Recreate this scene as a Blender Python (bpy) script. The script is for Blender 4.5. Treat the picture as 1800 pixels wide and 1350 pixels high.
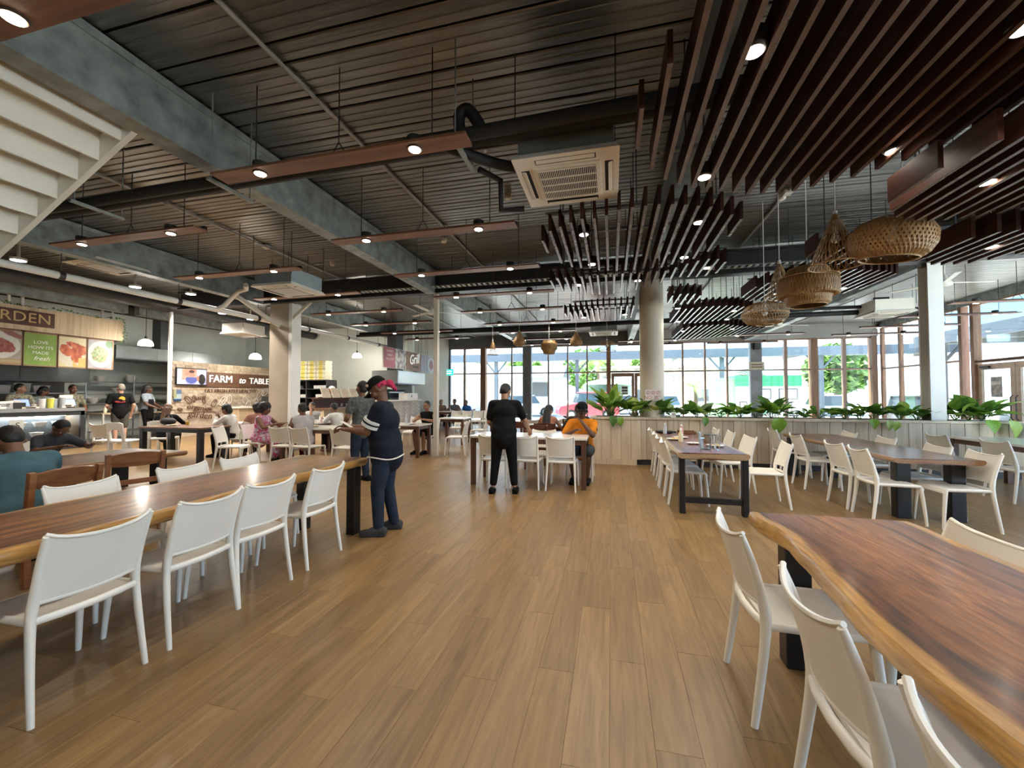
import bpy, bmesh, math, random
from mathutils import Vector, Matrix, Euler, noise
R = math.radians
rnd = random.Random(7)
for o in list(bpy.data.objects): bpy.data.objects.remove(o)
SC = bpy.context.scene
COL = SC.collection

# ------------------------------------------------------------ camera
cd = bpy.data.cameras.new('camera'); cam = bpy.data.objects.new('camera', cd); COL.objects.link(cam)
cd.sensor_fit = 'HORIZONTAL'; cd.sensor_width = 36.0; cd.lens = 715 / 1800 * 36.0
cd.clip_start = 0.05; cd.clip_end = 300
cam.location = (0, 0, 1.5)
cam.rotation_euler = (R(90 + 1.6), 0, R(13.75))
SC.camera = cam

# ------------------------------------------------------------ colour management and sampling helpers
vs = SC.view_settings
vs.view_transform = 'Standard'; vs.look = 'None'; vs.gamma = 1; vs.use_curve_mapping = False
vs.exposure = 0.9
cy = SC.cycles
cy.use_denoising = True
cy.max_bounces = 8; cy.diffuse_bounces = 4; cy.glossy_bounces = 4; cy.transparent_max_bounces = 16; cy.transmission_bounces = 6
cy.sample_clamp_indirect = 6.0; cy.sample_clamp_direct = 30.0
cy.caustics_reflective = False; cy.caustics_refractive = False
cy.blur_glossy = 0.5

# ------------------------------------------------------------ sky and sun
SKY = 3.4
SUN = 21.0
SPOT = 24.0
w = bpy.data.worlds.new('sky'); SC.world = w; w.use_nodes = True
nt = w.node_tree; nt.nodes.clear()
wo = nt.nodes.new('ShaderNodeOutputWorld'); bg = nt.nodes.new('ShaderNodeBackground')
tc = nt.nodes.new('ShaderNodeTexCoord'); sx = nt.nodes.new('ShaderNodeSeparateXYZ'); cr = nt.nodes.new('ShaderNodeValToRGB')
nz = nt.nodes.new('ShaderNodeTexNoise'); nz.inputs['Scale'].default_value = 2.6; nz.inputs['Detail'].default_value = 5
mxc = nt.nodes.new('ShaderNodeMixRGB'); ccr = nt.nodes.new('ShaderNodeValToRGB')
cr.color_ramp.elements[0].position = 0.0; cr.color_ramp.elements[0].color = (0.50, 0.72, 0.95, 1)
cr.color_ramp.elements[1].position = 0.6; cr.color_ramp.elements[1].color = (0.20, 0.42, 0.80, 1)
e = cr.color_ramp.elements.new(0.16); e.color = (0.16, 0.42, 0.80, 1)
ccr.color_ramp.elements[0].position = 0.45; ccr.color_ramp.elements[1].position = 0.68
nt.links.new(tc.outputs['Generated'], sx.inputs[0]); nt.links.new(sx.outputs['Z'], cr.inputs[0])
nt.links.new(tc.outputs['Generated'], nz.inputs['Vector']); nt.links.new(nz.outputs['Fac'], ccr.inputs[0])
nt.links.new(ccr.outputs[0], mxc.inputs[0]); nt.links.new(cr.outputs[0], mxc.inputs[1]); mxc.inputs[2].default_value = (0.95, 0.97, 1, 1)
nt.links.new(mxc.outputs[0], bg.inputs[0]); bg.inputs[1].default_value = SKY
nt.links.new(bg.outputs[0], wo.inputs[0])
sl = bpy.data.lights.new('sun', 'SUN'); sl.energy = SUN; sl.angle = R(0.6); sl.color = (1, 0.96, 0.9)
so = bpy.data.objects.new('sun', sl); COL.objects.link(so); so.rotation_euler = (R(-7), R(-13), 0); so.location = (0, 30, 30)
def portal(name, loc, rot, sx_, sy_):
    l = bpy.data.lights.new(name, 'AREA'); l.shape = 'RECTANGLE'; l.size = sx_; l.size_y = sy_; l.cycles.is_portal = True
    o = bpy.data.objects.new(name, l); COL.objects.link(o); o.location = loc; o.rotation_euler = rot
portal('portal_back', (1.2, 20.3, 2.1), (R(-90), 0, 0), 19.6, 4.0)
portal('portal_side', (10.8, 13.7, 2.2), (0, R(90), 0), 4.2, 13.4)
portal('portal_near', (6.1, 1.0, 2.2), (0, R(90), 0), 4.2, 11.6)

# ------------------------------------------------------------ node material helpers
MATS = {}
def _ramp(nt, stops):
    r = nt.nodes.new('ShaderNodeValToRGB'); el = r.color_ramp.elements
    while len(el) < len(stops): el.new(0.5)
    for e, (p, c) in zip(el, stops): e.position = p; e.color = (*c, 1)
    return r
def new_mat(name):
    m = bpy.data.materials.new(name); m.use_nodes = True
    return m, m.node_tree, m.node_tree.nodes['Principled BSDF']
def mat(name, col, rough=0.5, metal=0.0, var=0.08, scale=6.0, bump=0.0, bscale=40.0, spec=0.5, stretch=None, emit=None, estr=0.0, alpha=None, obj_var=0.0, coat=0.0):
    """principled material whose colour wanders with a noise and, if wanted, per object"""
    if name in MATS: return MATS[name]
    m, nt, b = new_mat(name); N = nt.nodes.new; L = nt.links.new
    tc = N('ShaderNodeTexCoord'); mp = N('ShaderNodeMapping'); L(tc.outputs['Object'], mp.inputs[0])
    if stretch: mp.inputs['Scale'].default_value = stretch
    n = N('ShaderNodeTexNoise'); n.inputs['Scale'].default_value = scale; n.inputs['Detail'].default_value = 4; L(mp.outputs[0], n.inputs['Vector'])
    lo = tuple(max(0, c * (1 - var * 2)) for c in col); hi = tuple(min(1, c * (1 + var * 2)) for c in col)
    r = _ramp(nt, [(0.25, lo), (0.75, hi)]); L(n.outputs['Fac'], r.inputs[0])
    out = r.outputs[0]
    if obj_var:
        oi = N('ShaderNodeObjectInfo'); hs = N('ShaderNodeHueSaturation'); mr = N('ShaderNodeMapRange')
        mr.inputs[3].default_value = 1 - obj_var; mr.inputs[4].default_value = 1 + obj_var
        L(oi.outputs['Random'], mr.inputs[0]); L(mr.outputs[0], hs.inputs['Value']); L(out, hs.inputs['Color']); out = hs.outputs[0]
    L(out, b.inputs['Base Color'])
    b.inputs['Roughness'].default_value = rough; b.inputs['Metallic'].default_value = metal
    b.inputs['Specular IOR Level'].default_value = spec
    if coat: b.inputs['Coat Weight'].default_value = coat; b.inputs['Coat Roughness'].default_value = 0.12
    if bump:
        n2 = N('ShaderNodeTexNoise'); n2.inputs['Scale'].default_value = bscale; L(mp.outputs[0], n2.inputs['Vector'])
        bp = N('ShaderNodeBump'); bp.inputs['Strength'].default_value = bump; bp.inputs['Distance'].default_value = 0.01
        L(n2.outputs['Fac'], bp.inputs['Height']); L(bp.outputs[0], b.inputs['Normal'])
    if emit: b.inputs['Emission Color'].default_value = (*emit, 1); b.inputs['Emission Strength'].default_value = estr
    MATS[name] = m
    return m
def wood(name, dark, mid, light, rough=0.35, scale=1.0, axis=1, per_object=True, coat=0.0, bump=0.08, lo=0.28, hi=0.75):
    """long grain along the given object axis, offset per object and per loose piece"""
    if name in MATS: return MATS[name]
    m, nt, b = new_mat(name); N = nt.nodes.new; L = nt.links.new
    tc = N('ShaderNodeTexCoord'); mp = N('ShaderNodeMapping')
    s = [11.0 * scale] * 3; s[axis] = 0.8 * scale; mp.inputs['Scale'].default_value = s
    L(tc.outputs['Object'], mp.inputs[0]); vec = mp.outputs[0]
    oi = N('ShaderNodeObjectInfo'); ge = N('ShaderNodeNewGeometry'); ad = N('ShaderNodeMath'); ad.operation = 'ADD'
    L(oi.outputs['Random'], ad.inputs[0]); L(ge.outputs['Random Per Island'], ad.inputs[1])
    fr = N('ShaderNodeMath'); fr.operation = 'FRACT'; L(ad.outputs[0], fr.inputs[0])
    if per_object:
        mu = N('ShaderNodeMath'); mu.operation = 'MULTIPLY'; mu.inputs[1].default_value = 37.0; L(fr.outputs[0], mu.inputs[0])
        va = N('ShaderNodeVectorMath'); va.operation = 'ADD'; L(vec, va.inputs[0]); L(mu.outputs[0], va.inputs[1]); vec = va.outputs[0]
    n = N('ShaderNodeTexNoise'); n.inputs['Scale'].default_value = 1.0; n.inputs['Detail'].default_value = 7; n.inputs['Roughness'].default_value = 0.62; n.inputs['Distortion'].default_value = 0.9
    L(vec, n.inputs['Vector'])
    r = _ramp(nt, [(lo, dark), (0.5, mid), (hi, light)]); L(n.outputs['Fac'], r.inputs[0])
    hs = N('ShaderNodeHueSaturation'); mr = N('ShaderNodeMapRange'); mr.inputs[3].default_value = 0.86; mr.inputs[4].default_value = 1.12
    L(fr.outputs[0], mr.inputs[0]); L(mr.outputs[0], hs.inputs['Value']); L(r.outputs[0], hs.inputs['Color'])
    L(hs.outputs[0], b.inputs['Base Color'])
    b.inputs['Roughness'].default_value = rough
    if coat: b.inputs['Coat Weight'].default_value = coat; b.inputs['Coat Roughness'].default_value = 0.1
    if bump:
        bp = N('ShaderNodeBump'); bp.inputs['Strength'].default_value = bump; bp.inputs['Distance'].default_value = 0.004
        L(n.outputs['Fac'], bp.inputs['Height']); L(bp.outputs[0], b.inputs['Normal'])
    MATS[name] = m
    return m
def glow(name, col, strength):
    if name in MATS: return MATS[name]
    m, nt, b = new_mat(name)
    b.inputs['Base Color'].default_value = (*col, 1); b.inputs['Emission Color'].default_value = (*col, 1); b.inputs['Emission Strength'].default_value = strength
    MATS[name] = m; return m
def glass(name, tint=(0.93, 0.97, 0.96), gloss=0.07):
    if name in MATS: return MATS[name]
    m = bpy.data.materials.new(name); m.use_nodes = True; nt = m.node_tree; nt.nodes.clear(); N = nt.nodes.new; L = nt.links.new
    o = N('ShaderNodeOutputMaterial'); t = N('ShaderNodeBsdfTransparent'); g = N('ShaderNodeBsdfGlossy'); x = N('ShaderNodeMixShader'); f = N('ShaderNodeFresnel')
    t.inputs[0].default_value = (*tint, 1); g.inputs['Roughness'].default_value = 0.03; f.inputs[0].default_value = 1.35
    mm = N('ShaderNodeMath'); mm.operation = 'MINIMUM'; mm.inputs[1].default_value = 0.5; L(f.outputs[0], mm.inputs[0])
    L(mm.outputs[0], x.inputs[0]); L(t.outputs[0], x.inputs[1]); L(g.outputs[0], x.inputs[2]); L(x.outputs[0], o.inputs[0])
    MATS[name] = m; return m
def printed(name='printed', rough=0.45, emit=0.0):
    """flat print: colours carried by the colour attribute of the panel"""
    if name in MATS: return MATS[name]
    m, nt, b = new_mat(name); a = nt.nodes.new('ShaderNodeVertexColor'); a.layer_name = 'ink'
    nt.links.new(a.outputs[0], b.inputs['Base Color']); b.inputs['Roughness'].default_value = rough
    if emit: nt.links.new(a.outputs[0], b.inputs['Emission Color']); b.inputs['Emission Strength'].default_value = emit
    MATS[name] = m; return m

# ------------------------------------------------------------ mesh builder
class MB:
    def __init__(s): s.v = []; s.f = []; s.m = []; s.mi = 0
    def add(s, vs, fs):
        k = len(s.v); s.v += [tuple(v) for v in vs]; s.f += [tuple(i + k for i in f) for f in fs]; s.m += [s.mi] * len(fs); return s
    def box(s, c, size, rot=None, top=None):
        """box centred on c; top = (sx, sy) scale of the upper face"""
        hx, hy, hz = size[0] / 2, size[1] / 2, size[2] / 2; tx, ty = top or (1, 1)
        vs = [Vector((x * hx * (tx if z > 0 else 1), y * hy * (ty if z > 0 else 1), z * hz)) for z in (-1, 1) for x, y in ((-1, -1), (1, -1), (1, 1), (-1, 1))]
        if rot is not None:
            M = Euler(rot).to_matrix() if not isinstance(rot, Matrix) else rot; vs = [M @ v for v in vs]
        c = Vector(c)
        return s.add([v + c for v in vs], [(3, 2, 1, 0), (4, 5, 6, 7), (0, 1, 5, 4), (1, 2, 6, 5), (2, 3, 7, 6), (3, 0, 4, 7)])
    def b2(s, lo, hi):
        return s.box([(a + b) / 2 for a, b in zip(lo, hi)], [abs(b - a) for a, b in zip(lo, hi)])
    def bar(s, p0, p1, wx, wy, up=(0, 0, 1)):
        """rectangular bar between two points"""
        p0, p1 = Vector(p0), Vector(p1); d = (p1 - p0).normalized(); u = Vector(up)
        if abs(d.dot(u)) > 0.98: u = Vector((0, 1, 0))
        a = d.cross(u).normalized(); b = a.cross(d)
        q = [(-1, -1), (1, -1), (1, 1), (-1, 1)]
        return s.add([p + a * (x * wx / 2) + b * (y * wy / 2) for p in (p0, p1) for x, y in q], [(0, 1, 2, 3), (7, 6, 5, 4), (0, 4, 5, 1), (1, 5, 6, 2), (2, 6, 7, 3), (3, 7, 4, 0)])
    def tube(s, pts, rad, n=8, caps=True, flat=None):
        """tube along points with a radius (or list); flat = (sx, sy) section scale"""
        pts = [Vector(p) for p in pts]; k = len(pts)
        rads = list(rad) if isinstance(rad, (list, tuple)) else [rad] * k
        fx, fy = flat or (1, 1); vs = []; fs = []; pa = None
        for i, p in enumerate(pts):
            d = (pts[min(i + 1, k - 1)] - pts[max(i - 1, 0)])
            d = d.normalized() if d.length > 1e-9 else Vector((0, 0, 1))
            if pa is None:
                u = Vector((0, 1, 0)) if abs(d.z) > 0.8 else Vector((0, 0, 1)); a = d.cross(u).normalized()
            else: a = (pa - d * pa.dot(d)).normalized()
            pa = a; b = a.cross(d)
            for j in range(n):
                t = 2 * math.pi * j / n; vs.append(p + a * (math.cos(t) * rads[i] * fx) + b * (math.sin(t) * rads[i] * fy))
        for i in range(k - 1):
            for j in range(n):
                fs.append((i * n + j, i * n + (j + 1) % n, (i + 1) * n + (j + 1) % n, (i + 1) * n + j))
        if caps: fs.append(tuple(range(n - 1, -1, -1))); fs.append(tuple((k - 1) * n + j for j in range(n)))
        return s.add(vs, fs)
    def lathe(s, prof, n=16, c=(0, 0, 0), close=False):
        """profile [(r, z)] turned about z"""
        vs = []; fs = []; k = len(prof)
        for r, z in prof:
            for j in range(n):
                t = 2 * math.pi * j / n; vs.append((c[0] + r * math.cos(t), c[1] + r * math.sin(t), c[2] + z))
        for i in range(k - 1):
            for j in range(n): fs.append((i * n + j, i * n + (j + 1) % n, (i + 1) * n + (j + 1) % n, (i + 1) * n + j))
        if prof[0][0] > 1e-4: fs.append(tuple(range(n - 1, -1, -1)))
        if prof[-1][0] > 1e-4 and not close: fs.append(tuple((k - 1) * n + j for j in range(n)))
        return s.add(vs, fs)
    def shell(s, prof, n=16, c=(0, 0, 0)):
        """open profile turned about z, no caps"""
        vs = []; fs = []; k = len(prof)
        for r, z in prof:
            for j in range(n):
                t = 2 * math.pi * j / n; vs.append((c[0] + r * math.cos(t), c[1] + r * math.sin(t), c[2] + z))
        for i in range(k - 1):
            for j in range(n): fs.append((i * n + j, i * n + (j + 1) % n, (i + 1) * n + (j + 1) % n, (i + 1) * n + j))
        return s.add(vs, fs)
    def ball(s, c, r, n=10, m=7, rot=None):
        rx, ry, rz = r if isinstance(r, (tuple, list)) else (r, r, r); c = Vector(c); vs = []; fs = []
        M = (Euler(rot).to_matrix() if not isinstance(rot, Matrix) else rot) if rot is not None else None
        for i in range(1, m):
            ph = math.pi * i / m
            for j in range(n):
                t = 2 * math.pi * j / n; v = Vector((rx * math.sin(ph) * math.cos(t), ry * math.sin(ph) * math.sin(t), -rz * math.cos(ph)))
                vs.append(c + (M @ v if M else v))
        z = Vector((0, 0, rz)); z = M @ z if M else z
        vs.append(c - z); vs.append(c + z); a = len(vs) - 2
        for i in range(m - 2):
            for j in range(n): fs.append((i * n + j, i * n + (j + 1) % n, (i + 1) * n + (j + 1) % n, (i + 1) * n + j))
        for j in range(n): fs.append((a, (j + 1) % n, j)); fs.append((a + 1, (m - 2) * n + j, (m - 2) * n + (j + 1) % n))
        return s.add(vs, fs)
    def capsule(s, p0, p1, r0, r1, n=12):
        p0, p1 = Vector(p0), Vector(p1); s.ball(p0, r0, n, 8); s.ball(p1, r1, n, 8)
        if (p1 - p0).length > 1e-4: s.tube([p0, p1], [r0, r1], n)
        return s
    def prism(s, poly, z0, z1):
        """poly [(x, y)] counter-clockwise, extruded in z"""
        n = len(poly)
        return s.add([(x, y, z0) for x, y in poly] + [(x, y, z1) for x, y in poly],
                     [tuple(range(n - 1, -1, -1)), tuple(range(n, 2 * n))] + [(i, (i + 1) % n, n + (i + 1) % n, n + i) for i in range(n)])
    def grid(s, fn, nu, nv, thick=0.0, nrm=None):
        """surface fn(u, v) for u, v in 0..1; with thick a closed sheet offset along nrm(u, v)"""
        P = [[Vector(fn(i / nu, j / nv)) for j in range(nv + 1)] for i in range(nu + 1)]
        vs = [p for row in P for p in row]; W = nv + 1; fs = []
        for i in range(nu):
            for j in range(nv): fs.append((i * W + j, (i + 1) * W + j, (i + 1) * W + j + 1, i * W + j + 1))
        if thick:
            def N(i, j):
                if nrm: return Vector(nrm(i / nu, j / nv))
                a = P[min(i + 1, nu)][j] - P[max(i - 1, 0)][j]; b = P[i][min(j + 1, nv)] - P[i][max(j - 1, 0)]; return a.cross(b).normalized()
            k = len(vs); vs = vs + [P[i][j] - N(i, j) * thick for i in range(nu + 1) for j in range(nv + 1)]
            fs += [tuple(reversed([q + k for q in f])) for f in fs]
            for i in range(nu):
                fs.append((i * W, i * W + k, (i + 1) * W + k, (i + 1) * W)); a = i * W + nv; b = (i + 1) * W + nv; fs.append((b, b + k, a + k, a))
            for j in range(nv):
                fs.append((j + 1, j + 1 + k, j + k, j)); a = nu * W + j; fs.append((a, a + k, a + 1 + k, a + 1))
        return s.add(vs, fs)
    def mesh(s, name, mats=None, smooth=False):
        me = bpy.data.meshes.new(name); me.from_pydata(s.v, [], s.f); me.update()
        for m in (mats if isinstance(mats, (list, tuple)) else [mats] if mats else []): me.materials.append(m)
        if any(s.m): me.polygons.foreach_set('material_index', s.m)
        if smooth:
            me.polygons.foreach_set('use_smooth', [True] * len(me.polygons))
            if smooth != 'all': me.set_sharp_from_angle(angle=R(smooth if smooth is not True else 40))
        return me
    def build(s, name, mats=None, parent=None, smooth=False, loc=None, rot=None, bevel=0.0):
        o = bpy.data.objects.new(name, s.mesh(name, mats, smooth)); COL.objects.link(o)
        if parent: o.parent = parent
        if loc is not None: o.location = loc
        if rot is not None: o.rotation_euler = rot
        if bevel:
            md = o.modifiers.new('edge', 'BEVEL'); md.width = bevel; md.segments = 2; md.limit_method = 'ANGLE'
        return o
def put(name, me, parent=None, loc=(0, 0, 0), rot=(0, 0, 0)):
    o = bpy.data.objects.new(name, me); COL.objects.link(o); o.parent = parent; o.location = loc; o.rotation_euler = rot; return o
def tag(o, label=None, cat=None, group=None, kind=None):
    if label: o['label'] = label
    if cat: o['category'] = cat
    if group: o['group'] = group
    if kind: o['kind'] = kind
    return o
def thing(name, label, cat, loc=(0, 0, 0), rz=0.0, group=None):
    o = bpy.data.objects.new(name, None); o.empty_display_size = 0.1; COL.objects.link(o)
    o.location = loc; o.rotation_euler = (0, 0, rz); return tag(o, label, cat, group)
def struct(o): o['kind'] = 'structure'; return o
def smesh(name, mb, m, parent=None, **k): o = mb.build(name, m, parent, **k); o['kind'] = 'structure'; return o
def copy_tree(o, parent=None, first=True):
    c = o.copy(); COL.objects.link(c)
    if not first: c.parent = parent
    for ch in o.children: copy_tree(ch, c, False)
    return c
def place(proto, used, loc, rz, label, group=None):
    """the first call moves the prototype itself, later ones a copy of it and its parts"""
    o = copy_tree(proto) if used else proto
    o.location = loc; o.rotation_euler = (0, 0, rz); o['label'] = label
    if group: o['group'] = group
    return o
def spline(pts, k=6):
    """Catmull-Rom through points"""
    P = [Vector(p) for p in pts]; out = []
    for i in range(len(P) - 1):
        p0 = P[max(i - 1, 0)]; p1 = P[i]; p2 = P[i + 1]; p3 = P[min(i + 2, len(P) - 1)]
        for j in range(k):
            t = j / k; out.append(0.5 * ((2 * p1) + (p2 - p0) * t + (2 * p0 - 5 * p1 + 4 * p2 - p3) * t * t + (3 * p1 - p0 - 3 * p2 + p3) * t ** 3))
    out.append(P[-1]); return out
def text_mesh(name, s, size, depth, m, parent, loc, rot, align='CENTER', shear=0.0, sx=1.0, spacing=1.0):
    c = bpy.data.curves.new(name, 'FONT'); c.body = s; c.size = size; c.extrude = depth; c.align_x = align; c.align_y = 'CENTER'; c.shear = shear; c.space_character = spacing; c.resolution_u = 3
    o = bpy.data.objects.new(name, c); COL.objects.link(o)
    dg = bpy.context.evaluated_depsgraph_get(); me = bpy.data.meshes.new_from_object(o.evaluated_get(dg)); bpy.data.objects.remove(o)
    me.materials.clear(); me.materials.append(m); me.name = name
    for v in me.vertices: v.co.x *= sx
    return put(name, me, parent, loc, rot)
def print_panel(name, wd, ht, fn, res, m, parent, loc, rot, thick=0.012):
    """flat printed panel in its own xy plane; fn(u, v) gives the ink colour"""
    nu = res; nv = max(2, int(res * ht / wd)); mb = MB()
    mb.grid(lambda u, v: ((u - .5) * wd, (v - .5) * ht, 0), nu, nv, thick)
    o = mb.build(name, m, parent, loc=loc, rot=rot); me = o.data
    a = me.color_attributes.new('ink', 'FLOAT_COLOR', 'POINT')
    for i, v in enumerate(me.vertices):
        c = fn(v.co.x / wd + .5, v.co.y / ht + .5); a.data[i].color = (*[q * .68 for q in c], 1)
    return o
# ============================================================ materials shared by the building
M_floor = wood('vinyl_plank', (0.105, 0.060, 0.024), (0.235, 0.139, 0.054), (0.35, 0.220, 0.094), rough=0.34, scale=2.3, axis=1, bump=0.02, lo=0.16, hi=0.86)
M_ceil = mat('galvanised_deck', (0.22, 0.215, 0.20), 0.33, 0.85, 0.16, 3.0, bump=0.25, bscale=22, stretch=(0.25, 3.2, 1))
M_galv = mat('galvanised_beam', (0.27, 0.30, 0.29), 0.45, 0.35, 0.22, 5.0, bump=0.05, bscale=60)
M_dark = mat('dark_steel', (0.05, 0.05, 0.052), 0.45, 0.4, 0.1, 5)
M_black = mat('black_foam', (0.012, 0.012, 0.013), 0.7, 0, 0.1, 8)
M_cream = mat('cream_paint', (0.66, 0.60, 0.50), 0.45, 0, 0.03, 3)
M_white = mat('white_paint', (0.80, 0.78, 0.73), 0.45, 0, 0.02, 3)
M_wallg = mat('sage_wall', (0.70, 0.735, 0.68), 0.75, 0, 0.03, 1.5)
M_walld = mat('charcoal_wall', (0.10, 0.105, 0.11), 0.6, 0, 0.06, 2)
M_tim = wood('stained_fin', (0.16, 0.075, 0.035), (0.26, 0.13, 0.065), (0.36, 0.19, 0.10), 0.5, 1.4, axis=2)
M_mull = mat('brown_frame', (0.34, 0.21, 0.145), 0.45, 0, 0.08, 4)
M_glass = glass('window_glass')
M_galvd = mat('grey_steel_column', (0.20, 0.20, 0.195), 0.5, 0.3, 0.12, 4)

# ============================================================ floor of vinyl planks
fl = smesh('floor', MB().b2((-17.5, -5, -.11), (6.4, 20.5, -.01)).b2((6.4, 6.8, -.11), (11.1, 20.5, -.01)), M_dark)
PW, PL = 0.19, 1.28
near, far = [], []
row = 0; x = -17.5
while x < 11.0:
    y = -5 - (row * 0.437 % 1.0) * PL
    while y < 20.5:
        y0, y1 = max(y, -5), min(y + PL, 20.5)
        if y1 - y0 > 0.02 and not (x + PW > 6.45 and y0 < 6.8):
            cx, cyy = x + PW / 2, (y0 + y1) / 2; dep = cyy * 0.971 - cx * 0.238; side = cx * 0.971 + cyy * 0.238
            seen = dep > 1.0 and abs(side) < dep * 1.3 + 0.3
            (near if seen and y1 - y0 > PL * 0.99 else far).append((dep, cx, cyy, y1 - y0))
        y += PL
    x += PW; row += 1
near.sort()
far += near[300:]; near = near[:300]
def plank_mb(c, ln):
    g = 0.0003; b = 0.0009; hx, hy = PW / 2 - g, ln / 2 - g; cx, cy_ = c
    return [(cx - hx, cy_ - hy, -0.012), (cx + hx, cy_ - hy, -0.012), (cx + hx, cy_ + hy, -0.012), (cx - hx, cy_ + hy, -0.012),
            (cx - hx, cy_ - hy, -b), (cx + hx, cy_ - hy, -b), (cx + hx, cy_ + hy, -b), (cx - hx, cy_ + hy, -b),
            (cx - hx + b, cy_ - hy + b, 0), (cx + hx - b, cy_ - hy + b, 0), (cx + hx - b, cy_ + hy - b, 0), (cx - hx + b, cy_ + hy - b, 0)]
PF = [(0, 1, 5, 4), (1, 2, 6, 5), (2, 3, 7, 6), (3, 0, 4, 7), (4, 5, 9, 8), (5, 6, 10, 9), (6, 7, 11, 10), (7, 4, 8, 11), (8, 9, 10, 11)]
pm = MB().add(plank_mb((0, 0), PL), PF).mesh('plank', M_floor)
for d, cx, cyy, ln in near: put('plank', pm, fl, (cx, cyy, 0))
mb = MB()
for d, cx, cyy, ln in far: mb.add(plank_mb((cx, cyy), ln), PF)
tag(mb.build('planking', M_floor, fl), kind='stuff')

# ============================================================ ceiling of metal deck panels with open seams
CZ = 4.6
ce = smesh('ceiling', MB().b2((-17.6, -5.1, CZ + .1), (6.5, 20.6, CZ + .16)).b2((6.5, 6.7, CZ + .1), (11.2, 20.6, CZ + .16)), M_black)
y = -5.0; k = 0
dk = {}
for wd in (0.425, 0.21):
    mb = MB(); hw = wd / 2 - 0.011
    prof = [(-hw, 0.05), (-hw, 0.008), (-hw + 0.012, 0.0)]
    nr = 4 if wd > 0.3 else 2
    for j in range(1, nr):
        c = -hw + 2 * hw * j / nr; prof += [(c - 0.016, 0), (c - 0.010, 0.007), (c + 0.010, 0.007), (c + 0.016, 0)]
    prof += [(hw - 0.012, 0), (hw, 0.008), (hw, 0.05)]
    n = len(prof)
    for xe in (11.0, 6.4): mb = MB(); mb.add([(-17.5, p, z) for p, z in prof] + [(xe, p, z) for p, z in prof], [(i + 1, i, n + i, n + i + 1) for i in range(n - 1)]); dk[wd, xe] = mb.mesh('deck_panel', M_ceil)
y = 2.47 - 0.635 * 12
while y < 20.4:
    for wd in (0.425, 0.21):
        if y + wd < 20.6 and y > -5.3: put('panel', dk[wd, 11.0 if y > 6.6 else 6.4], ce, (0, y + wd / 2, CZ))
        y += wd

# ============================================================ walls
smesh('wall_kitchen', MB().box((-17.6, 5.6, 2.35), (0.2, 21.6, 4.7)), M_wallg)
smesh('wall_alcove', MB().box((-13.05, 16.4, 2.35), (9.1, 0.2, 4.7)), M_wallg)
smesh('wall_return', MB().box((-8.6, 18.5, 2.35), (0.2, 4.0, 4.7)), mat('tan_wall', (0.42, 0.39, 0.31), 0.7, 0, 0.04, 2))
smesh('wall_front', MB().b2((-17.6, -5.2, 0), (6.4, -5.0, 4.7)), M_cream)
smesh('wall_header_back', MB().box((-3.2, 20.55, 4.33), (10.8, 0.3, 0.62)), mat('fascia', (0.17, 0.17, 0.165), 0.6, 0.2, 0.08, 3))
smesh('wall_header_pale', MB().box((6.6, 20.55, 4.33), (8.8, 0.3, 0.62)), mat('fascia_pale', (0.50, 0.49, 0.46), 0.6, 0, 0.04, 3))
smesh('wall_header_side', MB().b2((11.0, 6.8, 4.35), (11.24, 20.5, 4.65)).b2((6.3, 6.72, 4.35), (11.0, 6.9, 4.65)).b2((6.3, -5.0, 4.35), (6.5, 6.72, 4.65)), M_galv)
smesh('baseboard_back', MB().box((1.2, 20.52, 0.05), (19.6, 0.16, 0.1)), M_dark)

# ============================================================ beams, girder, columns
def ibeam(name, x, y0, y1):
    mb = MB()
    mb.b2((x - 0.1, y0, 4.02), (x + 0.1, y1, 4.5)); mb.b2((x - 0.115, y0, 4.0), (x + 0.115, y1, 4.02)); mb.b2((x - 0.115, y0, 4.5), (x + 0.115, y1, 4.58))
    smesh(name, mb, M_galv)
for x in (-14.4, -9.4, -4.3, 0.87, 5.97):
    ibeam('beam', x, -4.95, 9.2); ibeam('beam', x, 9.5, 20.35 if x > -9 else 16.25)
mb = MB(); mb.b2((-12.4, 9.22, 4.03), (10.95, 9.46, 4.06)); mb.b2((-12.4, 9.32, 4.06), (10.95, 9.36, 4.5)); mb.b2((-12.4, 9.22, 4.5), (10.95, 9.46, 4.54))
smesh('beam_girder', mb, M_dark)
ct = thing('cable_tray', 'long ladder cable tray running along the dark girder', 'cable tray', (0, 9.12, 4.10))
mb = MB(); mb.b2((-8.4, -0.005, 0), (10.8, 0.005, 0.02)); mb.b2((-8.4, -0.195, 0), (10.8, -0.185, 0.02)); mb.build('side_rail', M_galv, ct)
mb = MB(); x = -8.35
while x < 10.8: mb.b2((x, -0.19, 0.0), (x + 0.05, 0, 0.02)); x += 0.13
tag(mb.build('rung', mat('tray_rung', (0.62, 0.61, 0.58), 0.4, 0.3), ct), kind='stuff')
mb = MB()
for x in range(-8, 11, 2): mb.tube([(x, -0.1, 0), (x, -0.1, 0.48)], 0.006, 5)
mb.build('hanger', M_dark, ct)

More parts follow.
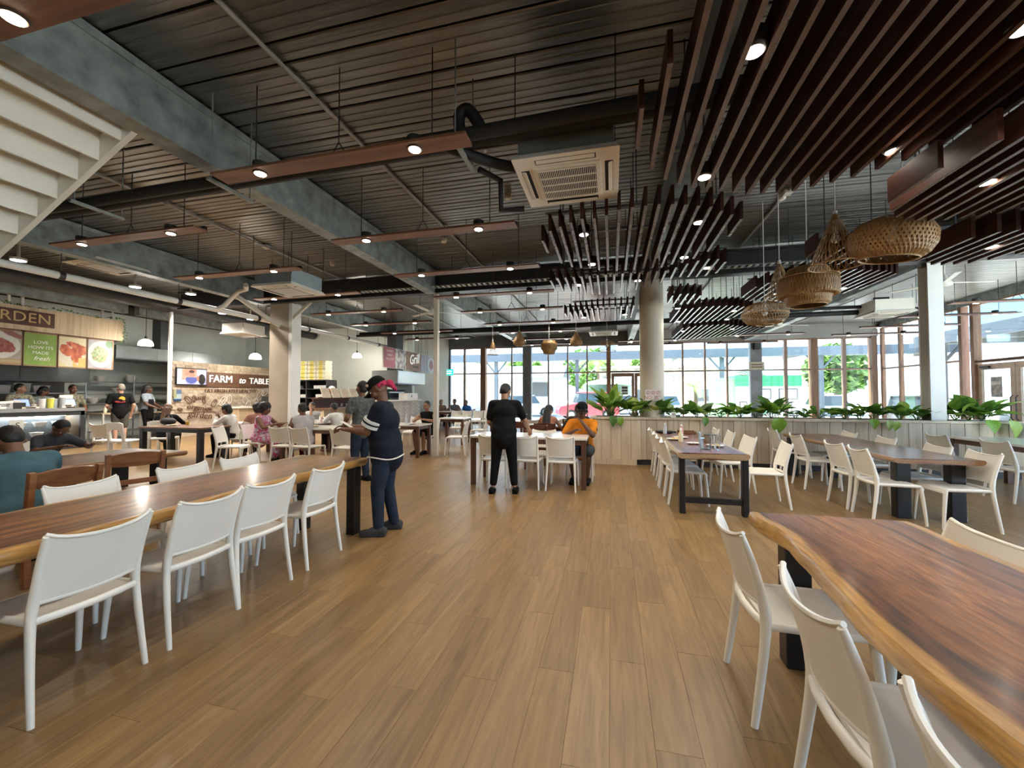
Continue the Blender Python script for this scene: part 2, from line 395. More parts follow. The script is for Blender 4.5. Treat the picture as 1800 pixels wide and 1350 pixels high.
c1 = smesh('column_square', MB().box((-8.92, 9.5, 2.0), (0.62, 0.3, 4.1)), mat('tan_render', (.40, .33, .245), .6, 0, .05, 2))
smesh('casing', MB().box((-8.55, 9.52, 2.0), (0.1, 0.34, 4.1)), M_white, c1)
smesh('column_slim', MB().box((-4.24, 9.39, 2.0), (0.10, 0.12, 4.06)), M_cream)
smesh('column_round', MB().lathe([(0.255, 0), (0.255, 4.05)], 32, (0.87, 9.5, 0)), mat('beige_render', (0.68, 0.61, 0.49), 0.6, 0, 0.03, 2), smooth=True)
mb = MB(); mb.b2((5.88, 9.38, 0.0), (6.12, 9.40, 4.05)); mb.b2((5.99, 9.40, 0), (6.01, 9.62, 4.05)); mb.b2((5.88, 9.62, 0), (6.12, 9.64, 4.05))
smesh('column_flanged', mb, M_white)
mb = MB(); mb.bar((-8.9, 9.33, 3.4), (-9.35, 8.3, 4.1), 0.09, 0.09); mb.bar((-8.6, 9.4, 3.55), (-7.95, 9.4, 4.05), 0.05, 0.08)
smesh('brace', mb, M_cream, c1)
smesh('column_post', MB().lathe([(0.055, 0), (0.055, 4.1)], 14, (-13.35, 9.75, 0)), M_white, smooth=True)

# ============================================================ window walls
wn = [0]
def window(p0, p1, z0, zt, z1, back=True, tr=0.06, dep=0.12):
    """glazed bay between two plan points: frame, lower and upper pane"""
    wn[0] += 1
    r = bpy.data.objects.new('window_%d' % wn[0], None); COL.objects.link(r); r['kind'] = 'structure'
    p0, p1 = Vector((*p0, 0)), Vector((*p1, 0)); mb = MB()
    for z in (z0 + 0.03, zt, z1 - 0.03): mb.bar(p0 + Vector((0, 0, z)), p1 + Vector((0, 0, z)), dep, tr)
    smesh('frame', mb, M_mull, r)
    for a, b in ((z0 + 0.06, zt - 0.03), (zt + 0.03, z1 - 0.06)):
        mb = MB(); mb.bar(p0 + Vector((0, 0, (a + b) / 2)), p1 + Vector((0, 0, (a + b) / 2)), 0.012, b - a); smesh('pane', mb, M_glass, r)
def post(name, x, y, wx, wy, m, z1=4.02, z0=0.0): return smesh(name, MB().b2((x - wx / 2, y - wy / 2, z0), (x + wx / 2, y + wy / 2, z1)), m)
YB = 20.52
mull = [(-8.5, .14, M_walld), (-7.62, .09, M_mull), (-6.56, .27, M_tim), (-5.02, .06, M_mull), (-4.2, .44, M_galvd), (-3.11, .06, M_mull), (-2.13, .06, M_mull), (-1.17, .06, M_mull), (-0.13, .2, M_tim),
        (2.2, .12, M_mull), (3.26, .07, M_mull), (4.23, .07, M_mull), (5.17, .07, M_mull), (6.34, .46, M_galvd), (7.55, .12, M_mull), (8.63, .26, M_tim), (9.79, .12, M_mull), (10.85, .2, M_tim)]
for x, wd, m in mull: post('trim_mullion', x, YB, wd, 0.16 if wd < .2 else 0.3, m)
for (a, wa, _), (b, wb, _) in zip(mull[:-1], mull[1:]):
    if a == -0.13: continue
    window((a + wa / 2, YB), (b - wb / 2, YB), 0.1, 2.64, 4.02)
# doors in the back wall
window((-0.03, YB), (2.14, YB), 2.62, 2.66, 4.02)
for i, (a, b) in enumerate(((0.0, 1.07), (1.09, 2.13))):
    d = bpy.data.objects.new('door_%d' % (i + 1), None); COL.objects.link(d); d['kind'] = 'structure'
    mb = MB(); mb.b2((a, YB - .03, 0), (a + .12, YB + .03, 2.58)); mb.b2((b - .12, YB - .03, 0), (b, YB + .03, 2.58)); mb.b2((a + .12, YB - .03, 0), (b - .12, YB + .03, .2)); mb.b2((a + .12, YB - .03, 2.42), (b - .12, YB + .03, 2.58))
    smesh('door_frame', mb, M_tim, d)
    smesh('pane', MB().b2((a + .12, YB - .006, .2), (b - .12, YB + .006, 2.42)), M_glass, d)
    mb = MB(); hx = b - .06 if i == 0 else a + .06; mb.tube([(hx, YB - .05, .8), (hx, YB - .1, .85), (hx, YB - .1, 1.45), (hx, YB - .05, 1.5)], 0.014, 8); smesh('handle', mb, M_dark, d)
sgn = thing('door_notice', 'white notice with dark bars on the brown glass back door', 'sign', (0.62, YB - .05, 1.75))
MB().box((0, 0, 0), (.3, .012, .42)).build('sheet', M_white, sgn); MB().box((0, -.008, .12), (.26, .006, .08)).build('bar', M_dark, sgn); MB().box((0, -.008, -.02), (.26, .006, .08)).build('bar', M_dark, sgn); MB().box((0, -.008, -.15), (.26, .006, .05)).build('bar', M_dark, sgn)
# unseen near wall of windows, brought closer to add daylight
yn = [6.8, 5.6, 4.4, 3.2, 2.0, .8, -.4, -1.6, -2.8, -4.0, -4.95]
for yy in yn: post('trim_fin', 6.4, yy, .13, .10, M_tim, 4.36)
for a, b in zip(yn[:-1], yn[1:]): window((6.4, a - .05), (6.4, b + .05), .1, 2.62, 4.36)
for a, b in ((6.45, 8.0), (8.06, 9.5), (9.56, 11.05)): window((a, 6.8), (b, 6.8), .1, 2.62, 4.36)
# side wall of windows
XW = 11.1
ys = [20.3, 19.2, 18.07, 16.25, 15.8, 13.2, 12.0, 10.8, 9.6, 8.4, 6.95]
for i, yy in enumerate(ys):
    big = i < 6; post('trim_fin', XW, yy, 0.2 if i in (3, 4) else 0.13, 0.13 if i in (3, 4) else .10, M_tim, 4.36)
for a, b in zip(ys[:-1], ys[1:]):
    if abs(a - b) < .5: continue
    if abs(a - 15.8) < .01:
        window((XW, a - .07), (XW, b + .05), 2.5, 2.56, 4.36); continue
    window((XW, a - .07), (XW, b + .05), 0.1, 2.62, 4.36)
for i, (a, b) in enumerate(((15.72, 14.52), (14.5, 13.26))):
    d = bpy.data.objects.new('door_%d' % (i + 3), None); COL.objects.link(d); d['kind'] = 'structure'
    mb = MB()
    mb.b2((XW - .03, a - .14, 0), (XW + .03, a, 2.46)); mb.b2((XW - .03, b, 0), (XW + .03, b + .14, 2.46)); mb.b2((XW - .03, b + .14, 0), (XW + .03, a - .14, .2)); mb.b2((XW - .03, b + .14, 2.28), (XW + .03, a - .14, 2.46))
    smesh('door_frame', mb, mat('pale_door_wood', (0.40, 0.30, 0.22), 0.5, 0, .08, 5), d)
    smesh('pane', MB().b2((XW - .006, b + .14, .2), (XW + .006, a - .14, 2.28)), M_glass, d)
    hy = b + .07 if i == 0 else a - .07; mb = MB(); mb.tube([(XW - .05, hy, .8), (XW - .1, hy, .85), (XW - .1, hy, 1.45), (XW - .05, hy, 1.5)], .014, 8); smesh('handle', mb, M_dark, d)
    smesh('closer', MB().box((XW - .07, a - .3 if i == 0 else b + .3, 2.36), (.06, .3, .06)), M_dark, d)
for i, (yy, lab) in enumerate(((15.1, 'grey stone-print notice on the pale door leaf beside the brown fins'), (13.85, 'grey stone-print notice on the pale door leaf nearer the planter end'))):
    s = thing('door_poster', lab, 'poster', (XW - .03, yy, 1.75)); MB().box((0, 0, 0), (.01, .36, .6)).build('sheet', mat('poster_grey', (.3, .28, .26), .6, 0, .3, 9), s); MB().box((-.008, 0, .12), (.004, .3, .1)).build('band', mat('poster_pale', (.6, .58, .55), .6, 0, .2, 9), s)

# ============================================================ boarded planter between the two dining areas
M_board = wood('limed_board', (0.52, 0.41, 0.28), (0.66, 0.54, 0.39), (0.74, 0.63, 0.48), 0.55, 1.2, axis=2)
pl = thing('boarded_planter', 'long low planter clad in pale vertical timber boards', 'planter', (0, 9.2, 0))
MB().b2((-.40, .05, 0.0), (7.1, .62, 0.97)).build('core', M_dark, pl)
bm_ = MB().box((0, 0, 0), (.205, .024, .86)).mesh('board', M_board)
x = 0.62; i = 0
while x < 7.06: put('board', bm_, pl, (x, .032 + (i % 3) * .002, .55)); x += .2135; i += 1
bm2 = MB().box((0, 0, 0), (.198, .024, .86)).mesh('board', M_board)
for i in range(5): put('board', bm2, pl, (-.32 + i * .206, -.03, .55))
mb = MB(); mb.b2((-.44, -.01, .98), (7.12, .09, 1.03)); mb.b2((-.44, .60, .98), (7.12, .70, 1.03)); mb.b2((-.44, .09, .98), (-.34, .60, 1.03)); mb.b2((7.02, .09, .98), (7.12, .60, 1.03)); mb.b2((-.46, -.07, .98), (.56, -.01, 1.03)); mb.build('cap', M_board, pl, bevel=.006)
mb = MB(); mb.b2((-.40, .06, 0), (7.1, .08, .12)); mb.build('kick', mat('kick_brown', (.14, .10, .07), .6), pl)
mb = MB(); mb.b2((-.42, -.05, 0.0), (.52, .04, .12)); mb.build('plinth', M_board, pl)
mb = MB(); mb.b2((-.42, -.02, .12), (.52, .02, .98)); mb.b2((-.42, -.02, .12), (-.40, .6, .98)); mb.build('end_box', M_board, pl)
mb = MB(); mb.b2((.3, .1, 0), (.56, .14, .1)); MB().b2((-.34, .09, .97), (7.02, .60, 1.015)).build('soil', mat('soil', (.045, .035, .025), .95, 0, .2, 20), pl)
# ============================================================ the car park outside
M_asph = mat('pale_paving', (0.60, 0.59, 0.56), 0.8, 0, 0.05, 0.6)
smesh('ground', MB().box((2, 40, -0.12), (160, 150, 0.1)), M_asph)
M_can = mat('canopy_paint', (0.115, 0.14, 0.165), 0.5, 0.1, 0.04, 1)
M_canl = mat('canopy_soffit', (0.14, 0.15, 0.15), 0.6, 0, 0.05, .8)
M_wsteel = mat('white_steel', (0.36, 0.37, 0.36), .5, 0, .03, 2)
def canopy(name, label, x0, x1, y0, y1, z, posts, along_y=False):
    r = thing(name, label, 'canopy', ((x0 + x1) / 2, (y0 + y1) / 2, 0)); ox, oy = (x0 + x1) / 2, (y0 + y1) / 2
    MB().b2((x0 - ox, y0 - oy, z + .42), (x1 - ox, y1 - oy, z + .5)).build('roof', M_canl, r)
    mb = MB()
    if along_y: mb.b2((x0 - ox - .1, y0 - oy, z), (x0 - ox, y1 - oy, z + .55))
    else: mb.b2((x0 - ox, y0 - oy - .1, z), (x1 - ox, y0 - oy, z + .55))
    mb.build('fascia', M_can, r)
    n = 7
    for i in range(n):
        t = i / (n - 1)
        if along_y: q0, q1 = (x0 - ox, (y0 - oy) * (1 - t) + (y1 - oy) * t, z + .3), (x1 - ox, (y0 - oy) * (1 - t) + (y1 - oy) * t, z + .3)
        else: q0, q1 = ((x0 - ox) * (1 - t) + (x1 - ox) * t, y0 - oy, z + .3), ((x0 - ox) * (1 - t) + (x1 - ox) * t, y1 - oy, z + .3)
        MB().bar(q0, q1, .1, .24).build('rafter', M_wsteel, r)
    for px, py in posts:
        mb = MB(); mb.b2((px - ox - .12, py - oy - .12, -.07), (px - ox + .12, py - oy + .12, z + .42))
        mb.bar((px - ox, py - oy, z - .9), (px - ox + .9, py - oy, z + .2), .1, .1); mb.bar((px - ox, py - oy, z - .9), (px - ox - .9, py - oy, z + .2), .1, .1); mb.build('post', M_can, r)
canopy('car_canopy', 'long grey car park canopy beyond the rear windows', -26, 20, 28.5, 34, 3.95, [(-8.3, 29), (-2.35, 29), (7.0, 29), (12.6, 29), (18.5, 29), (-15, 29)])
canopy('side_canopy', 'pale drive-through canopy beyond the side windows', 15.5, 24, 11.5, 26, 4.0, [(16.2, 25), (16.2, 19.5), (16.2, 13)], True)
# stone building, white house, tank
M_stone = mat('cream_stone', (.40, .35, .29), .85, 0, .3, 2.2, bump=.6, bscale=6)
b = thing('stone_building', 'low cream stone-faced building across the car park', 'building', (6, 44, 0))
MB().b2((-7.5, 0, -.07), (5.5, 6, 4.3)).build('wall', M_stone, b); MB().b2((-7.8, -.4, 4.3), (5.8, 6.3, 4.55)).build('roof_edge', M_wsteel, b)
for x in (-3.4, 2.2): f = MB().b2((x, -.06, .9), (x + 1.5, .04, 2.1)).build('window_frame', M_can, b); MB().b2((x + .08, -.08, .98), (x + 1.42, -.05, 2.02)).build('pane', M_walld, f)
b = thing('white_house', 'white rendered house with pitched roof outside the rear windows', 'building', (-8.5, 38, 0))
MB().b2((-9, 0, -.07), (3.6, 6, 3.0)).build('wall', mat('white_render', (.5, .49, .47), .8), b); MB().prism([(-9.5, -.8), (4.2, -.8), (4.2, 6.5), (-9.5, 6.5)], 3.0, 3.2).build('eave', M_wsteel, b)
mb = MB(); mb.add([(-9.5, -.8, 3.2), (4.2, -.8, 3.2), (4.2, 6.5, 3.2), (-9.5, 6.5, 3.2), (-9.5, 2.8, 4.5), (4.2, 2.8, 4.5)], [(0, 1, 5, 4), (2, 3, 4, 5), (0, 4, 3), (1, 2, 5)]); mb.build('roof', M_can, b)
f = MB().b2((1.0, -.06, 1.4), (2.7, .02, 2.7)).build('window_frame', M_can, b); MB().b2((1.1, -.08, 1.5), (2.6, -.05, 2.6)).build('pane', M_walld, f)
b = thing('water_tank', 'pale green corrugated water tank beside the red car', 'tank', (-.4, 36, -.07))
mb = MB(); mb.lathe([(2.0, 0)] + [(2.0 + .04 * (i % 2), .1 + i * .14) for i in range(18)] + [(1.6, 2.75), (.3, 3.0), (0, 3.0)], 28); mb.build('barrel', mat('tank_green', (.24, .36, .25), .55), b, smooth=True); MB().lathe([(.3, 3.0), (.3, 3.1), (0, 3.12)], 12).build('cap', M_can, b)
# green and white kiosk with signage
b = thing('kiosk', 'white recycling kiosk with green header outside the windows', 'kiosk', (8.6, 26.4, -.07))
MB().b2((-1.5, 0, 0), (1.9, 1.8, 2.1)).build('body', M_wsteel, b); MB().b2((-1.52, -.03, 2.1), (1.92, 1.82, 2.72)).build('header', mat('kiosk_green', (.02, .24, .10), .5), b)
MB().b2((-2.6, .1, 0), (-1.5, 1.7, 2.6)).build('side_panel', mat('kiosk_pale', (.24, .38, .20), .5), b)
for x0, x1, z0, z1 in ((-.6, .35, 1.35, 1.95), (.75, 1.7, 1.35, 1.95), (-1.3, -.9, .6, 1.2), (1.0, 1.4, .7, 1.2)):
    f = MB().b2((x0, -.03, z0), (x1, 0, z1)).build('notice_frame', M_dark, b); MB().b2((x0 + .05, -.04, z0 + .05), (x1 - .05, -.03, z1 - .05)).build('notice', M_white, f)
mb = MB(); mb.lathe([(0, 0), (.32, 0), (.32, .03), (0, .03)], 20); mb.build('disc', mat('disc_grey', (.25, .3, .34), .6), b, loc=(-1.1, 0, 1.62), rot=(R(90), 0, 0))
mb = MB(); mb.bar((-.1, -.02, .55), (.5, -.02, 1.0), .02, .22); mb.build('graphic', mat('kiosk_leaf', (.2, .5, .3), .5), b)
# forecourt building with the two cut-off blue letters
b = thing('forecourt_sign', 'white roadside fascia with blue letters beyond the side door', 'sign', (21.5, 19.0, 0))
MB().b2((-.3, -8, 3.0), (0, 8, 3.9)).build('fascia', M_wsteel, b)
text_mesh('letter', 'IM', .85, .03, mat('sign_blue', (.01, .04, .3), .4), b, (-.34, 1.6, 3.45), (R(90), 0, R(-90)))
for y in (-7, 0, 7): MB().b2((-.28, y - .1, -.07), (-.08, y + .1, 3.0)).build('post', M_wsteel, b)
b = thing('shop_unit', 'white shopfront with orange and green stripes across the road', 'building', (30, 24, -.07))
MB().b2((0, -9, 0), (5, 9, 4)).build('wall', M_white, b); MB().b2((-.05, -9, 2.9), (0, 9, 3.5)).build('stripe', mat('stripe_orange', (.8, .2, .06), .5), b); MB().b2((-.05, -9, 1.0), (0, 9, 1.4)).build('stripe', mat('stripe_green', (.15, .5, .12), .5), b)
# trees
M_leafo = [mat('leaf_outdoor_a', (.16, .30, .06), .6, 0, .3, 1.2, obj_var=.2), mat('leaf_outdoor_b', (.26, .40, .09), .6, 0, .3, 1.2, obj_var=.2)]
M_bark = mat('bark', (.16, .11, .07), .9, 0, .2, 6)
def leaf_cloud(n, rad, c, size):
    mb = MB()
    for i in range(n):
        d = Vector((rnd.gauss(0, 1), rnd.gauss(0, 1), rnd.gauss(0, 1))).normalized() * rnd.uniform(.55, 1) ** .5
        p = Vector(c) + Vector((d.x * rad[0], d.y * rad[1], d.z * rad[2])); M = Euler((rnd.uniform(-1, 1), rnd.uniform(-1, 1), rnd.uniform(0, 6.3))).to_matrix(); s = size * rnd.uniform(.6, 1.3)
        mb.add([p + M @ Vector(q) * s for q in ((0, -.5, 0), (.28, 0, .06), (0, .6, 0), (-.28, 0, .06))], [(0, 1, 2, 3)])
    return mb
def tree(x, y, h, rad, lab, m=0):
    t = thing('tree', lab, 'tree', (x, y, -.07), rnd.uniform(0, 6))
    MB().tube([(0, 0, 0), (.1, 0, h * .4), (0, .1, h * .8)], [.22, .17, .08], 8).build('trunk', M_bark, t)
    leaf_cloud(1500, (rad, rad, h * .36), (0, 0, h * .66), .75).build('crown', M_leafo[m], t)
tree(-2.9, 54, 7.5, 3.4, 'broad green tree above the red car outside')
tree(4.6, 58, 6.8, 2.8, 'yellow-green tree behind the stone building corner', 1)
tree(-10.5, 49, 6.5, 2.6, 'bushy tree behind the white house', 1)
tree(17.6, 38, 5.6, 2.2, 'dark spreading tree seen between the brown side fins')
tree(27.1, 22, 6.4, 2.8, 'green tree over the striped shopfront', 1)
tree(14.6, 46, 3.4, 2.3, 'low bright green shrub tree behind the kiosk', 1)
def palm(x, y, h, lab, n=13, L_=1.9):
    t = thing('palm', lab, 'palm', (x, y, -.07))
    MB().tube(spline([(0, 0, 0), (.1, 0, h * .5), (.05, 0, h)], 4), [.16] * 5 + [.12] * 4, 8).build('trunk', M_bark, t)
    for i in range(n):
        a = i * 2.4; el = rnd.uniform(.1, 1.1); mb = MB(); pts = []
        for k in range(6):
            s = k / 5 * L_; pts.append(Vector((math.cos(a) * s * math.cos(el) * 1.0, math.sin(a) * s * math.cos(el), h + s * math.sin(el) - .35 * s * s)))
        mb.tube(pts, [.03, .025, .02, .016, .012, .006], 4)
        for k in range(1, 24):
            f = k / 24 * 5; q = pts[int(f)].lerp(pts[min(int(f) + 1, 5)], f - int(f)); sd = Vector((-math.sin(a), math.cos(a), -.25)); d = (pts[5] - pts[0]).normalized()
            for sg in (-1, 1):
                l = .5 * (1 - abs(k / 24 - .45)); e_ = q + Vector((sd.x * sg, sd.y * sg, sd.z)) * l + d * .22; mb.add([q - d * .03, q + d * .03, e_], [(0, 1, 2)])
        mb.build('frond', M_leafo[1], t)
palm(6.6, 36, 2.3, 'young coconut palm beside the grey steel column view')
palm(5.1, 39, 1.2, 'short yellow-green palm at the stone building end', 11, 1.6)
palm(9.8, 33, 2.9, 'palm rising behind the green-topped kiosk')
palm(-1.4, 42.0, 5.0, 'tall palm beside the canopy post', 15, 2.4)
# parked cars
def car(x, y, rz, col, lab, nm, tall=1.0, L_=4.2):
    t = thing(nm, lab, 'car', (x, y, -.07), rz); W = .86; h = tall
    pm_ = mat('paint_' + nm + lab[:6].replace(' ', '_'), col, .25, .2, .02, 2, coat=.6)
    prof = [(-L_ / 2, .35), (-L_ / 2, .85 * h), (-L_ / 2 + .1, .95 * h), (L_ / 2 - 1.2, .98 * h), (L_ / 2 - .15, .8 * h), (L_ / 2, .6 * h), (L_ / 2, .3), (L_ / 2 - .5, .25), (-L_ / 2 + .4, .25)]
    n = len(prof); mb = MB(); mb.add([(x_, -W, z) for x_, z in prof] + [(x_, W, z) for x_, z in prof], [tuple(range(n)), tuple(range(2 * n - 1, n - 1, -1))] + [((i + 1) % n, i, n + i, n + (i + 1) % n) for i in range(n)])
    mb.build('body', pm_, t, bevel=.06)
    cab = [(-L_ / 2 + .12, .95 * h), (-L_ / 2 + .35, 1.5 * h), (-L_ / 2 + .6, 1.56 * h), (.35, 1.56 * h), (.6, 1.48 * h), (L_ / 2 - 1.15, .97 * h)]; n = len(cab)
    mb = MB(); mb.add([(x_, -W * (.95 if z < h else .78), z) for x_, z in cab] + [(x_, W * (.95 if z < h else .78), z) for x_, z in cab], [tuple(range(n)), tuple(range(2 * n - 1, n - 1, -1))] + [((i + 1) % n, i, n + i, n + (i + 1) % n) for i in range(n)])
    mb.build('window_band', mat('car_glass', (.06, .09, .11), .08, 0, .02, 2), t)
    MB().b2((-L_ / 2 + .3, -W * .8, 1.52 * h), (.55, W * .8, 1.6 * h)).build('roof_panel', pm_, t, bevel=.03)
    for q in (-L_ / 2 + .8, L_ / 2 - .8):
        for s in (-1, 1):
            wv = MB().lathe([(.2, -.1), (.32, -.1), (.34, -.04), (.34, .1), (.2, .1)], 18).build('wheel', M_black, t, loc=(q, s * (W - .08), .34), rot=(R(90), 0, 0)); MB().lathe([(0, -.11), (.2, -.11), (.2, .11), (0, .11)], 12).build('hub', M_galv, wv)
car(-1.6, 27.2, R(195), (.5, .07, .09), 'dark red off-roader parked beyond the rear windows', 'suv', 1.12, 3.9)
car(-6.3, 30.5, R(15), (.75, .75, .74), 'white car parked by the white house', 'parked_car')
car(3.1, 29.5, R(100), (.7, .74, .8), 'pale blue-white car behind the round column', 'parked_car', 1.0)
car(.8, 31.0, R(95), (.78, .78, .78), 'white car parked behind the big peace lily', 'parked_car', 1.0)
car(13.4, 22.6, R(60), (.5, .52, .54), 'silver car outside the brown window fins', 'parked_car', 1.0)
car(18.2, 21.4, R(95), (.24, .26, .28), 'grey estate car under the side canopy', 'estate_car', 1.0)
car(19.6, 12.5, R(90), (.72, .72, .70), 'white car beyond the side doors', 'parked_car', 1.0)
car(13.6, 31.0, R(80), (.55, .62, .7), 'pale car in the shade behind the kiosk', 'parked_car', 1.0)
# ============================================================ lamps
M_lens = glow('lamp_lens', (1.0, 0.86, 0.66), 26.0)
M_can_b = mat('lamp_black', (.03, .028, .026), .5, .2, .05, 5)
M_lb = wood('lamp_board', (.13, .05, .025), (.20, .085, .045), (.28, .13, .07), .45, 1.0, axis=0)
can_me = MB().lathe([(.062, .10), (.068, .095), (.07, 0), (.058, -.012), (.055, .02)], 16, close=True).mesh('downlight', M_can_b, True)
lens_me = MB().lathe([(0, -.004), (.05, -.004), (.05, .0), (0, .0)], 14).mesh('lens', M_lens)
def spot(x, y, z, e=1.0):
    l = bpy.data.lights.new('spot_lamp', 'SPOT'); l.energy = SPOT * e; l.spot_size = R(132); l.spot_blend = .55; l.color = (1, .90, .76); l.shadow_soft_size = .045
    o = bpy.data.objects.new('spot_lamp', l); COL.objects.link(o); o.location = (x, y, z)
def board(x, y, label, z=3.66, ln=2.64, dy=0.0, en=1.0):
    r = thing('light_board', label, 'light fitting', (x, y, z), 0, 'timber light boards'); r.rotation_euler = (0, 0, dy)
    MB().box((0, 0, .012), (ln, .19, .024)).build('board', M_lb, r)
    MB().box((0, .07, .045), (ln, .04, .045)).build('rail', M_can_b, r)
    for q in (-.95, .95): MB().tube([(q, .07, .06), (q, .07, CZ - z)], .006, 5).build('hanging_rod', M_dark, r)
    MB().tube([(-.1, .07, .06), (-.01, .07, .21), (0, .07, .22), (.01, .07, .21), (.1, .07, .06)], .006, 5).tube([(0, .07, .2), (0, .07, CZ - z)], .006, 5).build('yoke', M_dark, r)
    for q in (-.82, .82):
        d = put('downlight', can_me, r, (q, 0, .0)); put('lens', lens_me, d, (0, 0, -.012))
        spot(x + q, y, z - .045, en)
ordn = ['first', 'second', 'third', 'fourth', 'fifth', 'sixth', 'seventh', 'eighth', 'ninth', 'tenth']
ys_ = [1.52, 3.2, 4.96, 6.65, 8.33, 10.0, 11.9, 13.6, 15.5, 17.1]
for i, y in enumerate(ys_): board(-2.48, y, 'brown timber light board with two lamps over the aisle, %s from the stair' % ordn[i])
for i, y in enumerate(ys_[2:9]): board(-6.5, 4.12 + 1.7 * i + (.1 if i > 2 else 0), 'brown timber light board with two lamps over the kitchen side tables, %s from the stair' % ordn[i])
for i, y in enumerate((11.75, 13.5, 15.3, 17.0)): board(9.1, y, 'slim light board near the glazed side wall, %s from the boarded planter' % ordn[i])
for i, (x, y) in enumerate(((5.25, 18.5), (1.6, 18.3), (1.6, 16.9), (5.25, 16.2))): board(x, y, ['slim light board by the rear glazing, before the grey steel column', 'slim light board by the rear glazing over the brown door', 'slim light board in front of the one over the brown door', 'slim light board below the long beam near the rear glazing'][i])
for i, y in enumerate((-.2, -1.9, -3.6)): board(-2.48, y, 'added brown timber light board behind the viewer, %s along' % ordn[i])  # unseen boards added behind the camera for extra light
for i, y in enumerate((-1.2, -3.0)): board(4.7, y, 'added brown timber light board beyond the nearest slat cluster, %s along' % ordn[i])  # two more unseen boards added for light, window side
def recessed(x, y, z, r_, label, e=1.0, hang=True):
    t = thing('round_ceiling_light', label, 'ceiling light', (x, y, z), 0, 'round white lights over the kitchens')
    MB().lathe([(r_, 0), (r_ * 1.12, 0), (r_ * 1.12, .05), (.03, .07), (.02, CZ - z)], 18, close=True).build('housing', M_white, t); MB().lathe([(0, -.003), (r_, -.003), (r_, .002), (0, .002)], 16).build('diffuser', glow('cool_lens', (.95, .97, 1.0), 16), t)
    l = bpy.data.lights.new('kitchen_lamp', 'SPOT'); l.energy = 170 * e; l.spot_size = R(140); l.spot_blend = .5; l.color = (1, .93, .84); l.shadow_soft_size = .1
    o = bpy.data.objects.new('kitchen_lamp', l); COL.objects.link(o); o.location = (x, y, z - .06)
for (x, y), lab in zip([(-11.1, 8.6), (-10.0, 8.5), (-12.75, 9.9), (-12.7, 10.9), (-12.7, 12.0), (-10.8, 9.6), (-11.75, 5.6), (-11.75, 7.7), (-9.9, 11.5)],
        ['above the slim white pipe post', 'above the bent drain pipes', 'in the kitchen row, first of three', 'in the kitchen row, second of three', 'in the kitchen row, third of three', 'between drain pipe and kitchen row', 'above the carved garden sign', 'over the end of the carved garden sign', 'behind the cassette unit on the square column']):
    recessed(x, y, 4.25, .11, 'round white light ' + lab)
def dome(x, y, z, r_, label):
    t = thing('dome_pendant', label, 'pendant lamp', (x, y, z), 0, 'white dome pendants over the counters')
    MB().shell([(r_, 0), (r_ * .98, r_ * .35), (r_ * .8, r_ * .75), (r_ * .4, r_ * 1.02), (.02, r_ * 1.08)], 20).build('shade', mat('opal', (.85, .85, .82), .3, 0, .01, 2, emit=(1, .97, .9), estr=1.6), t, smooth='all')
    MB().ball((0, 0, r_ * .4), r_ * .4).build('bulb', glow('bulb_glow', (1, .95, .85), 30), t); MB().tube([(0, 0, r_), (0, 0, r_ + .1)], .03, 8).build('cap', M_can_b, t); MB().tube([(0, 0, r_ + .1), (0, 0, CZ - z)], .008, 5).build('cord', M_can_b, t)
    l = bpy.data.lights.new('dome_lamp', 'POINT'); l.energy = 45; l.shadow_soft_size = .1; l.color = (1, .93, .8); o = bpy.data.objects.new('dome_lamp', l); COL.objects.link(o); o.location = (x, y, z - .12)
dome(-14.0, 9.5, 3.04, .19, 'white dome pendant hanging over the food counter by the slim white pipe post')
dome(-13.8, 13.3, 2.95, .22, 'white dome pendant hanging before the square column above the lettered wall')
dome(-10.3, 14.9, 3.07, .19, 'white dome pendant hanging before the grey-green alcove wall')

# ============================================================ slat clusters
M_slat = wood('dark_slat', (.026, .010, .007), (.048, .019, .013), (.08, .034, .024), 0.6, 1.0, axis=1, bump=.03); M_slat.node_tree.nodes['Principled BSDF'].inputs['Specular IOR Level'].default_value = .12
M_edge_sheen = mat('slat_edge_sheen', (.10, .058, .043), .26, 0, .15, 6, spec=.7)  # slat undersides: window sheen put into a paler, glossier colour
def interp(lst, i, n):
    t = i / max(n - 1, 1) * (len(lst) - 1); a = int(t); b = min(a + 1, len(lst) - 1); return lst[a] + (lst[b] - lst[a]) * (t - a)
def cluster(label, x0, dx, n, near_, far_, z, h=.2, rods=True):
    far_v = [interp(far_, i, n) for i in range(n)]; near_v = [interp(near_, i, n) for i in range(n)]
    cx = x0 + dx * (n - 1) / 2; cyy = (min(near_v) + max(far_v)) / 2
    r = thing('slat_cluster', label, 'ceiling baffle', (cx, cyy, z), 0, 'dark timber slat clusters')
    for i in range(n):
        x = x0 + dx * i - cx; a, b = near_v[i] - cyy, far_v[i] - cyy
        sb = MB().b2((x - .016, a, 0), (x + .016, b, h)); sb.m[0] = 1; sb.build('slat', [M_slat, M_edge_sheen], r)
    ys2 = [sorted(near_v)[len(near_v) // 2] + .25, sorted(far_v)[len(far_v) // 2] - .35]
    m_ = (ys2[0] + ys2[1]) / 2; ys2.append(m_)
    for y in ys2:
        inc = [i for i in range(n) if near_v[i] <= y <= far_v[i]]
        if len(inc) < 2: continue
        a, b = x0 + dx * inc[0] - cx, x0 + dx * inc[-1] - cx
        MB().b2((a - .05, y - cyy - .02, h), (b + .05, y - cyy + .02, h + .03)).build('batten', M_galv, r)
        for t in (.08, .5, .92): MB().tube([(a + (b - a) * t, y - cyy, h + .03), (a + (b - a) * t, y - cyy, CZ - z)], .006, 5).build('hanging_rod', M_dark, r)
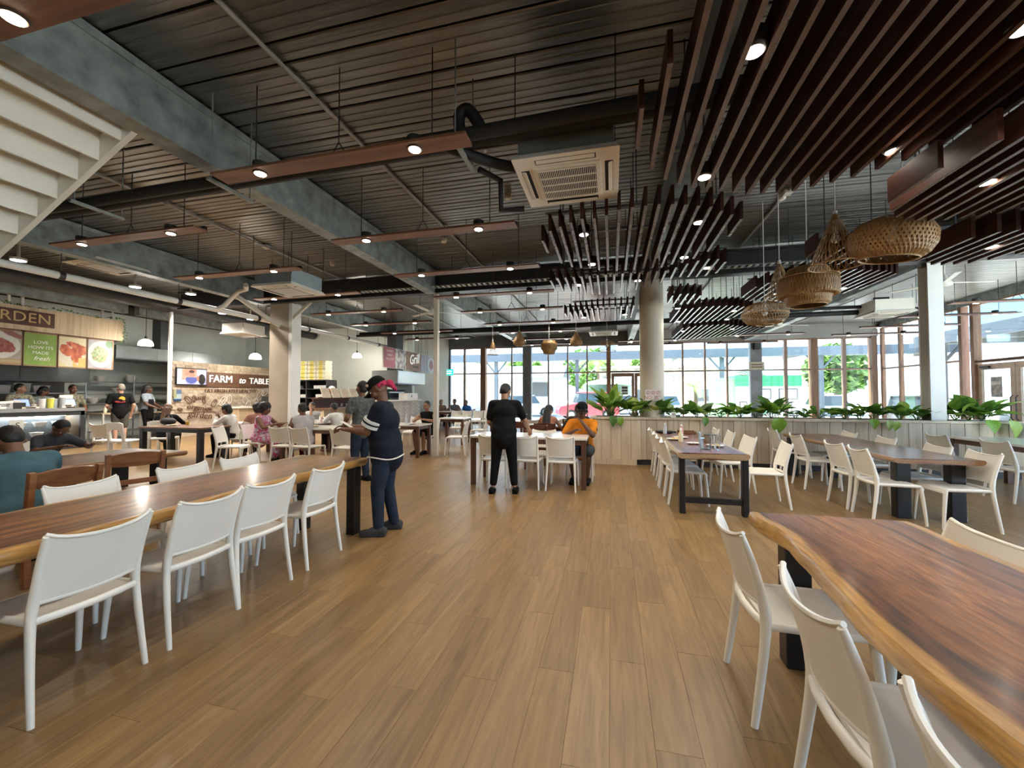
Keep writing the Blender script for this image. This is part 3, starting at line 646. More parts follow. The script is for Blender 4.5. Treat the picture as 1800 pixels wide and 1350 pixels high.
cluster('largest dark slat cluster spreading overhead beside the main cassette unit', .21, .133, 20, [2.8, 2.45, 2.0, 1.5, .9, .6, .5, .5, .5, .5, .5, .5, .5, .5, .5, .5, .5, .5, .5, .5],
        [3.26, 3.59, 3.8, 3.92, 4.0, 4.06, 4.11, 4.2, 4.27, 4.29, 4.29, 4.29, 4.25, 4.2, 4.14, 4.05, 3.95, 3.87, 3.66, 3.4], 3.42)
cluster('low dark slat cluster above the perforated bamboo pendant', 2.22, .115, 14, [3.39, 3.1, 2.75, 2.4, 2.0, 1.6, 1.3, 1.1, 1, 1, 1, 1, 1, 1], [3.92, 4.1, 4.25, 4.33, 4.38, 4.42, 4.42, 4.42, 4.41, 4.37, 4.3, 4.2, 4.1, 3.95], 3.07)
cluster('lowest dark slat cluster reaching the flanged white column', 3.24, .118, 14, [4.6, 4.5, 4.48, 4.4, 4.2, 3.9, 3.3, 3.2, 3.2, 3.2, 3.2, 3.2, 3.2, 3.2], [5.17, 5.35, 5.47, 5.51, 5.52, 5.5, 5.42, 5.27, 5.15, 5.0, 4.9, 4.8, 4.6, 4.4], 2.95)
cluster('fan-shaped dark slat cluster behind the main cassette unit', -.82, .13, 18, [4.95, 4.67, 4.58, 4.5, 4.43, 4.45, 4.4, 4.3, 4.27, 4.27, 4.27, 4.3, 4.34, 4.4, 4.45, 4.58, 4.7, 4.85],
        [5.4, 5.87, 6.09, 6.17, 6.21, 6.33, 6.39, 6.44, 6.44, 6.47, 6.44, 6.4, 6.42, 6.31, 6.26, 6.11, 5.85, 5.35], 3.42)
cluster('dark slat cluster touching the top of the round column', -.97, .128, 21, [6.65] + [6.53] * 14 + [6.4, 6.25, 6.15, 6.1, 6.15, 6.3], [7.15, 7.38, 7.55, 7.62, 7.69, 7.77, 7.8, 7.8, 7.78, 7.72, 7.66, 7.6, 7.5, 7.42, 7.25, 7.05, 6.95, 6.97, 7.0, 6.98, 6.85], 3.40)
cluster('pale-lit slat cluster beyond the girder, aisle side of the round column', -1.05, .127, 13, [9.5, 9.4, 9.3, 9.22, 9.15, 9.1, 9.05, 9.0, 9.0, 9.0, 9.0, 9.0, 9.0], [9.9, 10.2, 10.35, 10.5, 10.7, 10.72, 10.75, 10.75, 10.7, 10.65, 10.6, 10.5, 10.4], 3.42)
cluster('small slat cluster close behind the round column', 1.16, .13, 5, [8.3, 8.2, 8.2, 8.25, 8.4], [9.0, 9.15, 9.15, 9.1, 8.95], 3.42)
cluster('square slat cluster beyond the girder, window side of the round column', 1.5, .13, 13, [9.75, 9.65, 9.6, 9.55, 9.5, 9.5, 9.5, 9.5, 9.55, 9.6, 9.7, 9.8, 10.0], [11.3, 11.5, 11.55, 11.6, 11.6, 11.6, 11.6, 11.5, 11.45, 11.4, 11.2, 11.0, 10.8], 3.42)
cluster('hindmost slat cluster toward the rear glazing', 2.0, .14, 17, [12.4, 12.2, 12.1, 12.0, 12.0, 12.0, 12.0, 12.0, 12.1, 12.2, 12.3, 12.4, 12.5, 12.6, 12.7, 12.8, 12.9], [14.6, 14.9, 15.1, 15.1, 15.0, 15.0, 15.0, 14.9, 14.9, 14.8, 14.7, 14.6, 14.5, 14.4, 14.2, 14.0, 13.8], 3.42)
cluster('broad slat cluster behind the tiered bamboo pendant', 2.5, .125, 16, [7.96, 7.75, 7.6, 7.45, 7.35, 7.3, 7.25, 7.2, 7.2, 7.2, 7.25, 7.3, 7.35, 7.4, 7.5, 7.6], [8.8, 9.0, 9.15, 9.2, 9.25, 9.3, 9.35, 9.4, 9.4, 9.4, 9.35, 9.3, 9.2, 9.1, 8.9, 8.6], 3.42)
cluster('slat cluster half hidden by the perforated bamboo pendant', 2.35, .13, 12, [5.42, 5.4, 5.4, 5.4, 5.4, 5.45, 5.5, 5.6, 5.65, 5.7, 5.75, 5.8], [5.7, 5.85, 6.0, 6.05, 6.1, 6.1, 6.1, 6.1, 6.15, 6.2, 6.2, 6.2], 3.2)
def hung_light(x, y, z, label, en=1.0):
    t = thing('downlight', label, 'ceiling lamp', (x, y, z), 0, 'black lamps among the slats')
    d = put('housing', can_me, t, (0, 0, 0)); put('lens', lens_me, t, (0, 0, -.012)); MB().tube([(0, 0, .1), (0, 0, CZ - z)], .008, 5).build('rod', M_dark, t)
    spot(x, y, z - .045, en)
for (x, y, z), lab in zip([(.79, 2.49, 3.44), (.81, 3.85, 3.44), (2.2, 3.83, 3.46), (2.12, 2.67, 3.44), (.96, 4.86, 3.44), (-.31, 4.9, 3.44), (-.27, 6.05, 3.44), (1.0, 6.05, 3.44), (1.42, 6.64, 3.44), (-.56, 7.14, 3.44), (.44, 7.1, 3.44), (-.66, 10.16, 3.44), (.32, 10.04, 3.44),
        (1.44, 9.6, 3.44), (1.7, 11.3, 3.44), (2.73, 10.18, 3.44), (2.86, 11.3, 3.44), (3.42, 12.96, 3.44), (2.11, 13.05, 3.44), (3.07, 8.67, 3.44), (4.07, 8.5, 3.44), (2.73, 3.75, 3.1), (3.66, 5.0, 2.98), (4.6, 4.2, 2.98), (4.0, 2.6, 3.3), (1.6, .9, 3.44), (3.2, .5, 3.3)],
        ['overhead, among the nearest slats by the aisle', 'at the tip of the largest slat cluster, aisle side', 'at the tip of the largest slat cluster, window side', 'deep in the largest slat cluster, window side', 'among the fan-shaped slats, window side front', 'among the fan-shaped slats, aisle side front', 'among the fan-shaped slats, aisle side rear', 'among the fan-shaped slats, window side rear', 'among the slats touching the round column, window side', 'among the slats touching the round column, aisle side', 'just before the round column top', 'in the pale-lit cluster beyond the girder, aisle side', 'in the pale-lit cluster beyond the girder, by the round column',
         'just past the round column, front', 'past the round column, rear', 'in the square cluster, front', 'in the square cluster, rear', 'in the hindmost cluster, window side', 'in the hindmost cluster, aisle side', 'beside the conical bamboo pendant', 'beside the tiered bamboo pendant', 'in the low cluster above the perforated pendant', 'in the lowest cluster by the flanged column', 'in the lowest cluster, over the window side tables', 'between the low clusters overhead', 'above the viewer, aisle side', 'above the viewer, window side']):
    hung_light(x, y, z, 'small black lamp ' + lab)

# ============================================================ bamboo pendants
M_bam = wood('bamboo', (.24, .125, .04), (.36, .205, .075), (.47, .30, .13), .5, 3.0, axis=2)
def weave(mb, prof, n, w_=.009, tw=6, both=True):
    """strips wound both ways around a profile of (r, z)"""
    k = 40; P = []
    cum = [0]
    for a, b in zip(prof[:-1], prof[1:]): cum.append(cum[-1] + math.hypot(a[0] - b[0], a[1] - b[1]))
    def at(t):
        d = t * cum[-1]
        for i in range(len(cum) - 1):
            if d <= cum[i + 1] + 1e-9:
                f = (d - cum[i]) / max(cum[i + 1] - cum[i], 1e-9); return prof[i][0] + (prof[i + 1][0] - prof[i][0]) * f, prof[i][1] + (prof[i + 1][1] - prof[i][1]) * f
        return prof[-1]
    for sg in ((1, -1) if both else (1,)):
        for j in range(n):
            prev = None; vs = []
            for q in range(k + 1):
                t = q / k; r, z = at(t); a = 2 * math.pi * (j / n + sg * tw * t / n) ; r2, z2 = at(min(t + .02, 1)); a2 = 2 * math.pi * (j / n + sg * tw * min(t + .02, 1) / n)
                p = Vector((r * math.cos(a), r * math.sin(a), z)); d = Vector((r2 * math.cos(a2), r2 * math.sin(a2), z2)) - p
                nrm = Vector((math.cos(a), math.sin(a), 0)); sd = d.cross(nrm)
                if sd.length < 1e-6: sd = prev or Vector((0, 0, 1))
                sd.normalize(); prev = sd; vs += [p + sd * w_ / 2, p - sd * w_ / 2]
            mb.add(vs, [(2 * i, 2 * i + 1, 2 * i + 3, 2 * i + 2) for i in range(k)])
    return mb
def ring(mb, r, z, t=.01, n=28): return mb.tube([(r * math.cos(2 * math.pi * i / n), r * math.sin(2 * math.pi * i / n), z) for i in range(n + 1)], t, 6, caps=False)
def pendant(name, label, x, y, z, prof, kind, n=40, w_=.012, tw=6, rings=(), tilt=(0, 0)):
    top = prof[-1][1]; t = thing(name, label, 'pendant lamp', (x, y, z), 0, 'woven bamboo pendants'); t.rotation_euler = (tilt[0], tilt[1], 0)
    mb = MB(); weave(mb, prof, n, w_, tw)
    if kind == 'tight':
        q = [(r * .985, z_) for r, z_ in prof]; mb.shell(q, 28)
    tag(mb.build('woven_shade', M_bam, t, smooth='all'), kind=None)
    for r, z_ in rings: ring(MB(), r, z_, .009).build('hoop', M_bam, t)
    MB().tube([(0, 0, top - .02), (0, 0, top + .04)], .022, 8).build('cap', M_white, t); MB().tube([(0, 0, top + .04), (0, 0, CZ - z)], .006, 5).build('cord', M_white, t)
    sk = MB().tube([(0, 0, top - .02), (0, 0, top * .62)], .022, 8).build('socket', M_white, t); MB().ball((0, 0, top * .52), .045).build('bulb', mat('frosted', (.85, .85, .82), .3), sk)
pendant('bamboo_pendant', 'large perforated dome of woven bamboo, biggest of the hanging shades', 2.69, 4.8, 2.86, [(.23, 0), (.30, .05), (.345, .14), (.34, .24), (.28, .33), (.17, .385), (.05, .40)], 'open', 54, .018, 9, [(.23, 0), (.06, .4)], (R(6), R(5)))
pendant('bamboo_pendant', 'tall open bamboo cone beside the large perforated shade', 2.36, 5.05, 2.9, [(.245, 0), (.20, .12), (.13, .30), (.07, .44), (.018, .55)], 'open', 30, .007, 3, [(.245, 0), (.02, .55)])
pendant('bamboo_pendant', 'tiered bamboo lantern of three stacked drums', 2.56, 6.2, 2.70, [(.21, 0), (.255, .03), (.26, .10), (.265, .115), (.345, .13), (.355, .18), (.35, .34), (.32, .37), (.26, .385), (.25, .46), (.22, .49), (.04, .50)], 'tight', 60, .012, 5, [(.21, 0), (.265, .115), (.345, .37), (.22, .49)])
pendant('bamboo_pendant', 'slender bamboo cone behind the tiered lantern', 2.5, 6.95, 3.0, [(.19, 0), (.15, .14), (.10, .30), (.05, .44), (.014, .52)], 'open', 26, .007, 3, [(.19, 0)])
pendant('bamboo_pendant', 'open flattened oval basket shade below the tiered lantern', 2.37, 7.2, 2.62, [(.12, 0), (.25, .03), (.325, .12), (.33, .19), (.27, .29), (.15, .345), (.05, .36)], 'open', 46, .007, 7, [(.12, 0), (.33, .16)])
for (x, y, z, pr, kd, lab) in [(-2.71, 12.0, 3.0, [(.10, 0), (.18, .05), (.19, .14), (.14, .24), (.06, .33), (.05, .42)], 'tight', 'gourd-shaped bamboo shade over the far aisle, first of the far row'), (-1.8, 12.0, 2.74, [(.16, 0), (.19, .06), (.2, .1), (.25, .14), (.25, .3), (.2, .33), (.19, .38), (.04, .4)], 'tight', 'tiered bamboo drum in the far row of shades'),
        (-1.0, 12.0, 2.95, [(.10, 0), (.18, .05), (.18, .14), (.13, .24), (.06, .33), (.05, .4)], 'tight', 'gourd-shaped bamboo shade between the tiered drum and mushroom shade'), (-.12, 12.0, 2.76, [(.25, .02), (.26, .08), (.25, .16), (.19, .27), (.10, .31), (.03, .32)], 'open', 'mushroom-shaped bamboo shade nearest the round column'),
        (-3.55, 12.0, 2.75, [(.16, 0), (.09, .2), (.05, .34), (.015, .42)], 'open', 'thin wire-like bamboo cone in the far row')]:
    pendant('bamboo_pendant', lab, x, y, z, pr, kd, 30, .008, 5, [(pr[0][0], pr[0][1])])

# ============================================================ air-conditioning cassettes and pipework
M_ac = mat('ac_plastic', (.78, .73, .64), .45, 0, .02, 3)
M_acb = mat('ac_casing', (.20, .23, .22), .55, .2, .06, 4)
M_acg = mat('ac_dark_slot', (.012, .011, .014), .8)
def cassette(x, y, z, label, rz=0, box=M_acb, sc=1.0):
    t = thing('air_conditioner', label, 'air conditioner', (x, y, z), rz, 'ceiling cassette air conditioners')
    MB().b2((-.42, -.42, .06), (.42, .42, .34)).build('casing', box, t)
    mb = MB(); q = .475
    mb.box((0, 0, .03), (.95, .95, .06), top=(.93, .93)); mb.b2((-.31, -.31, -.014), (.31, .31, .002)); mb.build('fascia', M_ac, t, bevel=.012)
    MB().b2((-.265, -.265, -.018), (.265, .265, -.0135)).build('filter', M_acg, t)
    mb = MB()
    for i in range(31): xx = -.255 + i * .017; mb.b2((xx - .0026, -.265, -.026), (xx + .0026, .265, -.018))
    for yy in (-.265, -.13, 0, .13, .265): mb.b2((-.265, yy - .005, -.028), (.265, yy + .005, -.018))
    mb.build('grille', M_ac, t)
    for k in range(4):
        a = k * math.pi / 2; sl = MB().b2((-.27, -.418, -.002), (.27, -.345, .01)).build('slot', M_acg, t); sl.rotation_euler = (0, 0, a)
        lv = MB().box((0, -.395, -.006), (.52, .04, .006), rot=(R(-18), 0, 0)).build('louver', M_ac, sl)
    for a, b in ((-.4, -.4), (.4, -.4), (.4, .4), (-.4, .4)): MB().tube([(a * 1.1, b * 1.1, .2), (a * 1.1, b * 1.1, CZ - z)], .006, 5).build('hanging_rod', M_dark, t)
    return t
cassette(-.39, 3.95, 3.6, 'large cream cassette air conditioner hung in mid hall by black pipes')
cassette(-6.3, 6.85, 3.6, 'cassette air conditioner with pale blue casing near the square column', 0, mat('ac_blue', (.30, .36, .38), .5, .2, .05, 4))
cassette(-9.75, 5.9, 4.05, 'small cassette air conditioner above the kitchen pipes', 0, M_ac)
cassette(-11.9, 11.0, 3.5, 'cassette air conditioner before the grey-green wall', 0, M_ac)
cassette(-.25, 14.2, 3.6, 'far cassette air conditioner between bamboo shades and round column')
cassette(7.0, 12.7, 3.62, 'cassette air conditioner near the side glazing with bent black pipes', 0, M_ac)
def pipe(name, label, cat, pts, r, m, parts=(), n=10):
    t = thing(name, label, cat, pts[0]); o = Vector(pts[0]); MB().tube([Vector(p) - o for p in pts], r, n).build('run', m, t, smooth=60); return t, o
t, o = pipe('insulated_pipe', 'thick black insulated pipe running from the stair past the main cassette unit', 'pipe', [(-9.4, 3.62, 3.83), (-6, 3.58, 3.83), (-3, 3.52, 3.83), (-1.1, 3.46, 3.83), (2.6, 3.35, 3.83)], .075, M_black)
mb = MB(); mb.tube([Vector(p) - o for p in [(-9.4, 3.45, 3.78), (-4, 3.4, 3.78), (2.6, 3.2, 3.8)]], .06, 10); mb.build('lower_run', M_black, t, smooth=60)
mb = MB(); mb.tube([Vector(p) - o for p in spline([(-1.5, 3.42, 3.8), (-1.3, 3.5, 3.74), (-1.05, 3.7, 3.72), (-.8, 3.85, 3.72)], 4)], .05, 10); mb.tube([Vector(p) - o for p in spline([(-1.32, 3.44, 3.86), (-1.34, 3.44, 4.05), (-1.25, 3.44, 4.1), (-1.12, 3.44, 3.9)], 5)], .055, 10)
mb.tube([Vector(p) - o for p in [(-1.25, 3.75, 3.72), (-1.1, 4.0, 3.72), (-1.1, 4.02, 3.42), (-.86, 4.05, 3.42)]], .03, 8); mb.build('branch', M_black, t, smooth=60)
for x in (-5.9, -3.95, -1.3): mb = MB(); mb.b2((x - .02 - o.x, 3.2 - o.y, 3.68 - o.z), (x + .02 - o.x, 3.72 - o.y, 3.71 - o.z)); mb.tube([(x - o.x, 3.24 - o.y, 3.7 - o.z), (x - o.x, 3.24 - o.y, CZ - o.z)], .007, 5); mb.tube([(x - o.x, 3.7 - o.y, 3.7 - o.z), (x - o.x, 3.7 - o.y, CZ - o.z)], .007, 5); mb.build('trapeze', M_galv, t)
t, o = pipe('insulated_pipe', 'black insulated pipes crossing before the rear bamboo shades', 'pipe', [(-9.0, 13.2, 3.75), (-4, 13.2, 3.75), (-.6, 13.2, 3.78), (5.6, 13.1, 3.78), (7.9, 13.0, 3.78)], .07, M_black)
MB().tube([Vector(p) - o for p in [(-9, 13.0, 3.66), (-2, 13.0, 3.66), (5.5, 12.9, 3.9), (6.9, 12.9, 3.9), (6.9, 12.9, 4.1), (7.2, 12.9, 4.1), (7.2, 12.9, 3.85)]], .045, 8).build('branch', M_black, t)
for x in range(-8, 8, 2): MB().tube([(x - o.x, 0, .05), (x - o.x, 0, CZ - o.z)], .006, 5).build('hanging_rod', M_dark, t)
t, o = pipe('service_duct', 'dark service duct running along above the kitchen counters', 'duct', [(-13.5, 1.0, 4.3), (-13.5, 16.2, 4.3)], .2, M_dark)
t, o = pipe('service_duct', 'low black duct above the farm wall', 'duct', [(-15.2, 4.0, 4.3), (-15.2, 15.5, 4.3)], .22, M_black)
t, o = pipe('drain_pipe', 'long white drain pipe along the kitchen side with bent branches', 'pipe', [(-9.38, 1.2, 3.6), (-9.38, 16.2, 3.6)], .066, M_white)
mb = MB()
for y0, x1, y1 in ((7.9, -8.1, 7.7), (9.9, -9.0, 9.8)): mb.tube([Vector(p) - o for p in [(-9.38, y0, 3.6), (-9.15, y0, 3.68), (-8.75, y0, 4.0), (-8.5, y0, 4.05), (x1 - .2, y1, 4.08)]], .055, 10)
mb.build('branch', M_white, t, smooth=60)
for y in (3, 5, 7, 9.1, 11, 13, 15): MB().tube([(0, y - o.y - .04, 0), (0, y - o.y + .04, 0)], .075, 12).tube([(0, y - o.y, 0), (0, y - o.y, CZ - o.z)], .006, 5).build('clip', M_dark, t)
for x, lab in ((-2.95, 'slim grey conduit along the deck over the aisle'), (-6.9, 'slim grey conduit along the deck over the kitchen side tables'), (2.6, 'pale conduit along the deck over the slat clusters'), (7.6, 'slim conduit along the deck by the side glazing')):
    t, o = pipe('conduit', lab, 'conduit', [(x, -4.5 if x < 6 else 7.2, 4.565), (x, 16.0 if x < -8.6 else 20.2, 4.565)], .022, mat('conduit_grey', (.36, .34, .31), .5), n=6); MB().b2((-.05, (6.8 if x < 6 else 9.0) - o.y, -.035), (.05, (6.92 if x < 6 else 9.12) - o.y, .03)).build('junction_box', M_cream, t)
for x, y, lab in ((-1.53, 5.98, 'small smoke detector on the deck beyond the main cassette unit'), (-6.27, 8.1, 'small smoke detector on the deck by the pale blue cassette'), (-3.2, 7.4, 'small smoke detector on the deck beyond the aisle beam'), (6.9, 10.6, 'small smoke detector on a conduit near the side glazing'), (2.57, 7.0, 'small junction box on the deck between slat clusters')):
    t = thing('smoke_detector', lab, 'detector', (x, y, 4.56), 0, 'ceiling detectors'); MB().lathe([(0, -.05), (.04, -.05), (.055, -.03), (.055, .0)], 14).build('head', M_cream, t); MB().lathe([(.06, 0), (.06, .04)], 14).build('base', M_cream, t)
def fan(x, y, z, label, a):
    t = thing('ceiling_fan', label, 'ceiling fan', (x, y, z), a, 'white ceiling fans')
    MB().tube([(0, 0, .12), (0, 0, CZ - z)], .018, 8).build('downrod', M_white, t); MB().lathe([(.02, .2), (.07, .1), (.13, 0), (.13, -.06), (.05, -.08), (0, -.08)], 18, close=True).build('motor', M_white, t, smooth=True)
    for k in range(3): MB().box((.55, 0, 0), (.85, .11, .012), rot=(R(8), 0, 0)).build('blade', M_white, t, rot=(0, 0, k * 2 * math.pi / 3))
fan(-5.15, 11.0, 3.95, 'white ceiling fan beside the slim cream column', .5); fan(7.2, 11.0, 4.0, 'white ceiling fan beside the flanged white column', .15); fan(5.2, 14.6, 3.75, 'white ceiling fan before the rear glazing', .3)

# ============================================================ staircase passing under the deck
st = thing('white_staircase', 'white painted stair flight seen from below with closed steps', 'staircase', (-8, 2.0, 0))
M_st = mat('stair_paint', (.80, .77, .68), .5, 0, .02, 2)
sl_ = .55; zz = lambda x: 4.0 + sl_ * (x + 4.42)
for y in (2.84, .95): MB().bar((-4.42 + 8, y - 2.0, zz(-4.42) + .11), (-11.5 + 8, y - 2.0, zz(-11.5) + .11), .05, .22).build('stringer', M_st, st)
tr_ = MB(); tr_.b2((-.15, -.93, .12), (.15, .84, .165)); tr_.b2((.13, -.93, -.03), (.155, .84, .30)); trm = tr_.mesh('step', M_st)
i = 0; x = -4.68
while zz(x) > .05: put('step', trm, st, (x + 8, 0, zz(x) + .10)); x -= .28; i += 1
MB().b2((-4.55 + 8, -1.1, 4.1), (-4.45 + 8, .86, 4.25)).build('landing_edge', M_st, st)
# ============================================================ white moulded chairs
M_chair = mat('white_plastic', (.90, .87, .79), .38, 0, .012, 3, spec=.5)
def make_chair():
    t = thing('stacking_chair', 'x', 'chair', (0, 0, 0))
    # back: bowed sheet between the uprights
    def back(u, v, off=0.0):
        a = u * 2 - 1; z = .535 + v * .315 - .012 * (1 - abs(a) ** 3) * v + .0 * a; wd = .205 + .012 * v
        y = -.222 - .085 * v - .045 * (1 - a * a) - .0
        z += -.018 * (1 - a * a) * v + (.012 * abs(a) ** 6) * v
        return (a * wd, y + off, z)
    mb = MB(); mb.grid(lambda u, v: back(u, v), 14, 8, .011); o = mb.build('backrest', M_chair, t, smooth=50)
    # rolled rim round the sheet
    rim = [back(i / 14, 1) for i in range(15)]
    rim2 = [back(i / 14, 0) for i in range(15)]
    MB().tube([(x, y + .005, z) for x, y, z in rim], .0105, 6).build('top_rim', M_chair, o, smooth=60); MB().tube([(x, y + .005, z) for x, y, z in rim2], .011, 6).build('lower_rim', M_chair, o, smooth=60)
    # seat
    def seat(u, v):
        a = u * 2 - 1; wd = .198 + .022 * v; x = a * wd; y = -.205 + v * .44
        z = .455 - .014 * (1 - a * a) * math.sin(math.pi * min(1, v * 1.15)) ; z -= .03 * max(0, (v - .86) / .14) ** 2 + .006 * max(0, (.12 - v) / .12)
        return (x, y, z)
    MB().grid(seat, 12, 12, .022, lambda u, v: (0, 0, 1)).build('seat', M_chair, t, smooth=50)
    mb = MB()
    mb.tube([(-.215, -.215, .452), (-.12, -.238, .452), (0, -.246, .452), (.12, -.238, .452), (.215, -.215, .452)], .016, 8, flat=(1, 1.25))
    for s in (-1, 1): mb.tube([(s * .212, -.205, .448), (s * .216, 0, .447), (s * .214, .2, .443)], .015, 8, flat=(1, 1.3))
    mb.tube([(-.212, .205, .436), (0, .215, .434), (.212, .205, .436)], .014, 8, flat=(1, 1.3))
    mb.build('apron', M_chair, t, smooth=60)
    for s in (-1, 1):
        pts = spline([(s * .232, -.272, 0), (s * .222, -.235, .25), (s * .213, -.213, .45), (s * .208, -.222, .56), (s * .213, -.262, .72), (s * .219, -.308, .852)], 5)
        n = len(pts); rad = [(.0145 + .009 * min(1, i / n * 2)) if i / n < .5 else .0235 - .013 * (i / n - .5) * 2 for i in range(n)]
        MB().tube(pts, rad, 9, flat=(.9, 1.1)).build('leg', M_chair, t, smooth=60)
        pts = spline([(s * .228, .245, 0), (s * .220, .228, .22), (s * .208, .205, .44)], 6); n = len(pts)
        MB().tube(pts, [.014 + .009 * i / n for i in range(n)], 9).build('leg', M_chair, t, smooth=60)
    return t
chair0 = make_chair(); cused = [False]
def chair(x, y, deg, label, group=None):
    o = place(chair0, cused[0], (x, y, 0), R(deg), label, group); cused[0] = True; return o
# facing: 0 = +y, 90 = -x, -90 = +x, 180 = -y
o4 = ['first', 'second', 'third', 'fourth', 'fifth']
for i, y in enumerate((1.535, 2.115, 2.605, 3.23)):
    chair(-2.82, y, 90 + (0, 1.5, -2, 2)[i], 'white plastic chair backing the aisle, %s from the hidden end of the long glossy table' % o4[i], 'chairs on the aisle side of the long glossy table')
for i, y in enumerate((2.22, 2.95, 3.55)):
    chair(-3.56, y, -90 + (0, -1, 1)[i], 'white plastic chair facing the aisle over the long glossy table, %s from its hidden end' % o4[i], 'chairs on the kitchen side of the long glossy table')
for i, (x, y, d) in enumerate(((.89, 2.32, -90), (.93, 1.55, -91), (.95, .91, -89))):
    chair(x, y, d, 'white plastic chair by the bark-edged thick table, %s from its visible corner' % o4[i], 'chairs at the thick live-edge table')
chair(1.40, 2.38, 91, 'white plastic chair on the window side of the thick live-edge table', 'chairs at the thick live-edge table')
for i, y in enumerate((6.22, 6.78, 7.38, 8.27)):
    chair(1.02, y, -90 + (0, 2, -2, 0)[i], 'white plastic chair aisle side of the dish table, %s from the viewer' % o4[i], 'chairs at the table with dishes')
for x, y, d, lab in ((2.02, 6.33, 86, 'white plastic chair pulled well out from the table with dishes'), (1.83, 7.15, 97, 'white plastic chair beside the pulled-out one at the table with dishes'), (1.77, 8.02, 90, 'white plastic chair by the bowl at the table with dishes'), (1.66, 8.62, 90, 'white plastic chair at the planter end of the table with dishes')):
    chair(x, y, d, lab, 'chairs at the table with dishes')
for i, y in enumerate((8.7, 7.7, 6.52, 5.93)):
    chair(3.26, y, -90 + (0, 0, 2, -2)[i], 'white plastic chair between dish table and long dark table, %s from the planter' % o4[i], 'chairs at the long dark table')
for i, y in enumerate((8.5, 7.5, 6.47, 5.80)):
    chair(3.82, y, 90, 'white plastic chair window side of the long dark table, %s from the planter' % o4[i], 'chairs at the long dark table')
for i, (x, y) in enumerate(((5.55, 8.3), (5.65, 7.38))):
    chair(x, y, -88, 'white plastic chair at the first white window table, %s from the planter' % o4[i], 'chairs at the white window side tables')
chair(7.55, 8.3, 90, 'white plastic chair past the planter end by the side doors', 'chairs at the white window side tables')
for i, x in enumerate((-1.9, -1.36, -.78)):
    chair(x, 6.64, (2, 0, -1)[i], 'white plastic chair seen from behind at the brown-legged white table, %s from the waiter' % o4[i], 'chairs at the white table with brown legs')
chair(-1.24, 7.3, 180, 'white plastic chair facing the viewer across the white table with brown legs', 'chairs at the white table with brown legs')
chair(-.56, 7.48, 180, 'white plastic chair under the person in orange', 'chairs at the white table with brown legs')
# kitchen side tables
chair(-7.62, 6.85, -66, 'white plastic chair turned sideways in front of the pink patterned dress', 'chairs at the kitchen side tables')
for i, x in enumerate((-6.63, -6.12, -5.18, -4.62)):
    chair(x, 7.25, (3, -4, 0, 3)[i], 'white plastic chair backing the aisle at the mid table, %s from the pink dress' % o4[i], 'chairs at the kitchen side tables')
for i, (x, y, d, lab) in enumerate(((-8.98, 8.14, 108, 'white plastic chair under the person in the white long-sleeved top'), (-11.45, 7.1, 10, 'white plastic chair nearest the display counter, empty'), (-7.75, 7.62, -90, 'white plastic chair under the person in the pink patterned dress'),
        (-8.55, 8.35, 90, 'white plastic chair under the long-haired person behind the pink dress'), (-6.2, 8.75, 180, 'white plastic chair facing the viewer behind the mid table, first'), (-5.5, 8.75, 180, 'white plastic chair facing the viewer behind the mid table, second'),
        (-7.0, 9.9, 90, 'white plastic chair under the person in the white shirt'), (-8.75, 10.55, 180, 'white plastic chair under the person resting chin on hand'), (-6.4, 10.6, 170, 'white plastic chair farther back by the grill counter, empty'), (-5.7, 11.0, 180, 'white plastic chair under the brick counter, empty'),
        (-4.75, 9.98, 180, 'white plastic chair under the person in the black vest'), (-5.3, 8.72, 5, 'white plastic chair before the table of the person in the black vest'), (-3.85, 9.75, 100, 'white plastic chair just past the slim cream column'), (-3.95, 11.9, 95, 'white plastic chair at the table past the slim cream column'), (-4.9, 12.6, 180, 'white plastic chair behind the table past the slim cream column'))):
    chair(x, y, d, lab, 'chairs at the kitchen side tables')
for i in range(4): chair(-6.5 + i * .49, 16.2, 180, 'white plastic chair in the far row by the rear glazing, %s from the charcoal wall' % o4[i], 'far row of chairs by the rear glazing')
chair(-7.95, 4.2, -85, 'white plastic chair under the bowed person beyond the brown table', 'chairs at the kitchen side tables')
for x, q in ((-7.9, 'fair-haired person'), (-7.2, 'bare-armed person'), (-6.5, 'person in blue')): chair(x, 18.05, 180, 'white plastic chair under the far ' + q, 'chairs by the rear glazing')
chair(-2.1, 11.2, 0, 'white plastic chair behind the wooden chairs, mid floor', 'chairs by the rear glazing'); chair(-1.55, 11.3, 10, 'white plastic chair by the juice glass table, mid floor', 'chairs by the rear glazing')

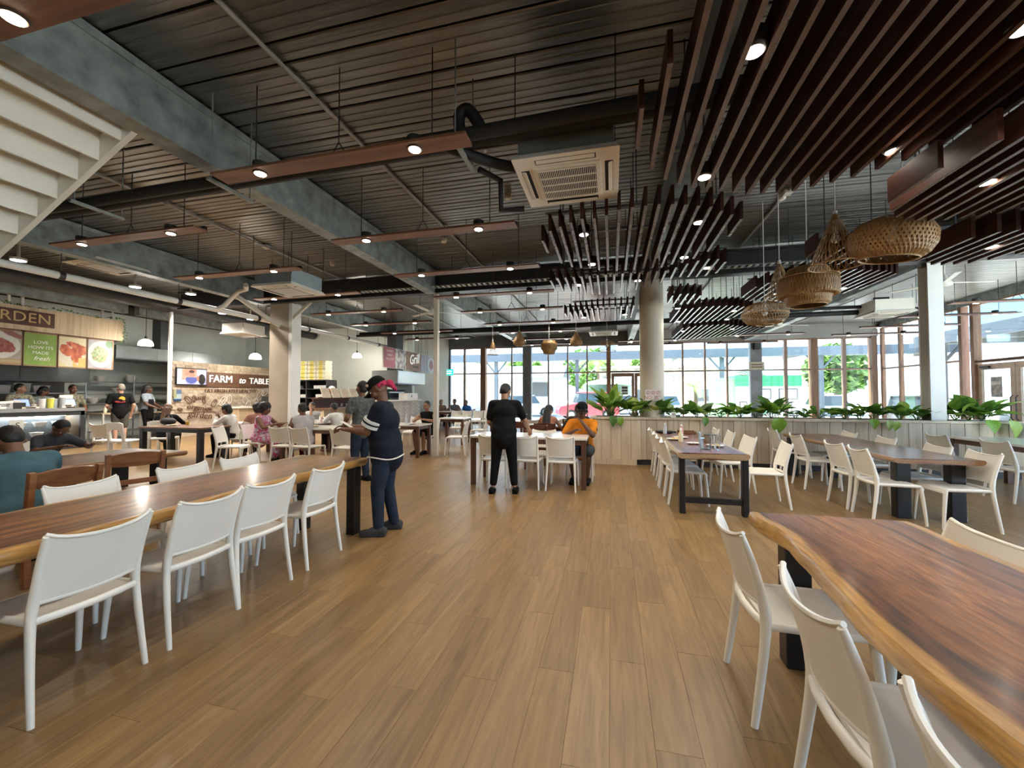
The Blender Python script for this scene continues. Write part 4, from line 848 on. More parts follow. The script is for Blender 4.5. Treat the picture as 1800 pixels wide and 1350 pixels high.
# broader white chairs with an arched opening in the back
def make_arch():
    t = thing('arched_chair', 'x', 'chair', (0, 0, 0))
    mb = MB(); poly = []
    out = [(-.23, .45), (-.215, .86), (-.12, .885), (.12, .885), (.215, .86), (.23, .45)]
    inn = [(-.165, .45), (-.155, .66), (-.1, .71), (.1, .71), (.155, .66), (.165, .45)]
    n = 6; vs = []
    for y in (-.25, -.215): vs += [(x, y - (z - .45) * .12, z) for x, z in out] + [(x, y - (z - .45) * .12, z) for x, z in inn]
    fs = []
    for i in range(n - 1): fs += [(i, i + 1, n + i + 1, n + i), (12 + n + i, 12 + n + i + 1, 12 + i + 1, 12 + i), (i + 1, i, 12 + i, 12 + i + 1), (n + i, n + i + 1, 12 + n + i + 1, 12 + n + i)]
    fs += [(0, n, 12 + n, 12), (n + n - 1, n - 1, 12 + n - 1, 12 + 2 * n - 1)]
    mb.add(vs, fs).build('backrest', M_chair, t, bevel=.006)
    MB().box((0, 0, .44), (.46, .48, .05)).build('seat', M_chair, t, bevel=.012)
    for sx in (-1, 1):
        for sy in (-1, 1): MB().box((sx * .2, sy * .2 - .02 * (sy < 0), .21), (.055, .06, .42), top=(1.2, 1.2)).build('leg', M_chair, t, bevel=.006)
    return t
arch0 = make_arch()
place(arch0, False, (-10.98, 7.12, 0), R(5), 'white chair with arched back opening, beside the plain white one', 'arched white chairs'); place(arch0, True, (-10.82, 7.8, 0), R(30), 'white chair with arched back opening under the dark-dressed person', 'arched white chairs')

# ============================================================ wooden chairs with curved head rail
M_teak = wood('teak', (.16, .055, .018), (.27, .105, .038), (.38, .17, .07), .38, 1.2, axis=0, coat=.2)
M_teakd = wood('dark_teak', (.07, .022, .012), (.11, .04, .022), (.17, .065, .035), .4, 1.2, axis=0, coat=.2)
def make_wood(m):
    t = thing('wooden_chair', 'x', 'chair', (0, 0, 0))
    def rail(u, v):
        a = u * 2 - 1; return (a * .205, -.235 - .035 * (1 - a * a) - .03 * v, .76 + v * .115 + .03 * (1 - a * a) * (v * 1.2 - .3))
    MB().grid(rail, 10, 3, .026).build('head_rail', m, t, smooth=50)
    MB().grid(lambda u, v: ((u * 2 - 1) * .205, -.215 - .02 * (1 - (u * 2 - 1) ** 2), .56 + v * .05), 8, 2, .022).build('mid_rail', m, t, smooth=50)
    MB().box((0, .0, .45), (.45, .44, .035)).build('seat', m, t, bevel=.008)
    for s in (-1, 1):
        MB().bar((s * .215, -.22, 0), (s * .215, -.205, .45), .042, .045).bar((s * .215, -.205, .44), (s * .222, -.262, .895), .042, .045).build('leg', m, t, bevel=.004)
        MB().bar((s * .2, .2, 0), (s * .2, .19, .435), .045, .045).build('leg', m, t, bevel=.004)
    MB().box((0, -.2, .38), (.39, .025, .07)).box((0, .19, .38), (.36, .025, .07)).box((-.205, 0, .38), (.025, .36, .07)).box((.205, 0, .38), (.025, .36, .07)).build('apron', m, t)
    return t
w0 = make_wood(M_teak); place(w0, False, (-4.66, 2.42, 0), R(92), 'orange-brown wooden chair under the person in the teal shirt', 'orange-brown wooden chairs'); place(w0, True, (-5.15, 3.36, 0), R(70), 'orange-brown wooden chair, empty, beside the teal-shirted person', 'orange-brown wooden chairs')
w1 = make_wood(M_teakd)
for i, (x, y, d, lab) in enumerate(((-1.55, 8.4, 12, 'dark wooden chair behind the white chair across the white table'), (-1.42, 9.05, 0, 'dark wooden chair under the long dark-haired person'), (-2.1, 9.35, 0, 'dark wooden chair behind the bending waiter'), (-4.05, 14.2, 20, 'dark wooden chair in the sunlit far aisle'), (-1.0, 10.4, 180, 'dark wooden chair facing the viewer at the juice table'))):
    place(w1, i > 0, (x, y, 0), R(d), lab, 'dark wooden chairs')

# ============================================================ live-edge slab tables on black steel legs
def slab_wood(name, heart, dark, mid, sap, gloss=.14, coat=.4):
    m, nt, b = new_mat(name); N = nt.nodes.new; L = nt.links.new
    tc = N('ShaderNodeTexCoord'); mp = N('ShaderNodeMapping'); mp.inputs['Scale'].default_value = (13, .6, 13); L(tc.outputs['Object'], mp.inputs[0])
    wv = N('ShaderNodeTexNoise'); wv.inputs['Scale'].default_value = .9; wv.inputs['Detail'].default_value = 2; L(tc.outputs['Object'], wv.inputs['Vector'])
    va = N('ShaderNodeVectorMath'); va.operation = 'SCALE'; va.inputs['Scale'].default_value = 3.2; L(wv.outputs['Color'], va.inputs[0])
    vb = N('ShaderNodeVectorMath'); vb.operation = 'ADD'; L(mp.outputs[0], vb.inputs[0]); L(va.outputs[0], vb.inputs[1])
    n = N('ShaderNodeTexNoise'); n.inputs['Scale'].default_value = .8; n.inputs['Detail'].default_value = 8; n.inputs['Roughness'].default_value = .58; n.inputs['Distortion'].default_value = .5; L(vb.outputs[0], n.inputs['Vector'])
    r = _ramp(nt, [(.34, dark), (.45, heart), (.52, mid), (.60, heart), (.70, dark)]); L(n.outputs['Fac'], r.inputs[0])
    n3 = N('ShaderNodeTexNoise'); n3.inputs['Scale'].default_value = 6; n3.inputs['Detail'].default_value = 6; L(vb.outputs[0], n3.inputs['Vector'])
    r3 = _ramp(nt, [(.3, (.58, .56, .54)), (.7, (1.22, 1.22, 1.22))]); L(n3.outputs['Fac'], r3.inputs[0])
    mu = N('ShaderNodeMixRGB'); mu.blend_type = 'MULTIPLY'; mu.inputs[0].default_value = 1; L(r.outputs[0], mu.inputs[1]); L(r3.outputs[0], mu.inputs[2])
    vc = N('ShaderNodeVertexColor'); vc.layer_name = 'ink'; sp = N('ShaderNodeSeparateColor'); L(vc.outputs[0], sp.inputs[0])
    ad = N('ShaderNodeMath'); ad.operation = 'MULTIPLY_ADD'; ad.inputs[1].default_value = .35; ad.inputs[2].default_value = -.17; L(n.outputs['Fac'], ad.inputs[0])
    sm = N('ShaderNodeMath'); sm.operation = 'ADD'; L(sp.outputs[0], sm.inputs[0]); L(ad.outputs[0], sm.inputs[1])
    rs = _ramp(nt, [(.45, (0, 0, 0)), (.62, (1, 1, 1))]); L(sm.outputs[0], rs.inputs[0])
    gd = N('ShaderNodeMath'); gd.operation = 'MULTIPLY_ADD'; gd.inputs[1].default_value = .7; gd.inputs[2].default_value = -.35; L(n.outputs['Fac'], gd.inputs[0])
    gs = N('ShaderNodeMath'); gs.operation = 'ADD'; L(sp.outputs[1], gs.inputs[0]); L(gd.outputs[0], gs.inputs[1])
    gr = _ramp(nt, [(.2, (1.15, 1.15, 1.12)), (.55, (.82, .78, .74)), (.8, (.55, .48, .42)), (.95, (.9, .85, .8))]); L(gs.outputs[0], gr.inputs[0])
    mu2 = N('ShaderNodeMixRGB'); mu2.blend_type = 'MULTIPLY'; mu2.inputs[0].default_value = 1; L(mu.outputs[0], mu2.inputs[1]); L(gr.outputs[0], mu2.inputs[2])
    mx = N('ShaderNodeMixRGB'); L(rs.outputs[0], mx.inputs[0]); L(mu2.outputs[0], mx.inputs[1])
    sv = N('ShaderNodeMixRGB'); sv.blend_type = 'MULTIPLY'; sv.inputs[0].default_value = .8; sv.inputs[1].default_value = (*sap, 1); L(r3.outputs[0], sv.inputs[2]); L(sv.outputs[0], mx.inputs[2])
    L(mx.outputs[0], b.inputs['Base Color']); b.inputs['Roughness'].default_value = .35; b.inputs['Coat Weight'].default_value = coat; b.inputs['Coat Roughness'].default_value = gloss
    return m
def slab(name, x0, x1, y0, y1, z, th, m, parent, wav=.03, sapw=.055, seed=1, inset=.012, bumpy=.004):
    """plank with two natural long edges; vertex colour red = nearness to the bark edge"""
    nu, nv = 26, int((y1 - y0) / .05); vs = []; col = []; cx = (x0 + x1) / 2; cyy = (y0 + y1) / 2
    def e0(y): return x0 + wav * (noise.noise(Vector((seed, y * 1.1, 0))) + .4 * noise.noise(Vector((seed, y * 4, 3))))
    def e1(y): return x1 + wav * (noise.noise(Vector((seed + 9, y * .9, 5))) + .4 * noise.noise(Vector((seed + 9, y * 4, 3))))
    ring_ = []
    # section: top from edge to edge, then rounded sides, then underside
    for j in range(nv + 1):
        y = y0 + (y1 - y0) * j / nv; a, b = e0(y), e1(y); sec = []
        bm0 = bumpy * noise.noise(Vector((seed, y * 11, 9))); bm1 = bumpy * noise.noise(Vector((seed + 4, y * 11, 9)))
        for i in range(nu + 1):
            t = i / nu; x = a + inset + (b - a - 2 * inset) * t; d = min(x - a, b - x); sec.append((x, y, z, max(0, 1 - d / sapw * .5), abs(2 * t - 1)))
        sec += [(b - inset * .25 + bm1, y, z - .010, 1), (b + .004 + bm1, y, z - th * .35, 1), (b - .004 + bm1 * 2, y, z - th * .7, 1), (b - .035, y, z - th, .9)]
        sec += [(cx, y, z - th, .2)]
        sec += [(a + .035, y, z - th, .9), (a + .004 + bm0 * 2, y, z - th * .7, 1), (a - .004 + bm0, y, z - th * .35, 1), (a + inset * .25 + bm0, y, z - .010, 1)]
        ring_.append(sec)
    K = len(ring_[0]); mb = MB()
    for sec in ring_:
        for q_ in sec: vs.append((q_[0] - cx, q_[1] - cyy, q_[2])); col.append((q_[3], q_[4] if len(q_) > 4 else 1))
    fs = []
    for j in range(nv):
        for i in range(K): fs.append((j * K + i, j * K + (i + 1) % K, (j + 1) * K + (i + 1) % K, (j + 1) * K + i))
    fs.append(tuple(reversed(range(K)))); fs.append(tuple(nv * K + i for i in range(K)))
    mb.add(vs, fs); o = mb.build(name, m, parent, smooth=45); a = o.data.color_attributes.new('ink', 'FLOAT_COLOR', 'POINT')
    for i, c in enumerate(col): a.data[i].color = (c[0], c[1], 0, 1)
    return o
M_leg = mat('black_leg', (.012, .012, .013), .38, .1, .05, 5)
M_s1 = slab_wood('slab_amber', (.235, .080, .019), (.06, .018, .006), (.34, .135, .035), (.50, .26, .065))
M_s2 = slab_wood('slab_rose', (.20, .075, .045), (.10, .035, .022), (.27, .11, .065), (.40, .27, .15), .25, .25)
M_s3 = slab_wood('slab_umber', (.15, .065, .03), (.06, .025, .014), (.22, .10, .05), (.30, .15, .06))
def live_table(label, x0, x1, y0, y1, z, th, m, legs, wav=.03, seed=1, stretcher=True, lw=(.12, .10), sapw=.055, end_y=None):
    t = thing('live_edge_table', label, 'table', ((x0 + x1) / 2, (y0 + y1) / 2, 0)); cx, cyy = (x0 + x1) / 2, (y0 + y1) / 2
    slab('table_top', x0, x1, y0, y1, z, th, m, t, wav, sapw, seed)
    for y in sorted({q[1] for q in legs}):
        row = [q for q in legs if q[1] == y]
        for x, _ in row: MB().box((x - cx, y - cyy, (z - th) / 2), (lw[0], lw[1], z - th)).build('leg', M_leg, t, bevel=.008)
        if stretcher: MB().box(((row[0][0] + row[-1][0]) / 2 - cx, y - cyy, .17), (abs(row[-1][0] - row[0][0]) - lw[0], .06, .07)).build('stretcher', M_leg, t)
        MB().box(((row[0][0] + row[-1][0]) / 2 - cx, y - cyy, z - th - .012), (abs(row[-1][0] - row[0][0]) - lw[0], lw[1] * .9, .02)).build('top_plate', M_leg, t)
    return t
live_table('long glossy amber live-edge table beside the standing man in the cap', -3.53, -2.67, .35, 4.08, .80, .085, M_s1, [(-3.38, 3.93), (-2.74, 3.93), (-3.38, .8), (-2.74, .8)], .03, 3, False, (.10, .12), .05)
live_table('thick live-edge table with wavy bark edge and cracked amber grain', .80, 1.62, .25, 2.74, .80, .10, M_s1, [(.99, 2.62), (1.50, 2.60), (.99, .6), (1.50, .6)], .05, 11, False, (.13, .11), .06)
live_table('reddish live-edge table set with jug and dishes', .80, 1.62, 5.47, 8.45, .785, .075, M_s2, [(.87, 5.62), (1.60, 5.62), (.87, 8.25), (1.60, 8.25)], .03, 21, True, (.07, .10))
live_table('long dark umber table with glossy top by the boarded planter', 3.22, 4.08, 5.72, 8.95, .765, .06, M_s3, [(3.46, 6.05), (3.97, 6.0), (3.3, 8.72), (3.95, 8.72)], .03, 31, False, (.15, .12))
live_table('brown wooden table in front of the teal-shirted person', -6.25, -5.22, 1.2, 4.05, .80, .06, M_s3, [(-6.05, 3.85), (-5.42, 3.85), (-6.05, 1.5), (-5.42, 1.5)], .02, 41, False, (.12, .12))
M_wtop = mat('white_top', (.80, .75, .68), .22, 0, .02, 2, coat=.3)
M_brl = wood('brown_leg', (.07, .03, .018), (.11, .05, .03), (.16, .075, .045), .45, 1, axis=2)
def plain_table(label, x, y, w_, d_, z, top, legm, rz=0, leg=.075, th=.035, apron=True, nm='dining_table'):
    t = thing(nm, label, 'table', (x, y, 0), rz)
    MB().box((0, 0, z - th / 2), (w_, d_, th)).build('table_top', top, t, bevel=.004)
    for sx in (-1, 1):
        for sy in (-1, 1): MB().box((sx * (w_ / 2 - leg / 2 - .02), sy * (d_ / 2 - leg / 2 - .02), (z - th) / 2), (leg, leg, z - th)).build('leg', legm, t, bevel=.003)
    if apron:
        for s in (-1, 1):
            MB().box((0, s * (d_ / 2 - .045), z - th - .04), (w_ - leg * 2 - .04, .025, .08)).build('apron', legm, t); MB().box((s * (w_ / 2 - .045), 0, z - th - .04), (.025, d_ - leg * 2 - .04, .08)).build('apron', legm, t)
    return t
M_brt = wood('brown_top', (.12, .05, .025), (.18, .08, .04), (.25, .12, .06), .3, 1, axis=0, coat=.3)
plain_table('white-topped table with brown legs before the person in orange', -1.36, 6.92, 1.96, .80, .82, M_wtop, M_brl)
plain_table('white-topped table by the planter end near the side glazing', 6.2, 8.0, .85, 1.7, .78, M_wtop, M_brl)
plain_table('second white-topped table past the first, near the side doors', 8.0, 8.0, .85, 1.9, .78, M_wtop, M_brl)
plain_table('brown table in front of the person in the white long-sleeved top', -9.6, 7.38, 1.8, .75, .79, M_brt, M_leg, leg=.1)
plain_table('pale-topped table between the pink dress and the standing men', -5.9, 7.95, 2.5, .85, .79, M_wtop, M_brl)
plain_table('brown-edged white table before the person in the black vest', -5.1, 9.3, 1.25, .72, .79, M_wtop, M_brl)
plain_table('pale table past the slim cream column in the far aisle', -4.8, 12.0, .9, .75, .80, M_wtop, M_brl)
plain_table('white table by the rear glazing before the far seated group', -7.3, 17.1, 2.0, .7, .79, M_wtop, M_brl)
plain_table('pale table behind the square column before the chin-resting person', -8.5, 10.03, 1.5, .58, .79, M_wtop, M_brl)
plain_table('pale table under the hands of the person in the white shirt', -7.75, 9.2, .8, .7, .79, M_wtop, M_brl)
plain_table('table with the juice glass behind the person in orange', -1.2, 9.75, 1.7, .75, .79, M_wtop, M_brl)
plain_table('white table before the long-haired person behind the pink dress', -9.3, 8.75, 1.0, .6, .79, M_wtop, M_brl)
plain_table('dark table by the wooden chair in the sunlit far aisle', -3.6, 14.9, .9, .8, .79, M_wtop, M_brl)

# ============================================================ things on the tables
M_clear = glass('clear_glass', (.97, .98, .98)); M_china = mat('china', (.80, .78, .74), .25, 0, .01, 3)
def tumbler(x, y, z, label, r=.036, h=.13, liquid=None):
    t = thing('tumbler', label, 'glass', (x, y, z), 0, 'drinking glasses'); MB().lathe([(r * .8, .001), (r, h), (r - .003, h), (r * .8 - .003, .008), (0, .008)], 16).build('glass_wall', M_clear, t, smooth=60)
    if liquid: MB().lathe([(r * .76, .009), (r * .93, h * .85), (0, h * .85)], 14).build('drink', liquid, t)
    return t
zt = .7855
t = thing('water_jug', 'clear plastic water jug on the reddish live-edge table', 'jug', (1.20, 5.86, zt)); MB().lathe([(.068, .001), (.085, .225), (.082, .225), (.064, .008), (0, .008)], 22).build('jug_wall', M_clear, t, smooth=60); MB().lathe([(.064, .009), (.078, .15), (0, .15)], 20).build('water', glass('water', (.94, .97, .98)), t)
MB().tube(spline([(-.083, 0, .2), (-.135, 0, .2), (-.15, 0, .14), (-.13, 0, .07), (-.075, 0, .05)], 4), .011, 8).build('handle', M_clear, t, smooth=60)
tumbler(1.33, 5.80, zt, 'tall clear tumbler next to the water jug', .045, .19); tumbler(1.34, 6.0, zt, 'second clear tumbler just behind the water jug', .045, .19)
def bottle(x, y, z, label, col, h=.19, r=.035):
    t = thing('bottle', label, 'bottle', (x, y, z), 0, 'table bottles'); MB().lathe([(r, .001), (r, h * .6), (r * .45, h * .78), (r * .4, h * .9), (0, h * .9)], 16).build('body', mat('bottle_' + label[:10].replace(' ', '_'), col, .25, 0, .03, 3), t, smooth=50); MB().lathe([(r * .5, h * .9), (r * .45, h), (r * .12, h * 1.08), (0, h * 1.08)], 10).build('cap', M_china, t); return t
bottle(.96, 8.05, zt, 'grey pepper bottle standing near the dark tray', (.55, .56, .56)); bottle(1.2, 7.75, zt, 'pink sauce bottle with pump on the dish table', (.7, .32, .28)); bottle(1.03, 6.72, zt, 'cream-coloured sauce bottle on the dish table', (.75, .66, .42), .2); 
def plate(x, y, z, label, r=.12, food=None):
    t = thing('plate', label, 'plate', (x, y, z), 0, 'plates'); MB().lathe([(r * .55, .001), (r * .7, .006), (r, .018), (r, .022), (r * .68, .011), (0, .010)], 24).build('dish', M_china, t, smooth=50)
    if food: MB().ball((0, 0, .016), (r * .5, r * .4, .02)).ball((r * .25, .02, .018), (r * .3, r * .3, .025)).build('food', food, t, smooth=True)
    return t
M_food = mat('leftovers', (.55, .38, .18), .7, 0, .3, 30)
plate(1.40, 6.22, zt, 'white plate of leftovers beside the tumblers', .12, M_food); plate(.98, 7.0, zt, 'white plate at the aisle edge of the dish table', .13, M_food); plate(1.12, 7.3, zt, 'white plate behind the cream sauce bottle', .12); plate(1.16, 6.45, zt, 'small white plate behind the water jug', .10)
t = thing('wooden_caddy', 'small brown wooden caddy on the dish table', 'caddy', (1.45, 6.75, zt)); MB().box((0, 0, .055), (.15, .12, .11)).build('box', mat('caddy_wood', (.30, .17, .08), .5), t, bevel=.004); MB().box((0, 0, .112), (.16, .13, .008)).build('rim', M_black, t)
t = thing('serving_tray', 'round black tray at the planter end of the dish table', 'tray', (1.0, 8.25, zt)); MB().lathe([(.17, .0), (.19, .03), (.185, .03), (.165, .006), (0, .006)], 26).build('dish', M_black, t, smooth=50)
t = thing('wooden_tray', 'brown wooden tray near the planter on the dish table', 'tray', (1.35, 8.15, zt)); MB().box((0, 0, .01), (.3, .2, .016)).build('base', M_brt, t); [MB().box((0, q, .03), (.3, .012, .05)).build('rim', M_brt, t) for q in (-.1, .1)]
def number_stand(x, y, z, label, num='30'):
    t = thing('table_number', label, 'sign', (x, y, z)); MB().lathe([(.04, 0), (.04, .008), (.006, .012), (0, .012)], 14).build('base', M_galv, t); MB().tube([(0, 0, .01), (0, 0, .3)], .004, 6).build('stem', M_galv, t); MB().box((0, 0, .35), (.085, .006, .11)).build('card', mat('card', (.62, .66, .56), .6), t); text_mesh('numeral', num, .055, .001, M_dark, t, (0, -.005, .355), (R(90), 0, 0))
number_stand(1.12, 8.1, zt, 'pale number card on a thin stand on the dish table'); number_stand(-7.1, 8.1, .79, 'pale number card on a stand before the square column', '23'); 
for x, y, lab in ((-1.75, 6.85, 'small white cup by the hand of the bending waiter'), (-1.35, 6.75, 'small white dish on the white table')): t = thing('cup', lab, 'cup', (x, y, .8205)); MB().lathe([(.028, .001), (.036, .075), (.033, .075), (.025, .008), (0, .008)], 14).build('body', M_china, t, smooth=60); MB().tube([(.034, 0, .06), (.055, 0, .05), (.05, 0, .03), (.032, 0, .02)], .005, 6).build('handle', M_china, t)
tumbler(-1.05, 9.6, .7905, 'glass of yellow juice beside the long dark-haired person', .04, .16, mat('juice', (.8, .62, .15), .3)); tumbler(-9.7, 7.5, .7905, 'glass of orange juice on the brown kitchen side table', .04, .11, mat('juice_orange', (.75, .45, .05), .3))
for x, y, lab in ((-6.9, 8.0, 'clear glass between pink dress and square column'), (-6.7, 8.1, 'clear glass before the person with short dark hair')): tumbler(x, y, .7905, lab)
plate(-9.95, 7.35, .7905, 'white plate on the brown kitchen side table', .12, M_food); plate(-6.5, 7.85, .7905, 'white plate before the person with short dark hair', .12, M_food); plate(-8.9, 8.75, .7905, 'white plate with a snack behind the pink dress', .12, M_food); plate(-5.0, 7.95, .7905, 'white plate near the papers of the man in the cap', .13)
t = thing('caddy', 'black condiment caddy on the table of the person in the vest', 'caddy', (-5.45, 9.25, .7905)); MB().box((0, 0, .07), (.17, .12, .14)).build('box', M_black, t, bevel=.004); MB().tube([(-.06, 0, .14), (-.06, 0, .22), (.06, 0, .22), (.06, 0, .14)], .01, 6).build('handle', M_black, t)
bottle(-4.95, 9.2, .7905, 'clear water bottle with dark label before the person in the vest', (.55, .55, .62), .24, .033)
t = thing('black_bag', 'black shoulder bag resting on the brown kitchen side table', 'bag', (-10.28, 7.5, .7905)); MB().ball((0, 0, .09), (.2, .13, .09), 14, 8).build('body', M_black, t, smooth=True); MB().tube(spline([(-.12, 0, .14), (-.05, .02, .24), (.06, .02, .24), (.12, 0, .14)], 4), .012, 6).build('strap', M_black, t)
t = thing('dark_phone', 'dark phone lying by the person in the vest', 'phone', (-4.75, 9.12, .7905)); MB().box((0, 0, .005), (.08, .15, .009)).build('body', M_black, t, bevel=.003); MB().box((0, 0, .0098), (.07, .135, .001)).build('screen', M_dark, t)
# ============================================================ planting along the planter
def leaf_mat(name, a, b_):
    m, nt, b = new_mat(name); N = nt.nodes.new; L = nt.links.new
    uv = N('ShaderNodeTexCoord'); n = N('ShaderNodeTexNoise'); n.inputs['Scale'].default_value = 14; n.inputs['Detail'].default_value = 3; L(uv.outputs['Object'], n.inputs['Vector'])
    oi = N('ShaderNodeObjectInfo'); ad = N('ShaderNodeMath'); ad.operation = 'MULTIPLY_ADD'; ad.inputs[1].default_value = .45; L(oi.outputs['Random'], ad.inputs[0]); L(n.outputs['Fac'], ad.inputs[2])
    r = _ramp(nt, [(.45, a), (.95, b_)]); L(ad.outputs[0], r.inputs[0]); L(r.outputs[0], b.inputs['Base Color'])
    b.inputs['Roughness'].default_value = .35
    b.inputs['Transmission Weight'].default_value = 0.0
    tr = N('ShaderNodeBsdfTranslucent'); L(r.outputs[0], tr.inputs[0]); mx = N('ShaderNodeMixShader'); mx.inputs[0].default_value = .3
    o = nt.nodes['Material Output']; L(b.outputs[0], mx.inputs[1]); L(tr.outputs[0], mx.inputs[2]); L(mx.outputs[0], o.inputs[0])
    return m
M_l1 = leaf_mat('leaf_dark', (.035, .10, .02), (.14, .30, .045)); M_l2 = leaf_mat('leaf_mid', (.07, .19, .02), (.28, .50, .06)); M_l3 = leaf_mat('leaf_lime', (.14, .30, .03), (.42, .55, .10))
def leaf_mesh(kind, m):
    """blade along +y with midrib fold, tip droop and wavy rim"""
    mb = MB(); n = 9; half = []
    for i in range(n + 1):
        t = i / n
        w_ = math.sin(math.pi * t ** .8) * .2 * (1 - .15 * t) if kind == 'lance' else (math.sin(math.pi * min(1, t * .93 + .07) ** .62)) * .37
        half.append((t, w_))
    vs = []
    for t, w_ in half:
        z = .28 * t - .42 * t * t
        for s in (-1, -.5, 0, .5, 1): vs.append((s * w_, t, z + abs(s) * w_ * .35 - .08 * (abs(s) == 1) * w_ + .012 * math.sin(t * 9 + s * 2)))
    fs = [(i * 5 + j, i * 5 + j + 1, (i + 1) * 5 + j + 1, (i + 1) * 5 + j) for i in range(n) for j in range(4)]
    mb.add(vs, fs); k = len(mb.v); mb.tube([(0, -.55, -.12), (0, -.2, .0), (0, .02, .0)], .012, 5); return mb.mesh('leaf', m, 'all')
LM = {(k, i): leaf_mesh(k, m) for k in ('lance', 'heart') for i, m in enumerate((M_l1, M_l2, M_l3))}
def plant(x, y, label, n, size, kind, spread=1.0, lift=.7, dark=.5, nm='potted_plant', droop=()):
    t = thing(nm, label, 'plant', (x, y, 1.03), 0, 'plants in the boarded planter')
    mb = MB()
    for i in range(int(n * 1.7)):
        a = i * 2.399 + rnd.uniform(-.3, .3); el = lift * rnd.uniform(.25, 1.15); s = size * rnd.uniform(.75, 1.35); q = rnd.random()
        mi = 0 if q < dark else (1 if q < dark + (1 - dark) * .7 else 2)
        rr = rnd.uniform(.02, .17) * spread; hb = rnd.uniform(.02, .1) + .16 * el * size / .25
        o = put('leaf', LM[(kind, mi)], t, (math.cos(a) * rr + math.cos(a) * s * .35 * math.cos(el), (math.sin(a) * rr + math.sin(a) * s * .35 * math.cos(el)) * .6, hb), (0, 0, 0))
        o.scale = (s, s, s); o.rotation_euler = (Matrix.Rotation(a - math.pi / 2, 3, 'Z') @ Matrix.Rotation(el, 3, 'X') @ Matrix.Rotation(rnd.uniform(-.5, .5), 3, 'Y')).to_euler()
    for dx, dy, dz, a, el, s, mi in droop:
        o = put('leaf', LM[('heart', mi)], t, (dx, dy, dz)); o.scale = (s, s, s); o.rotation_euler = (Matrix.Rotation(a, 3, 'Z') @ Matrix.Rotation(el, 3, 'X')).to_euler()
    for k in range(min(n, 7)):
        a = k * 2.4; mb.tube([(0, 0, -.02), (math.cos(a) * .08, math.sin(a) * .06, .10)], .006, 5)
    mb.build('stem', M_l1, t); return t
pl_ = [(-.02, 26, .36, 'lance', 1.3, 1.05, .25, 'biggest lush peace lily at the aisle end of the planter', 'peace_lily'), (.5, 12, .26, 'heart', 1.0, .8, .25, 'light green broad-leaved plant beside the big peace lily', 'pothos'),
       (.98, 12, .27, 'heart', 1.0, 1.0, .7, 'dark upright rubber-like plant before the round column', 'rubber_plant'), (1.38, 14, .2, 'heart', 1.2, .55, .75, 'low dark plant just past the round column', 'pothos'), (1.78, 9, .22, 'heart', 1.2, .9, .55, 'thin trailing pothos with round upright leaf', 'pothos'),
       (2.25, 9, .17, 'heart', 1.3, .3, .8, 'low creeping pothos patch before the short palm', 'pothos'), (2.62, 15, .22, 'heart', 1.2, .75, .6, 'bushy variegated pothos before the grey steel column', 'pothos'), (3.22, 14, .25, 'heart', 1.1, .85, .35, 'pothos with one large pointed leaf hanging down the boards', 'pothos'),
       (3.66, 9, .17, 'heart', 1.2, .3, .8, 'low flat pothos before the kiosk', 'pothos'), (4.08, 13, .22, 'lance', 1.3, .5, .4, 'spreading striped-leaf plant before the kiosk', 'striped_plant'), (4.52, 9, .18, 'heart', 1.3, .55, .85, 'small dark plant past the kiosk', 'pothos'),
       (5.0, 16, .21, 'heart', 1.2, .75, .45, 'bright pothos with leaves spilling over the planter front', 'pothos'), (5.45, 11, .2, 'heart', 1.2, .8, .65, 'pothos with round raised leaves before the brown fins', 'pothos'), (5.72, 11, .2, 'heart', 1.1, .6, .7, 'dark pothos tucked against the flanged column', 'pothos'),
       (1.98, 8, .2, 'heart', 1.3, .4, .6, 'low pothos sprig between the trailing pothos and the creeping patch', 'pothos'), (2.93, 9, .2, 'heart', 1.2, .5, .5, 'pothos sprig beside the one with a hanging pointed leaf', 'pothos'), (4.78, 9, .2, 'heart', 1.2, .6, .5, 'pothos sprig between the small dark plant and the bright spilling pothos', 'pothos'), (6.53, 9, .22, 'heart', 1.2, .6, .5, 'pothos sprig between the long-leaved plant and the planter end', 'pothos'), (6.32, 15, .25, 'lance', 1.1, .8, .4, 'lush long-leaved plant just past the flanged column', 'peace_lily'), (6.72, 17, .30, 'heart', 1.2, .75, .35, 'large pothos spilling over the end of the planter', 'pothos')]
for x, n, s, k, sp, lf, dk_, lab, nm in pl_:
    dr = ()
    if 'one large pointed leaf' in lab: dr = ((-.02, -.42, .02, R(178), R(-100), .36, 1),)
    if 'spilling over the planter front' in lab: dr = ((.05, -.40, .0, R(190), R(-85), .2, 2), (-.2, -.4, .02, R(170), R(-70), .2, 1), (.16, -.4, -.02, R(185), R(-95), .19, 2))
    if 'spilling over the end' in lab: dr = ((.12, -.42, .02, R(200), R(-75), .33, 2), (.36, -.4, -.02, R(215), R(-85), .34, 0), (-.15, -.40, .03, R(170), R(-60), .26, 1))
    if 'thin trailing' in lab: dr = ((.08, -.40, .02, R(200), R(-80), .2, 1),)
    if 'biggest' in lab: dr = ((.05, -.42, .02, R(180), R(-75), .24, 0), (.2, -.42, .0, R(190), R(-90), .2, 1))
    plant(x, 9.50 if not .45 < x < 1.45 else 9.33, lab, n, s, k, sp, lf, dk_, nm, dr)
